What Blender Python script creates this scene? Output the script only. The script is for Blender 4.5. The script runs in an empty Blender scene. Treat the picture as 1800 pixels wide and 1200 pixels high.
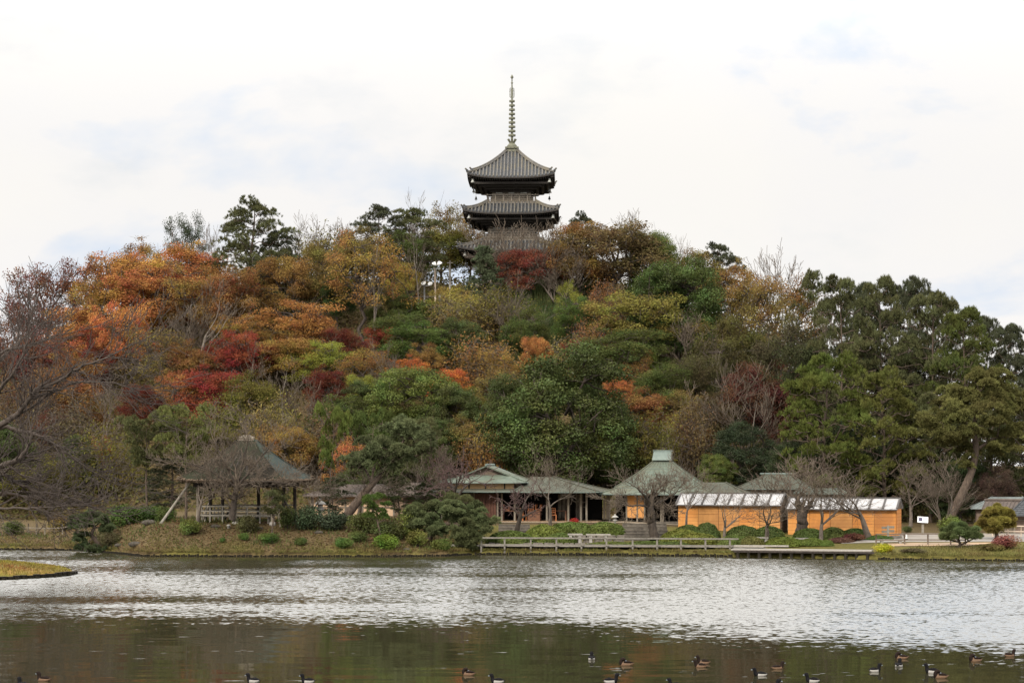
import bpy, math, random
import numpy as np
from mathutils import Vector, Matrix

# ---------------------------------------------------------------- camera frame
F, CX, HY, CAMZ = 3500.0, 900.0, 815.0, 5.9     # focal length in px of the 1800 px wide photo, eye 5.9 m over the water
def wx(px, D): return (px - CX) * D / F
def wz(py, D): return CAMZ + (HY - py) * D / F

scene = bpy.context.scene
COL = scene.collection
cam = bpy.data.cameras.new('camera')
cam.sensor_width = 36.0
cam.lens = 36.0 * F / 1800.0
cam.shift_y = (HY - 600.0) / 1800.0
cam.clip_start = 1.0
cam.clip_end = 9000.0
cam_o = bpy.data.objects.new('camera', cam)
cam_o.location = (0, 0, CAMZ)
cam_o.rotation_euler = (math.radians(90), 0, 0)
COL.objects.link(cam_o)
scene.camera = cam_o
scene.view_settings.view_transform = 'Standard'
scene.view_settings.look = 'None'
scene.view_settings.exposure = 0.42
scene.view_settings.gamma = 1.0
scene.cycles.max_bounces = 6
scene.cycles.diffuse_bounces = 3
scene.cycles.glossy_bounces = 3
scene.cycles.transmission_bounces = 4
scene.cycles.transparent_max_bounces = 4

# ---------------------------------------------------------------- helpers
def link(o, parent=None):
    COL.objects.link(o)
    if parent is not None:
        o.parent = parent
    return o

def tag(o, label=None, cat=None, group=None, kind=None):
    if label: o['label'] = label
    if cat: o['category'] = cat
    if group: o['group'] = group
    if kind: o['kind'] = kind
    return o

def thing(name, label, cat, loc=(0, 0, 0), rz=0.0, group=None):
    o = bpy.data.objects.new(name, None)
    o.empty_display_size = 0.3
    o.location = loc
    o.rotation_euler = (0, 0, rz)
    link(o)
    return tag(o, label, cat, group)

def np_mesh(name, V, Q, mats, tint=None, mi=None, smooth=False):
    """mesh from (N,3) vertices and (M,k) faces (k = 3 or 4)"""
    V = np.asarray(V, dtype=np.float32); Q = np.asarray(Q, dtype=np.int32)
    k = Q.shape[1]
    me = bpy.data.meshes.new(name)
    me.vertices.add(len(V)); me.vertices.foreach_set('co', V.ravel())
    me.loops.add(Q.size); me.loops.foreach_set('vertex_index', Q.ravel())
    me.polygons.add(len(Q))
    me.polygons.foreach_set('loop_start', np.arange(0, Q.size, k, dtype=np.int32))
    if mi is not None:
        me.polygons.foreach_set('material_index', np.asarray(mi, dtype=np.int32))
    if smooth:
        me.polygons.foreach_set('use_smooth', np.ones(len(Q), dtype=bool))
    if tint is not None:
        a = me.attributes.new('tint', 'FLOAT', 'FACE')
        a.data.foreach_set('value', np.asarray(tint, dtype=np.float32))
    me.update(calc_edges=True)
    for m in mats: me.materials.append(m)
    return me

def norm(a): return a / np.maximum(np.linalg.norm(a, axis=-1, keepdims=True), 1e-9)

def tube_arrays(paths, sides=5):
    """paths: list of (pts (n,3), radii (n,)) -> vertices, quads (no caps)"""
    groups = {}
    for p, r in paths:
        groups.setdefault(len(p), []).append((p, r))
    VV, QQ, off = [], [], 0
    ang = np.arange(sides) * 2 * math.pi / sides
    ca, sa = np.cos(ang), np.sin(ang)
    for n, g in groups.items():
        P = np.array([a for a, _ in g], dtype=float); R = np.array([b for _, b in g], dtype=float)
        T = norm(np.gradient(P, axis=1))
        m = np.abs(norm(P[:, -1] - P[:, 0]))
        ref = np.zeros((len(g), 3)); ref[np.arange(len(g)), np.argmin(m, axis=1)] = 1
        A = norm(np.cross(T, ref[:, None, :])); B = np.cross(T, A)
        ring = P[:, :, None, :] + R[:, :, None, None] * (A[:, :, None, :] * ca[None, None, :, None] + B[:, :, None, :] * sa[None, None, :, None])
        K = len(g)
        VV.append(ring.reshape(-1, 3))
        base = off + np.arange(K)[:, None, None] * (n * sides)
        i = np.arange(n - 1)[None, :, None]; j = np.arange(sides)[None, None, :]; j2 = (j + 1) % sides
        a = base + i * sides + j; b = base + i * sides + j2; c = base + (i + 1) * sides + j2; d = base + (i + 1) * sides + j
        QQ.append(np.stack([a, b, c, d], -1).reshape(-1, 4))
        off += K * n * sides
    return np.concatenate(VV), np.concatenate(QQ)

class MB:
    """collects boxes, bars, grids and tubes into ONE mesh object"""
    def __init__(s): s.v = []; s.f = []; s.m = []; s.sm = []
    def add(s, verts, faces, mi=0, smooth=False):
        o = len(s.v); s.v += [tuple(map(float, p)) for p in verts]
        for f in faces:
            s.f.append(tuple(int(i) + o for i in f)); s.m.append(mi); s.sm.append(smooth)
        return s
    def box(s, x0, x1, y0, y1, z0, z1, mi=0):
        return s.add([(x0, y0, z0), (x1, y0, z0), (x1, y1, z0), (x0, y1, z0), (x0, y0, z1), (x1, y0, z1), (x1, y1, z1), (x0, y1, z1)],
                     [(0, 3, 2, 1), (4, 5, 6, 7), (0, 1, 5, 4), (1, 2, 6, 5), (2, 3, 7, 6), (3, 0, 4, 7)], mi)
    def bar(s, p, q, w, h=None, mi=0):
        h = h or w
        p = Vector(p); q = Vector(q); t = (q - p).normalized()
        up = Vector((0, 0, 1)) if abs(t.z) < .95 else Vector((0, 1, 0))
        a = t.cross(up).normalized() * w / 2; b = a.cross(t).normalized() * h / 2
        vs = [e + i * a + j * b for e in (p, q) for i, j in ((-1, -1), (1, -1), (1, 1), (-1, 1))]
        return s.add(vs, [(0, 1, 2, 3), (7, 6, 5, 4), (0, 4, 5, 1), (1, 5, 6, 2), (2, 6, 7, 3), (3, 7, 4, 0)], mi)
    def tube(s, pts, rad, sides=8, mi=0, cap=True, smooth=True):
        pts = np.array(pts, float)
        rad = np.full(len(pts), rad) if np.isscalar(rad) else np.array(rad, float)
        V, Q = tube_arrays([(pts, rad)], sides)
        o = len(s.v); s.add(V, Q, mi, smooth)
        if cap:
            n = len(pts)
            s.f += [tuple(o + i for i in range(sides)), tuple(o + (n - 1) * sides + i for i in reversed(range(sides)))]
            s.m += [mi, mi]; s.sm += [False, False]
        return s
    def grid(s, G, mi=0, smooth=False, flip=False):
        G = np.asarray(G); n, m = G.shape[:2]
        fs = []
        for i in range(n - 1):
            for j in range(m - 1):
                q = (i * m + j, (i + 1) * m + j, (i + 1) * m + j + 1, i * m + j + 1)
                fs.append(q[::-1] if flip else q)
        return s.add(G.reshape(-1, 3), fs, mi, smooth)
    def poly(s, pts, mi=0): return s.add(pts, [tuple(range(len(pts)))], mi)
    def prism(s, prof, x0, x1, axis='x', mi=0):
        """extrude a convex profile [(a,z)] along x (a=y) or y (a=x)"""
        n = len(prof)
        f = (lambda t, a, z: (t, a, z)) if axis == 'x' else (lambda t, a, z: (a, t, z))
        vs = [f(x0, a, z) for a, z in prof] + [f(x1, a, z) for a, z in prof]
        fs = [tuple(range(n)), tuple(range(2 * n - 1, n - 1, -1))] + [(i, i + n, (i + 1) % n + n, (i + 1) % n) for i in range(n)]
        return s.add(vs, fs, mi)
    def lathe(s, prof, c=(0, 0, 0), sides=16, mi=0):
        vs = []; n = len(prof)
        for r, z in prof:
            for k in range(sides):
                a = 2 * math.pi * k / sides
                vs.append((c[0] + r * math.cos(a), c[1] + r * math.sin(a), c[2] + z))
        fs = [(i * sides + k, i * sides + (k + 1) % sides, (i + 1) * sides + (k + 1) % sides, (i + 1) * sides + k) for i in range(n - 1) for k in range(sides)]
        fs += [tuple(reversed(range(sides))), tuple((n - 1) * sides + k for k in range(sides))]
        return s.add(vs, fs, mi, True)
    def mesh(s, name, mats):
        me = bpy.data.meshes.new(name)
        me.from_pydata(s.v, [], s.f)
        me.polygons.foreach_set('material_index', s.m)
        me.polygons.foreach_set('use_smooth', s.sm)
        for m in (mats if isinstance(mats, (list, tuple)) else [mats]): me.materials.append(m)
        me.update()
        return me
    def build(s, name, mats, parent=None, loc=None):
        o = bpy.data.objects.new(name, s.mesh(name, mats))
        if loc is not None: o.location = loc
        return link(o, parent)

# ---------------------------------------------------------------- materials
def new_mat(name):
    m = bpy.data.materials.new(name); m.use_nodes = True
    m.node_tree.nodes.clear()
    return m, m.node_tree.nodes, m.node_tree.links
def N(nodes, t, **kw):
    n = nodes.new(t)
    for k, v in kw.items(): setattr(n, k, v)
    return n
def setin(n, **kw):
    for k, v in kw.items(): n.inputs[k.replace('_', ' ')].default_value = v
    return n
def rgba(c): return (c[0], c[1], c[2], 1.0)

def surf(name, c1, c2, scale=3.0, rough=0.8, stretch=(1, 1, 1), bump=0.0, c3=None, scale3=0.4, spec=0.3, metal=0.0, bdist=0.05):
    """two-tone noisy surface with an optional large-scale third tone (stains, moss)"""
    m, nd, lk = new_mat(name)
    out = N(nd, 'ShaderNodeOutputMaterial'); b = N(nd, 'ShaderNodeBsdfPrincipled')
    setin(b, Roughness=rough, Metallic=metal); b.inputs['Specular IOR Level'].default_value = spec
    tc = N(nd, 'ShaderNodeTexCoord'); mp = N(nd, 'ShaderNodeMapping'); mp.inputs['Scale'].default_value = stretch
    lk.new(tc.outputs['Object'], mp.inputs['Vector'])
    nz = setin(N(nd, 'ShaderNodeTexNoise'), Scale=scale, Detail=6.0, Roughness=0.65)
    lk.new(mp.outputs[0], nz.inputs['Vector'])
    cr = N(nd, 'ShaderNodeValToRGB')
    cr.color_ramp.elements[0].position = 0.33; cr.color_ramp.elements[0].color = rgba(c1)
    cr.color_ramp.elements[1].position = 0.67; cr.color_ramp.elements[1].color = rgba(c2)
    lk.new(nz.outputs['Fac'], cr.inputs[0])
    src = cr.outputs[0]
    if c3 is not None:
        n3 = setin(N(nd, 'ShaderNodeTexNoise'), Scale=scale3, Detail=4.0, Roughness=0.6)
        lk.new(tc.outputs['Object'], n3.inputs['Vector'])
        r3 = N(nd, 'ShaderNodeValToRGB'); r3.color_ramp.elements[0].position = 0.45; r3.color_ramp.elements[1].position = 0.6
        lk.new(n3.outputs['Fac'], r3.inputs[0])
        mx = N(nd, 'ShaderNodeMix', data_type='RGBA'); mx.inputs[7].default_value = rgba(c3)
        lk.new(r3.outputs[0], mx.inputs[0]); lk.new(src, mx.inputs[6]); src = mx.outputs[2]
    lk.new(src, b.inputs['Base Color'])
    if bump:
        bp = setin(N(nd, 'ShaderNodeBump'), Strength=bump, Distance=bdist)
        lk.new(nz.outputs['Fac'], bp.inputs['Height']); lk.new(bp.outputs[0], b.inputs['Normal'])
    lk.new(b.outputs[0], out.inputs[0])
    return m

def leaf_mat(name, trans=0.3, vlo=0.45, vhi=1.25, gloss=0.0, hoff=0.49, sat=1.0):
    """leaf colour comes from the object's own colour; every leaf has its own tint, clumps drift in hue"""
    m, nd, lk = new_mat(name)
    out = N(nd, 'ShaderNodeOutputMaterial')
    oi = N(nd, 'ShaderNodeObjectInfo'); at = N(nd, 'ShaderNodeAttribute', attribute_name='tint')
    tc = N(nd, 'ShaderNodeTexCoord')
    nz = setin(N(nd, 'ShaderNodeTexNoise'), Scale=0.55, Detail=3.0)
    ad = N(nd, 'ShaderNodeVectorMath', operation='ADD'); sc = N(nd, 'ShaderNodeVectorMath', operation='SCALE'); sc.inputs['Scale'].default_value = 40.0
    cb = N(nd, 'ShaderNodeCombineXYZ')
    for i in range(3): lk.new(oi.outputs['Random'], cb.inputs[i])
    lk.new(cb.outputs[0], sc.inputs[0]); lk.new(tc.outputs['Object'], ad.inputs[0]); lk.new(sc.outputs[0], ad.inputs[1])
    lk.new(ad.outputs[0], nz.inputs['Vector'])
    hs = N(nd, 'ShaderNodeHueSaturation')
    # hue = .5 + (noise-.5)*alpha*.3 + (tint-.5)*.02
    a1 = N(nd, 'ShaderNodeMath', operation='SUBTRACT'); a1.inputs[1].default_value = 0.5; lk.new(nz.outputs['Fac'], a1.inputs[0])
    a2 = N(nd, 'ShaderNodeMath', operation='MULTIPLY'); lk.new(a1.outputs[0], a2.inputs[0]); lk.new(oi.outputs['Alpha'], a2.inputs[1])
    a3 = N(nd, 'ShaderNodeMath', operation='MULTIPLY_ADD'); a3.inputs[1].default_value = 0.45; a3.inputs[2].default_value = hoff; hs.inputs['Saturation'].default_value = sat; lk.new(a2.outputs[0], a3.inputs[0])
    a4 = N(nd, 'ShaderNodeMath', operation='MULTIPLY_ADD'); a4.inputs[1].default_value = 0.025; lk.new(at.outputs['Fac'], a4.inputs[0]); lk.new(a3.outputs[0], a4.inputs[2])
    lk.new(a4.outputs[0], hs.inputs['Hue'])
    v1 = N(nd, 'ShaderNodeMapRange'); v1.inputs['To Min'].default_value = vlo; v1.inputs['To Max'].default_value = vhi
    lk.new(at.outputs['Fac'], v1.inputs['Value'])
    lk.new(v1.outputs[0], hs.inputs['Value'])
    lk.new(oi.outputs['Color'], hs.inputs['Color'])
    df = N(nd, 'ShaderNodeBsdfDiffuse'); tr = N(nd, 'ShaderNodeBsdfTranslucent'); mx = N(nd, 'ShaderNodeMixShader'); mx.inputs[0].default_value = trans
    lk.new(hs.outputs[0], df.inputs[0]); lk.new(hs.outputs[0], tr.inputs[0])
    lk.new(df.outputs[0], mx.inputs[1]); lk.new(tr.outputs[0], mx.inputs[2])
    last = mx
    if gloss:
        gl = N(nd, 'ShaderNodeBsdfGlossy'); gl.inputs['Roughness'].default_value = 0.45; gl.inputs['Color'].default_value = (.8, .85, .8, 1)
        m2 = N(nd, 'ShaderNodeMixShader'); m2.inputs[0].default_value = gloss
        lk.new(mx.outputs[0], m2.inputs[1]); lk.new(gl.outputs[0], m2.inputs[2]); last = m2
    lk.new(last.outputs[0], out.inputs[0])
    return m

M = {}
M['leaf'] = leaf_mat('leaf', 0.35, .48, 1.32, 0.0, .498, .97)
M['leaf_evergreen'] = leaf_mat('leaf_evergreen', 0.18, 0.3, 1.55, 0.012, .464, 1.03)
M['needle'] = leaf_mat('needle', 0.12, 0.35, 1.5, 0.0, .463, 1.0)
M['bark_grey'] = surf('bark_grey', (.075, .06, .048), (.16, .13, .105), 9, .9, (1, 1, .25), .4)
M['bark_dark'] = surf('bark_dark', (.028, .022, .018), (.075, .058, .045), 9, .9, (1, 1, .25), .4)
M['bark_mid'] = surf('bark_mid', (.04, .032, .026), (.09, .07, .058), 9, .9, (1, 1, .25), .3)
M['bark_pale'] = surf('bark_pale', (.11, .09, .07), (.20, .17, .14), 9, .9, (1, 1, .25), .3)
M['bark_pine'] = surf('bark_pine', (.05, .036, .028), (.12, .088, .065), 8, .9, (1, 1, .35), .5)
M['twig'] = surf('twig', (.075, .056, .041), (.15, .118, .088), 4, .9)
M['twig_red'] = surf('twig_red', (.07, .042, .038), (.12, .075, .068), 4, .9)
M['wood_grey'] = surf('wood_grey', (.16, .145, .12), (.28, .255, .215), 7, .85, (1, 1, 1), .2)
M['wood_old'] = surf('wood_old', (.12, .10, .075), (.22, .19, .15), 7, .85, (1, 1, .4), .2)
M['wood_dark'] = surf('wood_dark', (.022, .017, .014), (.055, .044, .036), 7, .8, (1, 1, .4), .2)
M['wood_red'] = surf('wood_red', (.075, .032, .022), (.14, .066, .044), 9, .75, (3, 3, .25), .2)
M['wood_pagoda'] = surf('wood_pagoda', (.13, .112, .09), (.26, .225, .185), 6, .9, (1, 1, .5), .2)
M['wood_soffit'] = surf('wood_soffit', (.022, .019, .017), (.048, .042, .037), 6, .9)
M['plaster'] = surf('plaster', (.50, .33, .17), (.58, .39, .21), 2.5, .9)
M['panel_orange'] = surf('panel_orange', (.52, .24, .075), (.62, .30, .10), 3, .85)
M['tile_grey'] = surf('tile_grey', (.085, .082, .078), (.16, .152, .142), 3.0, .8, (1, 1, 1), .2, (.15, .135, .105), .8)
M['tile_dark'] = surf('tile_dark', (.03, .032, .036), (.07, .075, .08), 4, .6)
M['copper'] = surf('copper', (.075, .098, .075), (.13, .155, .122), 2.2, .7, (1, 1, 1), .1, (.095, .10, .07), .5, .3)
M['copper_bright'] = surf('copper_bright', (.10, .13, .115), (.155, .19, .165), 2.2, .7, (1, 1, 1), .05, None, .5, .5)
M['copper_dull'] = surf('copper_dull', (.046, .05, .036), (.082, .086, .062), 2.2, .8, (1, 1, 1), .15, (.06, .055, .035), .6)
M['thatch'] = surf('thatch', (.017, .015, .011), (.042, .036, .028), 5, .95, (3, 3, .6), .8, (.03, .033, .02), .5, .1)
M['thatch_edge'] = surf('thatch_edge', (.09, .065, .045), (.19, .14, .10), 14, .95, (1, 1, 3), .8, None, .5, .1)
M['moss_roof'] = surf('moss_roof', (.018, .029, .027), (.036, .052, .046), 4, .9, (1, 1, 1), .4, (.035, .05, .036), .5)
M['bronze'] = surf('bronze', (.10, .105, .075), (.20, .195, .14), 5, .6, (1, 1, 1), .1)
M['bell_pale'] = surf('bell_pale', (.35, .36, .33), (.5, .5, .46), 6, .5)
M['bell_dark'] = surf('bell_dark', (.03, .03, .028), (.06, .06, .055), 6, .5)
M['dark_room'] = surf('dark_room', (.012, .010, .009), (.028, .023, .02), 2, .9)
M['floor_wood'] = surf('floor_wood', (.20, .13, .08), (.30, .21, .13), 5, .8)
M['sheet_white'] = surf('sheet_white', (.34, .335, .34), (.42, .415, .415), 1.2, .85, (1, 1, 1), .05)
M['batten'] = surf('batten', (.06, .055, .052), (.10, .092, .088), 6, .8)
M['reed'] = surf('reed', (.50, .225, .06), (.62, .30, .095), 2.0, .8, (22, 22, 0.8), .15, (.50, .20, .05), .45)
M['reed_faded'] = surf('reed_faded', (.46, .22, .07), (.60, .30, .105), 2.0, .8, (22, 22, 0.8), .15, (.40, .19, .065), .6)
M['reed_dark'] = surf('reed_dark', (.44, .175, .04), (.57, .25, .065), 2.0, .8, (22, 22, 0.8), .15, (.36, .15, .045), .5)
M['twig_dark'] = surf('twig_dark', (.035, .027, .023), (.085, .066, .056), 4, .9)
M['wood_rail'] = surf('wood_rail', (.12, .11, .092), (.22, .20, .17), 7, .85, (1, 1, 1), .2)
M['end_boards'] = surf('end_boards', (.17, .115, .08), (.25, .175, .125), 5, .85, (1, 1, 4), .2)
M['cord'] = surf('cord', (.22, .09, .028), (.30, .13, .045), 5, .9)
M['board_brown'] = surf('board_brown', (.10, .075, .055), (.17, .13, .10), 5, .85, (1, 1, 4), .2)
M['wall_tan'] = surf('wall_tan', (.13, .105, .078), (.19, .155, .115), 3, .9)
M['wall_peach'] = surf('wall_peach', (.50, .34, .22), (.58, .41, .28), 2, .9)
M['wall_brown'] = surf('wall_brown', (.12, .085, .065), (.19, .14, .11), 4, .9)
M['roof_brown'] = surf('roof_brown', (.065, .05, .042), (.12, .095, .08), 4, .8, (1, 1, 1), .2)
M['roof_bluegrey'] = surf('roof_bluegrey', (.14, .16, .155), (.20, .225, .22), 2, .7)
M['stone'] = surf('stone', (.20, .185, .165), (.36, .34, .31), 5, .9, (1, 1, 1), .4)
M['stone_pale'] = surf('stone_pale', (.25, .24, .22), (.38, .365, .34), 5, .9, (1, 1, 1), .2)
M['stone_dark'] = surf('stone_dark', (.07, .06, .05), (.16, .14, .115), 4, .95, (1, 1, 1), .6)
M['rock_dark'] = surf('rock_dark', (.03, .026, .02), (.085, .072, .056), 5, .95, (1, 1, 1), .6)
M['log_dark'] = surf('log_dark', (.02, .017, .012), (.06, .05, .036), 8, .9, (1, 1, .3), .5)
M['deck'] = surf('deck', (.22, .20, .175), (.34, .315, .28), 6, .8, (.4, 4, 1), .2)
M['white_paint'] = surf('white_paint', (.74, .74, .73), (.83, .83, .82), 3, .5)
M['pole_pale'] = surf('pole_pale', (.44, .35, .27), (.54, .44, .35), 5, .7)
M['metal_grey'] = surf('metal_grey', (.18, .18, .18), (.27, .27, .27), 6, .5)
M['black_paint'] = surf('black_paint', (.015, .015, .018), (.03, .03, .034), 6, .5)
M['chair_wood'] = surf('chair_wood', (.36, .13, .05), (.48, .19, .08), 6, .6)
M['table_wood'] = surf('table_wood', (.12, .055, .03), (.19, .09, .05), 6, .6)
M['path'] = surf('path', (.20, .185, .165), (.29, .27, .245), 1.2, .95, (1, 1, 1), .1, (.24, .205, .165), .15)
M['path_tan'] = surf('path_tan', (.36, .24, .145), (.46, .32, .20), 2, .95, (1, 1, 1), .1, (.30, .22, .15), .3)
M['court'] = surf('court', (.21, .165, .115), (.30, .245, .18), 1.5, .95, (1, 1, 1), .1, (.25, .215, .165), .25)

# ---------------------------------------------------------------- terrain
T_PX = [-600, 0, 130, 200, 250, 435, 600, 700, 790, 830, 860, 1000, 1100, 1200, 1380, 1580, 1700, 1900, 2600]
T_DS = [138, 137, 136, 131.5, 127, 126.5, 126.5, 126.5, 127.5, 129.5, 129.3, 128.5, 128, 127, 125, 122.5, 121.5, 120.5, 120]
K2_PX = [-600, 100, 180, 270, 560, 640, 720, 790, 860, 1100, 1380, 1580, 2600]
K2_Y = [142, 142, 138, 132.5, 132.5, 133, 133, 134, 134, 134, 134, 131, 131]
K2_Z = [1.0, 1.0, 1.5, 1.95, 1.95, 1.8, 1.3, .75, .7, .7, .85, .9, .9]
K3_Z = [1.3, 1.3, 1.7, 2.0, 2.0, 2.0, 1.95, 1.8, 1.72, 1.72, 1.2, 1.05, 1.0]
R_PX = [-900, -500, -150, 0, 100, 200, 400, 620, 800, 900, 1000, 1080, 1250, 1330, 1400, 1470, 1540, 1620, 1760, 2000, 2600]
R_PY = [810, 780, 705, 650, 605, 560, 505, 490, 502, 504, 504, 498, 560, 605, 660, 740, 800, 835, 850, 855, 858]
YF, YR = 160.0, 226.0
def sm(t): t = np.clip(t, 0, 1); return t * t * (3 - 2 * t)
def hgt(x, y):
    x = np.asarray(x, float); y = np.asarray(y, float)
    px = CX + F * x / np.maximum(y, 60.0)
    Ds = np.interp(px, T_PX, T_DS)
    y2 = np.interp(px, K2_PX, K2_Y); z2 = np.interp(px, K2_PX, K2_Z); z3 = np.interp(px, K2_PX, K3_Z)
    y3 = np.maximum(y2 + 6.0, 140.5)
    zr = CAMZ + (HY - np.interp(px, R_PX, R_PY)) * YR / F
    z4 = z3 + 0.15
    d = y - Ds
    e = 0.27
    z = np.where(d < 0, np.maximum(-1.4, d * 2.5 - 0.2), np.minimum(e, -0.2 + d * 3.2))
    t = (y - (Ds + .3)) / np.maximum(y2 - Ds - .3, .5)
    z = np.where(t > 0, e + (z2 - e) * np.clip(t, 0, 1) ** 0.8, z)
    z = np.where(y > y2, z2 + (z3 - z2) * sm((y - y2) / (y3 - y2)), z)
    z = np.where(y > y3, z3 + (z4 - z3) * np.clip((y - y3) / (YF - y3), 0, 1), z)
    th = (y - YF) / (YR - YF)
    s = 0.55 * np.clip(th, 0, 1) + 0.45 * sm(th)
    z = np.where(y > YF, z4 + (zr - z4) * s, z)
    z = np.where(y > YR + 14, zr + (2.0 - zr) * sm((y - YR - 14) / 90.0), z)
    rough = np.clip((y - YF) / 8, 0, 1) * 0.35
    z = z + rough * (np.sin(x * .61 + y * .23) + np.sin(x * .27 - y * .71 + 1.3)) * .6
    z = np.where(y < 40, -1.4 + (40 - np.clip(y, 0, 40)) / 40 * 5.2, z)   # the bank the photograph was taken from
    return z
def gpy(px, y):
    return HY - (hgt(wx(px, y), y) - CAMZ) * F / y
_YS = np.arange(119.0, 232.0, 0.2)
def ground_D(px, base):
    p = gpy(px, _YS); z = hgt(wx(px, _YS), _YS)
    ok = np.nonzero((p <= base) & (z > 0.15))[0]
    return float(_YS[ok[0]]) if len(ok) else 231.0
def gz(x, y): return float(hgt(np.array([x]), np.array([y]))[0])

def axis(parts):
    a = []
    for lo, hi, st in parts: a += list(np.arange(lo, hi, st))
    return np.array(a + [parts[-1][1]])
gx = axis([(-3000, -400, 260), (-400, -90, 15), (-90, -46, 2), (-46, 46, .5), (46, 90, 2), (90, 400, 15), (400, 3000, 260)])
gy = axis([(-200, 0, 40), (0, 44, 4), (44, 116, 6), (116, 162, .5), (162, 250, 1.5), (250, 420, 10), (420, 4000, 300)])
GX, GY = np.meshgrid(gx, gy)
GZ = hgt(GX, GY)
V = np.stack([GX, GY, GZ], -1).reshape(-1, 3)
ny, nx = GX.shape
ii, jj = np.meshgrid(np.arange(ny - 1), np.arange(nx - 1), indexing='ij')
a = (ii * nx + jj).ravel()
Q = np.stack([a, a + 1, a + nx + 1, a + nx], -1)
# what grows or lies where: 0 leaf litter .. 1 grass
gpx = CX + F * GX / np.maximum(GY, 60)
dsh = GY - np.interp(gpx, T_PX, T_DS)
nzz = .5 + .5 * np.sin(GX * .9 + np.sin(GY * .7) * 2) * np.sin(GY * 1.1 + GX * .3)
grass = np.clip(1.0 - dsh / 2.6, 0, 1) * (.12 + .5 * nzz)
grass = np.where(gpx > 1560, np.clip(1.9 - dsh / 7, 0, 1) * 1.0, grass)
grass = np.where((gpx > 790) & (gpx < 1560), .5 + .4 * nzz, grass)
grass = np.where(GY > 139, .25 * nzz, grass)
me = np_mesh('ground', V, Q, [], smooth=True)
at = me.attributes.new('grass', 'FLOAT', 'POINT'); at.data.foreach_set('value', grass.ravel().astype(np.float32))
m, nd, lk = new_mat('ground')
out = N(nd, 'ShaderNodeOutputMaterial'); b = setin(N(nd, 'ShaderNodeBsdfPrincipled'), Roughness=.95); b.inputs['Specular IOR Level'].default_value = .1
tc = N(nd, 'ShaderNodeTexCoord')
n1 = setin(N(nd, 'ShaderNodeTexNoise'), Scale=5.0, Detail=8.0, Roughness=.75); n2 = setin(N(nd, 'ShaderNodeTexNoise'), Scale=.55, Detail=5.0)
lk.new(tc.outputs['Object'], n1.inputs['Vector']); lk.new(tc.outputs['Object'], n2.inputs['Vector'])
r1 = N(nd, 'ShaderNodeValToRGB'); e = r1.color_ramp.elements; e[0].position = .3; e[0].color = (.042, .032, .017, 1); e[1].position = .7; e[1].color = (.165, .12, .06, 1)
x_ = e.new(.5); x_.color = (.095, .068, .033, 1)
r2 = N(nd, 'ShaderNodeValToRGB'); e = r2.color_ramp.elements; e[0].position = .3; e[0].color = (.05, .052, .014, 1); e[1].position = .7; e[1].color = (.165, .135, .04, 1)
lk.new(n1.outputs['Fac'], r1.inputs[0]); lk.new(n1.outputs['Fac'], r2.inputs[0])
ga = N(nd, 'ShaderNodeAttribute', attribute_name='grass')
s1 = N(nd, 'ShaderNodeMath', operation='ADD'); lk.new(ga.outputs['Fac'], s1.inputs[0]); lk.new(n2.outputs['Fac'], s1.inputs[1])
r3 = N(nd, 'ShaderNodeValToRGB'); r3.color_ramp.elements[0].position = .72; r3.color_ramp.elements[1].position = .98
lk.new(s1.outputs[0], r3.inputs[0])
mx = N(nd, 'ShaderNodeMix', data_type='RGBA'); lk.new(r3.outputs[0], mx.inputs[0]); lk.new(r1.outputs[0], mx.inputs[6]); lk.new(r2.outputs[0], mx.inputs[7])
lk.new(mx.outputs[2], b.inputs['Base Color'])
bp = setin(N(nd, 'ShaderNodeBump'), Strength=.6, Distance=.12); lk.new(n1.outputs['Fac'], bp.inputs['Height']); lk.new(bp.outputs[0], b.inputs['Normal'])
lk.new(b.outputs[0], out.inputs[0])
M['ground'] = m
me.materials.append(m)
tag(link(bpy.data.objects.new('ground', me)), kind='structure')

def sheet(name, pts_px_y, mat, lift=.03, step=.5):
    """a path or court laid on the terrain inside a px/depth outline given as rows (y, px0, px1)"""
    rows = np.array(pts_px_y, float)
    ys = np.arange(rows[0, 0], rows[-1, 0] + .01, step)
    a = np.interp(ys, rows[:, 0], rows[:, 1]); c = np.interp(ys, rows[:, 0], rows[:, 2])
    u = np.linspace(0, 1, 60)
    X = (wx(a, ys)[:, None] * (1 - u) + wx(c, ys)[:, None] * u); Y = np.repeat(ys[:, None], 60, 1)
    Z = hgt(X, Y) + lift
    o = MB().grid(np.stack([X, Y, Z], -1), flip=True, smooth=True).build(name, mat)
    return tag(o, kind='structure')
sheet('path', [(129.6, 1480, 2300), (131, 1470, 2300), (135, 1500, 2300), (139.5, 1560, 2300)], M['path'], .03)
sheet('path', [(127.0, 1570, 1700), (128, 1560, 1730), (129.4, 1560, 1760)], M['path_tan'], .034)
sheet('court', [(140.6, 870, 1190), (142, 860, 1200), (147, 840, 1230)], M['court'], .03)

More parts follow.
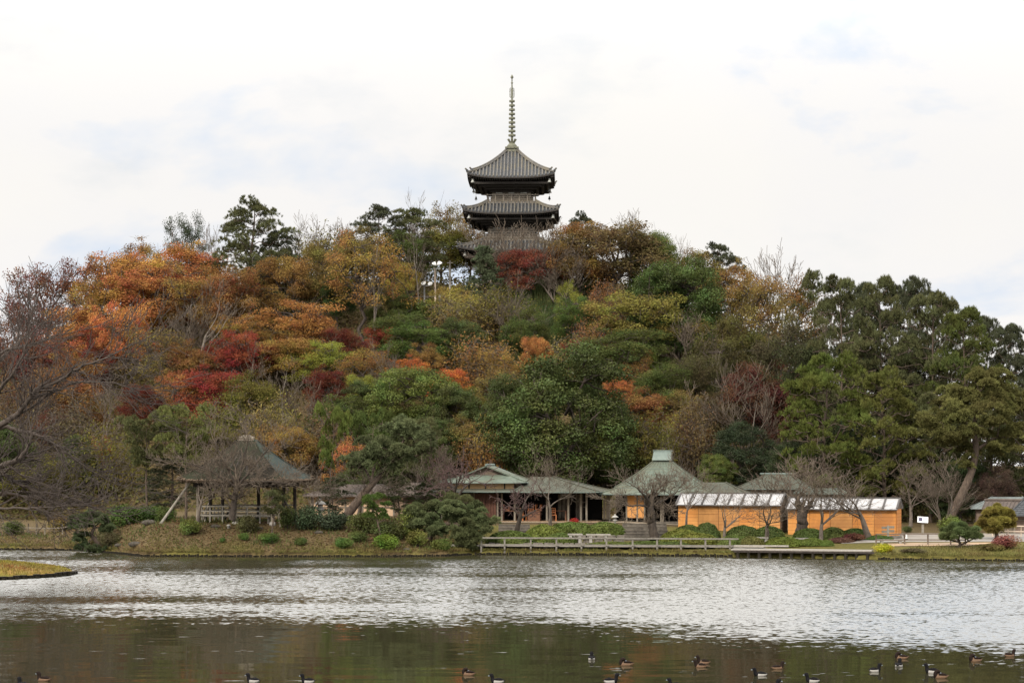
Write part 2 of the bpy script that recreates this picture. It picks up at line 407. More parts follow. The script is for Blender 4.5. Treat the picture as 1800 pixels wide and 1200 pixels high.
# ---------------------------------------------------------------- islet in the pond, far left
isl = np.array([(130, 107.3), (118, 105.6), (90, 104.2), (50, 102.9), (0, 101.6), (-80, 99.5), (-200, 97), (-330, 96), (-360, 104), (-330, 113), (-200, 115), (-80, 114), (0, 112.5), (50, 111), (90, 109.6), (118, 108.6)])
IX = wx(isl[:, 0], isl[:, 1]); IY = isl[:, 1]
cxm, cym = IX.mean(), IY.mean()
rings = []
for k, t in enumerate((1.0, .985, .9, .75, .55, .3, .05)):
    h = (-.6, .16, .30, .42, .55, .66, .70)[k]
    rings.append(np.stack([cxm + (IX - cxm) * t, cym + (IY - cym) * t, np.full(len(IX), h)], -1))
G = np.array(rings); G = np.concatenate([G, G[:, :1]], 1)
tag(MB().grid(G, smooth=True).build('islet', surf('islet_grass', (.17, .105, .028), (.34, .21, .05), 3, .95, (1, 1, 1), .5, (.17, .16, .035), .35)), kind='structure')

# ---------------------------------------------------------------- water
m, nd, lk = new_mat('water')
out = N(nd, 'ShaderNodeOutputMaterial'); b = setin(N(nd, 'ShaderNodeBsdfPrincipled'), Roughness=.04, IOR=1.45)
b.inputs['Base Color'].default_value = (.030, .028, .014, 1); b.inputs['Specular IOR Level'].default_value = .5
tc = N(nd, 'ShaderNodeTexCoord'); sep = N(nd, 'ShaderNodeSeparateXYZ'); lk.new(tc.outputs['Object'], sep.inputs[0])
def math_(op, a, bb=None, cc=None):
    n = N(nd, 'ShaderNodeMath', operation=op)
    for i, v in enumerate((a, bb, cc)):
        if v is None: continue
        if isinstance(v, (int, float)): n.inputs[i].default_value = v
        else: lk.new(v, n.inputs[i])
    return n.outputs[0]
def noise_(scale, stretch, detail=3.0, rough=.5):
    mp = N(nd, 'ShaderNodeMapping'); mp.inputs['Scale'].default_value = stretch
    lk.new(tc.outputs['Object'], mp.inputs['Vector'])
    n = setin(N(nd, 'ShaderNodeTexNoise'), Scale=scale, Detail=detail, Roughness=rough); lk.new(mp.outputs[0], n.inputs['Vector'])
    return n
# where the breeze ruffles the pond: beyond a ragged line about 70-76 m out
edge_n = noise_(.09, (.5, 1.6, 1), 4.0, .6).outputs['Fac']
line = math_('MULTIPLY_ADD', sep.outputs['X'], -.10, 72.6)
line = math_('MULTIPLY_ADD', math_('MAXIMUM', math_('SUBTRACT', sep.outputs['X'], 2.0), 0.0), -.74, line)
dist = math_('SUBTRACT', sep.outputs['Y'], line)
dist = math_('MULTIPLY_ADD', math_('SUBTRACT', edge_n, .5), 22.0, dist)
edge_2 = noise_(.7, (.6, 1.5, 1), 4.0, .7).outputs['Fac']
dist = math_('MULTIPLY_ADD', math_('SUBTRACT', edge_2, .5), 16.0, dist)
edge_3 = noise_(2.6, (1.0, 1.0, 1), 2.0, .6).outputs['Fac']
dist = math_('MULTIPLY_ADD', math_('SUBTRACT', edge_3, .5), 22.0, dist)
mr = N(nd, 'ShaderNodeMapRange', interpolation_type='SMOOTHSTEP'); lk.new(dist, mr.inputs['Value'])
mr.inputs['From Min'].default_value = -2.0; mr.inputs['From Max'].default_value = 7.0
ruffle = mr.outputs[0]
# calm streak inside the ruffled water near the left
gust = noise_(.13, (.22, 1.2, 1), 3.0).outputs['Fac']
gr = N(nd, 'ShaderNodeMapRange', interpolation_type='SMOOTHSTEP'); lk.new(gust, gr.inputs['Value'])
gr.inputs['From Min'].default_value = .34; gr.inputs['From Max'].default_value = .5; gr.inputs['To Min'].default_value = .72
ruffle = math_('MULTIPLY', ruffle, gr.outputs[0])
lane = math_('DIVIDE', math_('SUBTRACT', math_('MULTIPLY_ADD', math_('SUBTRACT', edge_n, .5), 8.0, sep.outputs['Y']), 86.5), 3.0)
lane = math_('EXPONENT', math_('MULTIPLY', math_('MULTIPLY', lane, lane), -1.0))
lx = N(nd, 'ShaderNodeMapRange', interpolation_type='SMOOTHSTEP'); lk.new(sep.outputs['X'], lx.inputs['Value']); lx.inputs['From Min'].default_value = -20; lx.inputs['From Max'].default_value = 10; lx.inputs['To Min'].default_value = .8; lx.inputs['To Max'].default_value = 0
ruffle = math_('MULTIPLY', ruffle, math_('SUBTRACT', 1.0, math_('MULTIPLY', math_('MULTIPLY', lane, lx.outputs[0]), math_('MULTIPLY_ADD', edge_3, 1.2, .15))))
AMP = ruffle
w1 = noise_(4.6, (1.0, .85, 1), 2.5, .6).outputs['Color']
def slope(nout, ax, ay, bx):
    v1 = N(nd, 'ShaderNodeVectorMath', operation='SUBTRACT'); lk.new(nout, v1.inputs[0]); v1.inputs[1].default_value = (.5, .5, .5)
    v2 = N(nd, 'ShaderNodeVectorMath', operation='MULTIPLY'); lk.new(v1.outputs[0], v2.inputs[0]); v2.inputs[1].default_value = (ax, ay, 0)
    v3 = N(nd, 'ShaderNodeVectorMath', operation='ADD'); lk.new(v2.outputs[0], v3.inputs[0]); v3.inputs[1].default_value = (0, bx, 0)
    return v3.outputs[0]
big = slope(w1, .30, .41, -.115)
sc = N(nd, 'ShaderNodeVectorMath', operation='SCALE'); lk.new(big, sc.inputs[0]); lk.new(AMP, sc.inputs['Scale'])
# calm water: a faint long swell plus rare sharp wavelets that glint
w2 = noise_(.9, (.35, 1.6, 1), 3.0, .5).outputs['Color']
calm = slope(w2, .012, .035, 0)
gl = noise_(3.2, (.35, 1.5, 1), 2.0, .5).outputs['Fac']
g2 = N(nd, 'ShaderNodeMapRange'); lk.new(gl, g2.inputs['Value']); g2.inputs['From Min'].default_value = .66; g2.inputs['From Max'].default_value = .74
gp = noise_(.25, (.5, 1.2, 1), 2.0).outputs['Fac']
gpm = N(nd, 'ShaderNodeMapRange'); lk.new(gp, gpm.inputs['Value']); gpm.inputs['From Min'].default_value = .42; gpm.inputs['From Max'].default_value = .62
glint = math_('MULTIPLY', math_('MULTIPLY', g2.outputs[0], gpm.outputs[0]), -.11)
cb = N(nd, 'ShaderNodeCombineXYZ'); lk.new(glint, cb.inputs[1]); cb.inputs[2].default_value = 1.0
s1 = N(nd, 'ShaderNodeVectorMath', operation='ADD'); lk.new(sc.outputs[0], s1.inputs[0]); lk.new(calm, s1.inputs[1])
s2 = N(nd, 'ShaderNodeVectorMath', operation='ADD'); lk.new(s1.outputs[0], s2.inputs[0]); lk.new(cb.outputs[0], s2.inputs[1])
nn = N(nd, 'ShaderNodeVectorMath', operation='NORMALIZE'); lk.new(s2.outputs[0], nn.inputs[0])
lk.new(nn.outputs[0], b.inputs['Normal'])
rr = math_('MULTIPLY_ADD', ruffle, .10, .035); lk.new(rr, b.inputs['Roughness'])
lk.new(b.outputs[0], out.inputs[0])
M['water'] = m
wm = MB().grid(np.stack(np.meshgrid(np.linspace(-400, 400, 9), np.linspace(10, 141, 9)) + [np.zeros((9, 9))], -1), flip=True)
tag(wm.build('water', m), kind='structure')

# ---------------------------------------------------------------- daylight
SUN = Vector((-.42, -.72, .62)).normalized()
sun = bpy.data.lights.new('sun', 'SUN'); sun.energy = 2.5; sun.angle = math.radians(9); sun.color = (1, .92, .80)
so = bpy.data.objects.new('sun', sun); so.rotation_euler = SUN.to_track_quat('Z', 'Y').to_euler(); so.location = (0, 0, 120); link(so)
w = bpy.data.worlds.new('World'); scene.world = w; w.use_nodes = True
nd, lk = w.node_tree.nodes, w.node_tree.links; nd.clear()
out = N(nd, 'ShaderNodeOutputWorld'); bg = N(nd, 'ShaderNodeBackground'); bg.inputs['Strength'].default_value = .1
sky = N(nd, 'ShaderNodeTexSky', sky_type='NISHITA'); sky.sun_disc = False
sky.sun_elevation = math.asin(SUN.z); sky.sun_rotation = math.atan2(SUN.x, SUN.y)
sky.air_density = 1.0; sky.dust_density = 2.0
tc = N(nd, 'ShaderNodeTexCoord'); mp = N(nd, 'ShaderNodeMapping'); mp.inputs['Scale'].default_value = (1, 1, 2.2); mp.inputs['Location'].default_value = (.35, .2, .15)
lk.new(tc.outputs['Generated'], mp.inputs['Vector'])
n1 = setin(N(nd, 'ShaderNodeTexNoise'), Scale=4.5, Detail=6.0, Roughness=.55, Distortion=.3); lk.new(mp.outputs[0], n1.inputs['Vector'])
n2 = setin(N(nd, 'ShaderNodeTexNoise'), Scale=7.0, Detail=6.0, Roughness=.55); lk.new(mp.outputs[0], n2.inputs['Vector'])
cr = N(nd, 'ShaderNodeValToRGB'); e = cr.color_ramp.elements
e[0].position = .33; e[0].color = (5.9, 6.55, 7.5, 1); e[1].position = .58; e[1].color = (7.95, 7.75, 7.45, 1)
x_ = e.new(.42); x_.color = (7.75, 7.6, 7.48, 1)
lk.new(n1.outputs['Fac'], cr.inputs[0])
fr = N(nd, 'ShaderNodeMapRange', interpolation_type='SMOOTHSTEP'); lk.new(n2.outputs['Fac'], fr.inputs['Value'])
fr.inputs['From Min'].default_value = .30; fr.inputs['From Max'].default_value = .46; fr.inputs['To Min'].default_value = .82; fr.inputs['To Max'].default_value = 1.0
mx = N(nd, 'ShaderNodeMix', data_type='RGBA'); lk.new(fr.outputs[0], mx.inputs[0]); lk.new(sky.outputs[0], mx.inputs[6]); lk.new(cr.outputs[0], mx.inputs[7])
# overcast sky brighter overhead; steep rise above the view added to brighten the water
sp = N(nd, 'ShaderNodeSeparateXYZ'); lk.new(tc.outputs['Generated'], sp.inputs[0])
el = N(nd, 'ShaderNodeFloatCurve'); lk.new(sp.outputs['Z'], el.inputs['Value'])
cv = el.mapping.curves[0]; el.mapping.use_clip = False
cv.points[0].location = (0, .33); cv.points[1].location = (1, .60)
for p in ((.205, .335), (.265, .72), (.42, .74)): cv.points.new(*p)
el.mapping.update()
el3 = N(nd, 'ShaderNodeMath', operation='MULTIPLY'); lk.new(el.outputs[0], el3.inputs[0]); el3.inputs[1].default_value = 3.0; el = el3
vm = N(nd, 'ShaderNodeVectorMath', operation='SCALE'); lk.new(mx.outputs[2], vm.inputs[0]); lk.new(el.outputs[0], vm.inputs['Scale'])
lk.new(vm.outputs[0], bg.inputs['Color']); lk.new(bg.outputs[0], out.inputs[0])

# ---------------------------------------------------------------- tree prototypes (built once, copied per tree)
def quads(P, T, B, L, W):
    """diamond leaves: centre P, axis T, side B"""
    L = np.broadcast_to(L, (len(P),))[:, None]; W = np.broadcast_to(W, (len(P),))[:, None]
    V = np.stack([P - T * L / 2, P + B * W / 2, P + T * L / 2, P - B * W / 2], 1).reshape(-1, 3)
    return V, np.arange(len(V), dtype=np.int32).reshape(-1, 4)
def leaves(rng, P, out, L, W, outw=.7, up=.35):
    n = norm(out * outw + rng.normal(size=P.shape) * .55 + np.array([0, 0, up]))
    t = norm(np.cross(n, rng.normal(size=P.shape))); b = np.cross(n, t)
    s = rng.uniform(.65, 1.3, len(P))
    return quads(P, t, b, L * s, W * s)
def sphere_dirs(rng, n): return norm(rng.normal(size=(n, 3)))
def lump(d, seed):
    r = np.random.default_rng(seed); s = np.zeros(len(d))
    for _ in range(5):
        k = r.normal(size=3) * 2.3; s += np.sin(d @ k + r.uniform(0, 6))
    return s / 5
def limb(rng, a, b, n=5, wob=.08, sag=0.0):
    a = np.array(a, float); b = np.array(b, float); t = np.linspace(0, 1, n)[:, None]
    L = np.linalg.norm(b - a)
    p = a + (b - a) * t + rng.normal(size=(n, 3)) * wob * L * np.sin(t * math.pi)
    p[:, 2] += sag * L * np.sin(t[:, 0] * math.pi)
    return p
def crown_tree(seed, W, H, cz, rz, nclump, per, R, leaf, flat=.65, trunk_r=.16, inner=.35, lop=.28, mat='leaf', bark='bark_mid', limbs_vis=1.0, top=False, droop=0.0):
    """trunk with limbs that reach every leaf clump; clumps spread irregularly through the crown"""
    rng = np.random.default_rng(seed)
    d = sphere_dirs(rng, nclump * 3); d = d[d[:, 2] > (-.75 if not top else -.25)][:nclump]
    rad = (inner + (1 - inner) * rng.random(len(d)) ** .5) * (1 + lop * 1.6 * lump(d, seed + 5))
    C = d * rad[:, None] * np.array([W / 2 - R * .6, W / 2 - R * .6, rz - R * flat * .5]); C[:, 2] += cz
    C[:, 2] = np.maximum(C[:, 2], H * .12)
    Rk = R * rng.uniform(.55, 1.35, len(C)); ctint = rng.normal(.5, .17, len(C))
    Ps, Os, Ts = [], [], []
    for c, r, tn in zip(C, Rk, ctint):
        n = int(per * (r / R) ** 2)
        u = sphere_dirs(rng, n); q = u * (rng.random(n) ** .42)[:, None] * r * (1 + .35 * lump(u, int(r * 1e5)))[:, None]
        q[:, 2] *= flat
        if droop: q[:, 2] -= droop * (q[:, 0] ** 2 + q[:, 1] ** 2) / r
        Ps.append(c + q); Os.append(u); Ts.append(np.clip(tn + rng.normal(0, .16, n), 0, 1))
    P = np.concatenate(Ps); O = np.concatenate(Os); T = np.concatenate(Ts)
    V_, Q_ = leaves(rng, P, O, leaf, leaf * .7)
    crown = np_mesh('crown', V_, Q_, [M[mat]], T)
    fork = np.array([rng.normal() * .15, rng.normal() * .15, max(cz - rz * .75, H * .14)])
    tr = limb(rng, (0, 0, -.6), fork, 5, .05)
    paths = [(tr, np.linspace(trunk_r * 1.25, trunk_r * .9, 5))]
    nl = 6; mains = []
    order = rng.permutation(len(C))[:nl]
    for i in order:
        e = C[i] * np.array([.75, .75, 1]) ; e[2] = max(e[2], fork[2] + .5)
        p = limb(rng, fork, e, 7, .09, .08); mains.append(p)
        paths.append((p, np.linspace(trunk_r * .7, trunk_r * .24, 7)))
    allm = np.concatenate(mains + [tr[2:]])
    for c in C:
        if rng.random() > limbs_vis: continue
        s = allm[np.argmin(np.linalg.norm(allm - c, axis=1) + (allm[:, 2] > c[2]) * .8)]
        paths.append((limb(rng, s, c, 5, .09, .05), np.linspace(trunk_r * .30, .022, 5)))
        for _ in range(3):
            paths.append((limb(rng, c, c + rng.normal(size=3) * R * .7, 3, .1), np.array([.02, .014, .008])))
    V_, Q_ = tube_arrays(paths, 5)
    trunk = np_mesh('trunk', V_, Q_, [M[bark]], smooth=True)
    return [('trunk', trunk), ('crown', crown)]

def pine_pads(rng, C, R, th, tufts, blades, L, Wd):
    Ps, Ds, Ts = [], [], []
    for c, r in zip(C, R):
        n = max(6, int(tufts * (r / np.mean(R)) ** 2)); tn = rng.normal(.5, .15)
        a = rng.random(n) * 2 * math.pi; q = np.sqrt(rng.random(n)) * r * rng.uniform(.75, 1.15, n)
        p = np.stack([np.cos(a) * q, np.sin(a) * q, (1 - (q / r) ** 2) * th * 1.5 * r + rng.normal(0, .07 * r, n)], -1) + c
        o = norm(np.stack([np.cos(a) * q / r * .8, np.sin(a) * q / r * .8, np.full(n, .75)], -1))
        pp = np.repeat(p, blades, 0); oo = norm(np.repeat(o, blades, 0) + rng.normal(size=(n * blades, 3)) * .55)
        Ps.append(pp + oo * L * .5); Ds.append(oo)
        Ts.append(np.clip(np.repeat(tn + rng.normal(0, .13, n), blades) + rng.normal(0, .12, n * blades), 0, 1))
    P = np.concatenate(Ps); D = np.concatenate(Ds); T = np.concatenate(Ts)
    B = norm(np.cross(D, rng.normal(size=D.shape)))
    V_, Q_ = quads(P, D, B, L * rng.uniform(.7, 1.2, len(P)), Wd)
    return np_mesh('crown', V_, Q_, [M['needle']], T)
def pine_tree(seed, W, H, low, nb, R, tufts=20, blades=8, L=.34, Wd=.06, lean=0.0, bend=.05, trunk_r=.2, shape='round', pads=4, th=.35, bark='bark_pine'):
    rng = np.random.default_rng(seed)
    n = 9; t = np.linspace(0, 1, n)
    tx = np.cumsum(rng.normal(0, bend * H / n * 1.6, n)); ty = np.cumsum(rng.normal(0, bend * H / n * 1.6, n))
    tr = np.stack([tx - tx[0] + lean * H * t ** 1.3, ty - ty[0], t * H * .96], -1); tr[0, 2] = -.6
    paths = [(tr, trunk_r * (1.15 - t * .95))]
    C, R_ = [], []
    for k in range(nb):
        f = low + (1 - low) * (k + .5) / nb
        s = np.array([np.interp(f, t, tr[:, i]) for i in range(3)])
        az = k * 2.4 + rng.normal(0, .4)
        if shape == 'round': prof = math.sin(math.pi * (.16 + .80 * (f - low) / (1 - low))) ** .7
        elif shape == 'flat': prof = .45 + .6 * (f - low) / (1 - low)
        else: prof = 1.05 - (f - low) / (1 - low)
        Lb = W / 2 * max(prof, .18) * rng.uniform(.65, 1.1)
        e = s + np.array([math.cos(az) * Lb, math.sin(az) * Lb, rng.uniform(.02, .28) * Lb])
        p = limb(rng, s, e, 6, .06, .05); paths.append((p, np.linspace(trunk_r * .42 * (1.2 - f), .025, 6)))
        for j in range(pads):
            g = 1 - .68 * j / pads
            c = np.array([np.interp(g, np.linspace(0, 1, 6), p[:, i]) for i in range(3)])
            side = np.array([-math.sin(az), math.cos(az), 0]) * rng.uniform(-1, 1) * Lb * .32 * (0 if j == 0 else 1)
            cc = c + side + np.array([0, 0, rng.uniform(.05, .35)])
            C.append(cc); R_.append(R * rng.uniform(.6, 1.25))
            paths.append((limb(rng, c, cc, 3, .1), np.array([.035, .025, .015])))
    C.append(tr[-1] + [0, 0, .1]); R_.append(R * .8)
    crown = pine_pads(rng, np.array(C), np.array(R_), th, tufts, blades, L, Wd)
    V_, Q_ = tube_arrays(paths, 6)
    return [('trunk', np_mesh('trunk', V_, Q_, [M[bark]], smooth=True)), ('crown', crown)]

def rot_dir(rng, d, ang):
    a = np.cross(d, rng.normal(size=3)); a /= np.linalg.norm(a) + 1e-9
    return d * math.cos(ang) + np.cross(a, d) * math.sin(ang)
def grow(rng, p, d, L, r, lvl, prm, out):
    n = 5; pts = [p]; q = p.copy(); dd = d.copy()
    for i in range(n - 1):
        dd = dd + rng.normal(size=3) * prm['wob'] + np.array([0, 0, prm['up'][min(lvl, len(prm['up']) - 1)]])
        dd /= np.linalg.norm(dd); q = q + dd * L / (n - 1); pts.append(q)
    pts = np.array(pts); rr = np.linspace(r, max(r * .45, prm['rmin']), n)
    out.append((pts, rr, lvl))
    if lvl >= len(prm['kids']): return
    for k in range(prm['kids'][lvl]):
        f = rng.uniform(prm['from'][min(lvl, len(prm['from']) - 1)], 1.0) if k else 1.0
        s = np.array([np.interp(f, np.linspace(0, 1, n), pts[:, i]) for i in range(3)])
        j = min(int(f * (n - 1)), n - 2); base = norm(pts[j + 1] - pts[j])
        cd = rot_dir(rng, base, math.radians(rng.uniform(*prm['ang'])) * (1 if k else .4))
        grow(rng, s, cd, L * rng.uniform(*prm['len']), max(np.interp(f, np.linspace(0, 1, n), rr) * prm['rk'], prm['rmin']), lvl + 1, prm, out)
def bare_tree(seed, H0, r0, prm, bark='bark_grey', twig='twig', stems=1, split=2, lean=(0, 0)):
    rng = np.random.default_rng(seed); out = []
    for s in range(stems):
        d = np.array([rng.normal() * .12 * (stems > 1) * 2 + lean[0], rng.normal() * .12 * (stems > 1) * 2 + lean[1], 1.0]); d /= np.linalg.norm(d)
        grow(rng, np.array([0, 0, -.4]), d, H0, r0, 0, prm, out)
    big = [(a, b) for a, b, l in out if l < split]; fine = [(a, b) for a, b, l in out if l >= split]
    V1, Q1 = tube_arrays(big, 7); V2, Q2 = tube_arrays(fine, 3)
    return [('trunk', np_mesh('trunk', V1, Q1, [M[bark]], smooth=True)), ('crown', np_mesh('crown', V2, Q2, [M[twig]], smooth=True))]
CHERRY = dict(kids=[4, 4, 4, 3, 2], up=[.02, .05, .03, .06, .08], wob=.13, ang=(28, 62), len=(.55, .85), rk=.62, rmin=.009, **{'from': [.55, .25, .2, .15]})
HILLB = dict(kids=[5, 5, 4, 4], up=[.02, .10, .10, .10], wob=.09, ang=(18, 45), len=(.45, .75), rk=.55, rmin=.013, **{'from': [.35, .25, .2, .2]})
VERT = dict(kids=[9, 5, 4, 3], up=[.05, .16, .14, .1], wob=.06, ang=(22, 48), len=(.3, .5), rk=.5, rmin=.012, **{'from': [.35, .25, .2, .2]})
POLL = dict(kids=[6, 5, 4, 3], up=[.0, .03, .05, .06], wob=.16, ang=(35, 75), len=(.4, .65), rk=.5, rmin=.011, **{'from': [.7, .3, .2, .2]})

def shrub(seed, W, H, n, leaf, mat='leaf_evergreen', lobes=5, stems=True, dens=None):
    """many-lobed leafy bush down to the ground"""
    rng = np.random.default_rng(seed)
    C = np.stack([rng.uniform(-.5, .5, lobes) * W * .55, rng.uniform(-.5, .5, lobes) * W * .55, rng.uniform(.3, .62, lobes) * H], -1); C[0] = (0, 0, H * .55)
    Ps, Os, Ts = [], [], []
    for c in C:
        k = n // lobes; u = sphere_dirs(rng, k)
        r = np.array([W * .30, W * .30, min(H * .42, H - c[2])]) * rng.uniform(.8, 1.15)
        Ps.append(c + u * r * (rng.random(k) ** .3)[:, None] * (1 + .22 * lump(u * 2.2, int(c[0] * 1e4) % 99991))[:, None]); Os.append(u)
        Ts.append(np.clip(rng.normal(.5, .14) + rng.normal(0, .18, k), 0, 1))
    P = np.concatenate(Ps); P[:, 2] = np.maximum(P[:, 2], .03)
    V_, Q_ = leaves(rng, P, np.concatenate(Os), leaf, leaf * .65, .6, .4)
    parts = [('foliage', np_mesh('foliage', V_, Q_, [M[mat]], np.concatenate(Ts)))]
    if stems:
        paths = [(limb(rng, (rng.normal() * .06 * W, rng.normal() * .06 * W, -.2), c, 4, .08), np.array([.05, .035, .025, .012])) for c in C for _ in range(2)]
        V2, Q2 = tube_arrays(paths, 4); parts.insert(0, ('stems', np_mesh('stems', V2, Q2, [M['bark_dark']], smooth=True)))
    return parts
def brush(seed, W, H, nst, per, leaf, bark='bark_grey'):
    """multi-stemmed thicket: arching stems with loose leaves along them"""
    rng = np.random.default_rng(seed); paths, Ps, Ts = [], [], []
    for k in range(nst):
        a = rng.random() * 6.283; r = math.sqrt(rng.random()) * W / 2
        e = np.array([math.cos(a) * r, math.sin(a) * r, H * (1 - .45 * (2 * r / W) ** 2) * rng.uniform(.7, 1.05)])
        p = limb(rng, (e[0] * .35, e[1] * .35, -.3), e, 6, .07, .05); paths.append((p, np.linspace(.035, .01, 6)))
        tn = rng.normal(.5, .17)
        for q in p[2:]:
            for _ in range(3):
                s = q + rng.normal(size=3) * np.array([.45, .45, .35]); paths.append((np.stack([q, (q + s) / 2 + rng.normal(size=3) * .05, s]), np.array([.014, .010, .007])))
            m = per; Ps.append(q + rng.normal(size=(m, 3)) * np.array([.42, .42, .34])); Ts.append(np.clip(tn + rng.normal(0, .18, m), 0, 1))
    P = np.concatenate(Ps); P[:, 2] = np.maximum(P[:, 2], .05)
    V_, Q_ = leaves(rng, P, norm(P - np.array([0, 0, H * .3])), leaf, leaf * .65)
    V2, Q2 = tube_arrays(paths, 3)
    return [('stems', np_mesh('stems', V2, Q2, [M[bark]], smooth=True)), ('foliage', np_mesh('foliage', V_, Q_, [M['leaf']], np.concatenate(Ts)))]
def clipped(seed, W, H, n, leaf):
    """clipped dome of small leaves, dense skin, dark inside"""
    rng = np.random.default_rng(seed); u = sphere_dirs(rng, n); u[:, 2] = np.abs(u[:, 2])
    P = u * np.array([W / 2, W / 2, H]) * (.80 + .20 * rng.random(n) ** .4)[:, None] * (1 + .09 * lump(u * 1.6, seed))[:, None]
    V_, Q_ = leaves(rng, P, u, leaf, leaf * .7, .8, .3)
    return [('foliage', np_mesh('foliage', V_, Q_, [M['leaf_evergreen']], np.clip(rng.normal(.5, .2, n) + .15 * lump(u * 3, seed + 2), 0, 1)))]

PROTO = {}
def reg(kind, parts):
    mn, mx_ = np.full(3, 1e9), np.full(3, -1e9)
    for _, me in parts:
        co = np.empty(len(me.vertices) * 3, np.float32); me.vertices.foreach_get('co', co); co = co.reshape(-1, 3)
        mn = np.minimum(mn, np.percentile(co, .3, axis=0)); mx_ = np.maximum(mx_, np.percentile(co, 99.7, axis=0))
    PROTO.setdefault(kind, []).append((parts, max(mx_[0] - mn[0], mx_[1] - mn[1]) * .97, mx_[2]))
for s in range(5): reg('B', crown_tree(11 + s, 8, 9, 5.2, 3.7, 74, 350, 1.05, .155))
for s in range(4): reg('S', crown_tree(31 + s, 8, 9, 5.4, 3.5, 54, 150, 1.0, .155, .6, inner=.45, lop=.35))
for s in range(4): reg('M', crown_tree(51 + s, 8, 8, 4.6, 3.2, 84, 260, 1.0, .14, .48, trunk_r=.16, bark='bark_mid', droop=.10))
for s in range(4): reg('E', crown_tree(71 + s, 9, 9, 4.3, 4.5, 150, 420, 1.05, .14, .5, trunk_r=.22, inner=.62, lop=.22, mat='leaf_evergreen', bark='bark_dark', limbs_vis=.5, droop=.12))
for s in range(3): reg('P', pine_tree(91 + s, 9.5, 14, .26, 36, .78, 18, 14, .34, .046, .02 * (s - 1), .05, .22))
for s in range(4): reg('Q', pine_tree(101 + s, 8.5, 9, .12, 34, .72, 18, 13, .30, .042, 0, .06, .2))
for s in range(2): reg('H', pine_tree(111 + s, 9, 9, .5, 18, .95, 26, 9, .32, .07, .03, .06, .18, 'flat'))
for s in range(2): reg('C', pine_tree(121 + s, 4.2, 7, .10, 30, .48, 14, 9, .26, .06, 0, .02, .1, 'cone', 3, .6))
for s in range(4): reg('N', pine_tree(131 + s, 4.5, 4.0, .40, 9, .62, 60, 9, .20, .035, .05 * (s - 1.5), .16, .13, 'flat', 3, .38))
for s in range(4): reg('T', bare_tree(151 + s, 3.0, .17, CHERRY, 'bark_grey', 'twig'))
for s in range(4): reg('A', bare_tree(161 + s, 4.2, .15, HILLB, 'bark_grey', 'twig', 1 + s % 2))
for s in range(3): reg('V', bare_tree(171 + s, 8.5, .15, VERT, 'bark_pale', 'twig'))
for s in range(2): reg('L', bare_tree(181 + s, 2.2, .2, POLL, 'bark_dark', 'twig_red'))
for s in range(3): reg('U', brush(191 + s, 5, 4, 44, 34, .14))
for s in range(3): reg('G', shrub(201 + s, 2.4, 1.6, 3600, .12))
for s in range(2): reg('K', clipped(211 + s, 2.4, 1.0, 8000, .10))

KINDNAME = {'B': 'broadleaf_tree', 'S': 'sparse_tree', 'M': 'maple_tree', 'E': 'evergreen_tree', 'P': 'pine_tree', 'Q': 'pine_tree', 'H': 'pine_tree', 'C': 'conifer_tree',
            'N': 'garden_pine', 'T': 'cherry_tree', 'A': 'bare_tree', 'V': 'bare_tree', 'L': 'pollarded_tree', 'U': 'thicket', 'G': 'shrub', 'K': 'clipped_shrub'}
KINDCAT = {'U': 'bush', 'G': 'shrub', 'K': 'hedge', 'N': 'pine', 'P': 'pine', 'Q': 'pine', 'H': 'pine'}
WMUL = {'B': 1.36, 'S': 1.3, 'M': 1.25, 'E': 1.12, 'U': 1.2, 'T': 1.25, 'A': 1.25, 'V': 1.3, 'P': 1.3, 'Q': 1.22, 'L': 1.35, 'H': 1.15}
_cnt = {}
_prng = random.Random(7)
def plant(kind, px, top, base, w, color, label, group=None, D=None, var=None, rz=None, bark=None, hue=.42, x=None, name=None):
    """one tree: its base stands on the ground seen at (px, base), its crown is w px wide and reaches up to 'top'"""
    if D is None: D = ground_D(px, base)
    x = wx(px, D); z = gz(x, D)
    k = _cnt.get(kind, 0); _cnt[kind] = k + 1
    vs = PROTO[kind]; parts, pw, ph = vs[k % len(vs) if var is None else var]
    h = max(wz(top, D) - z, .3); w = w * WMUL.get(kind, 1.0)
    sz = h / ph; sx = w * D / F / pw
    if kind not in 'GKN': sx = min(max(sx, sz * .45), sz * 2.2)
    nm = name or KINDNAME[kind]; cat = KINDCAT.get(kind, 'tree')
    r = rz if rz is not None else _prng.uniform(0, 6.283)
    if len(parts) == 1:
        o = bpy.data.objects.new(nm, parts[0][1]); link(o); tag(o, label, cat, group); o.color = (*color, hue * .5)
        o.location = (x, D, z); o.rotation_euler.z = r; o.scale = (sx, sx, sz); return o
    root = thing(nm, label, cat, (x, D, z), r, group); root.scale = (sx, sx, sz)
    for pn, me in parts:
        o = bpy.data.objects.new(pn, me); link(o, root)
        if pn in ('crown', 'foliage'): o.color = (*color, hue * (.55 if kind in 'PQHNCM' else 1))
    return root
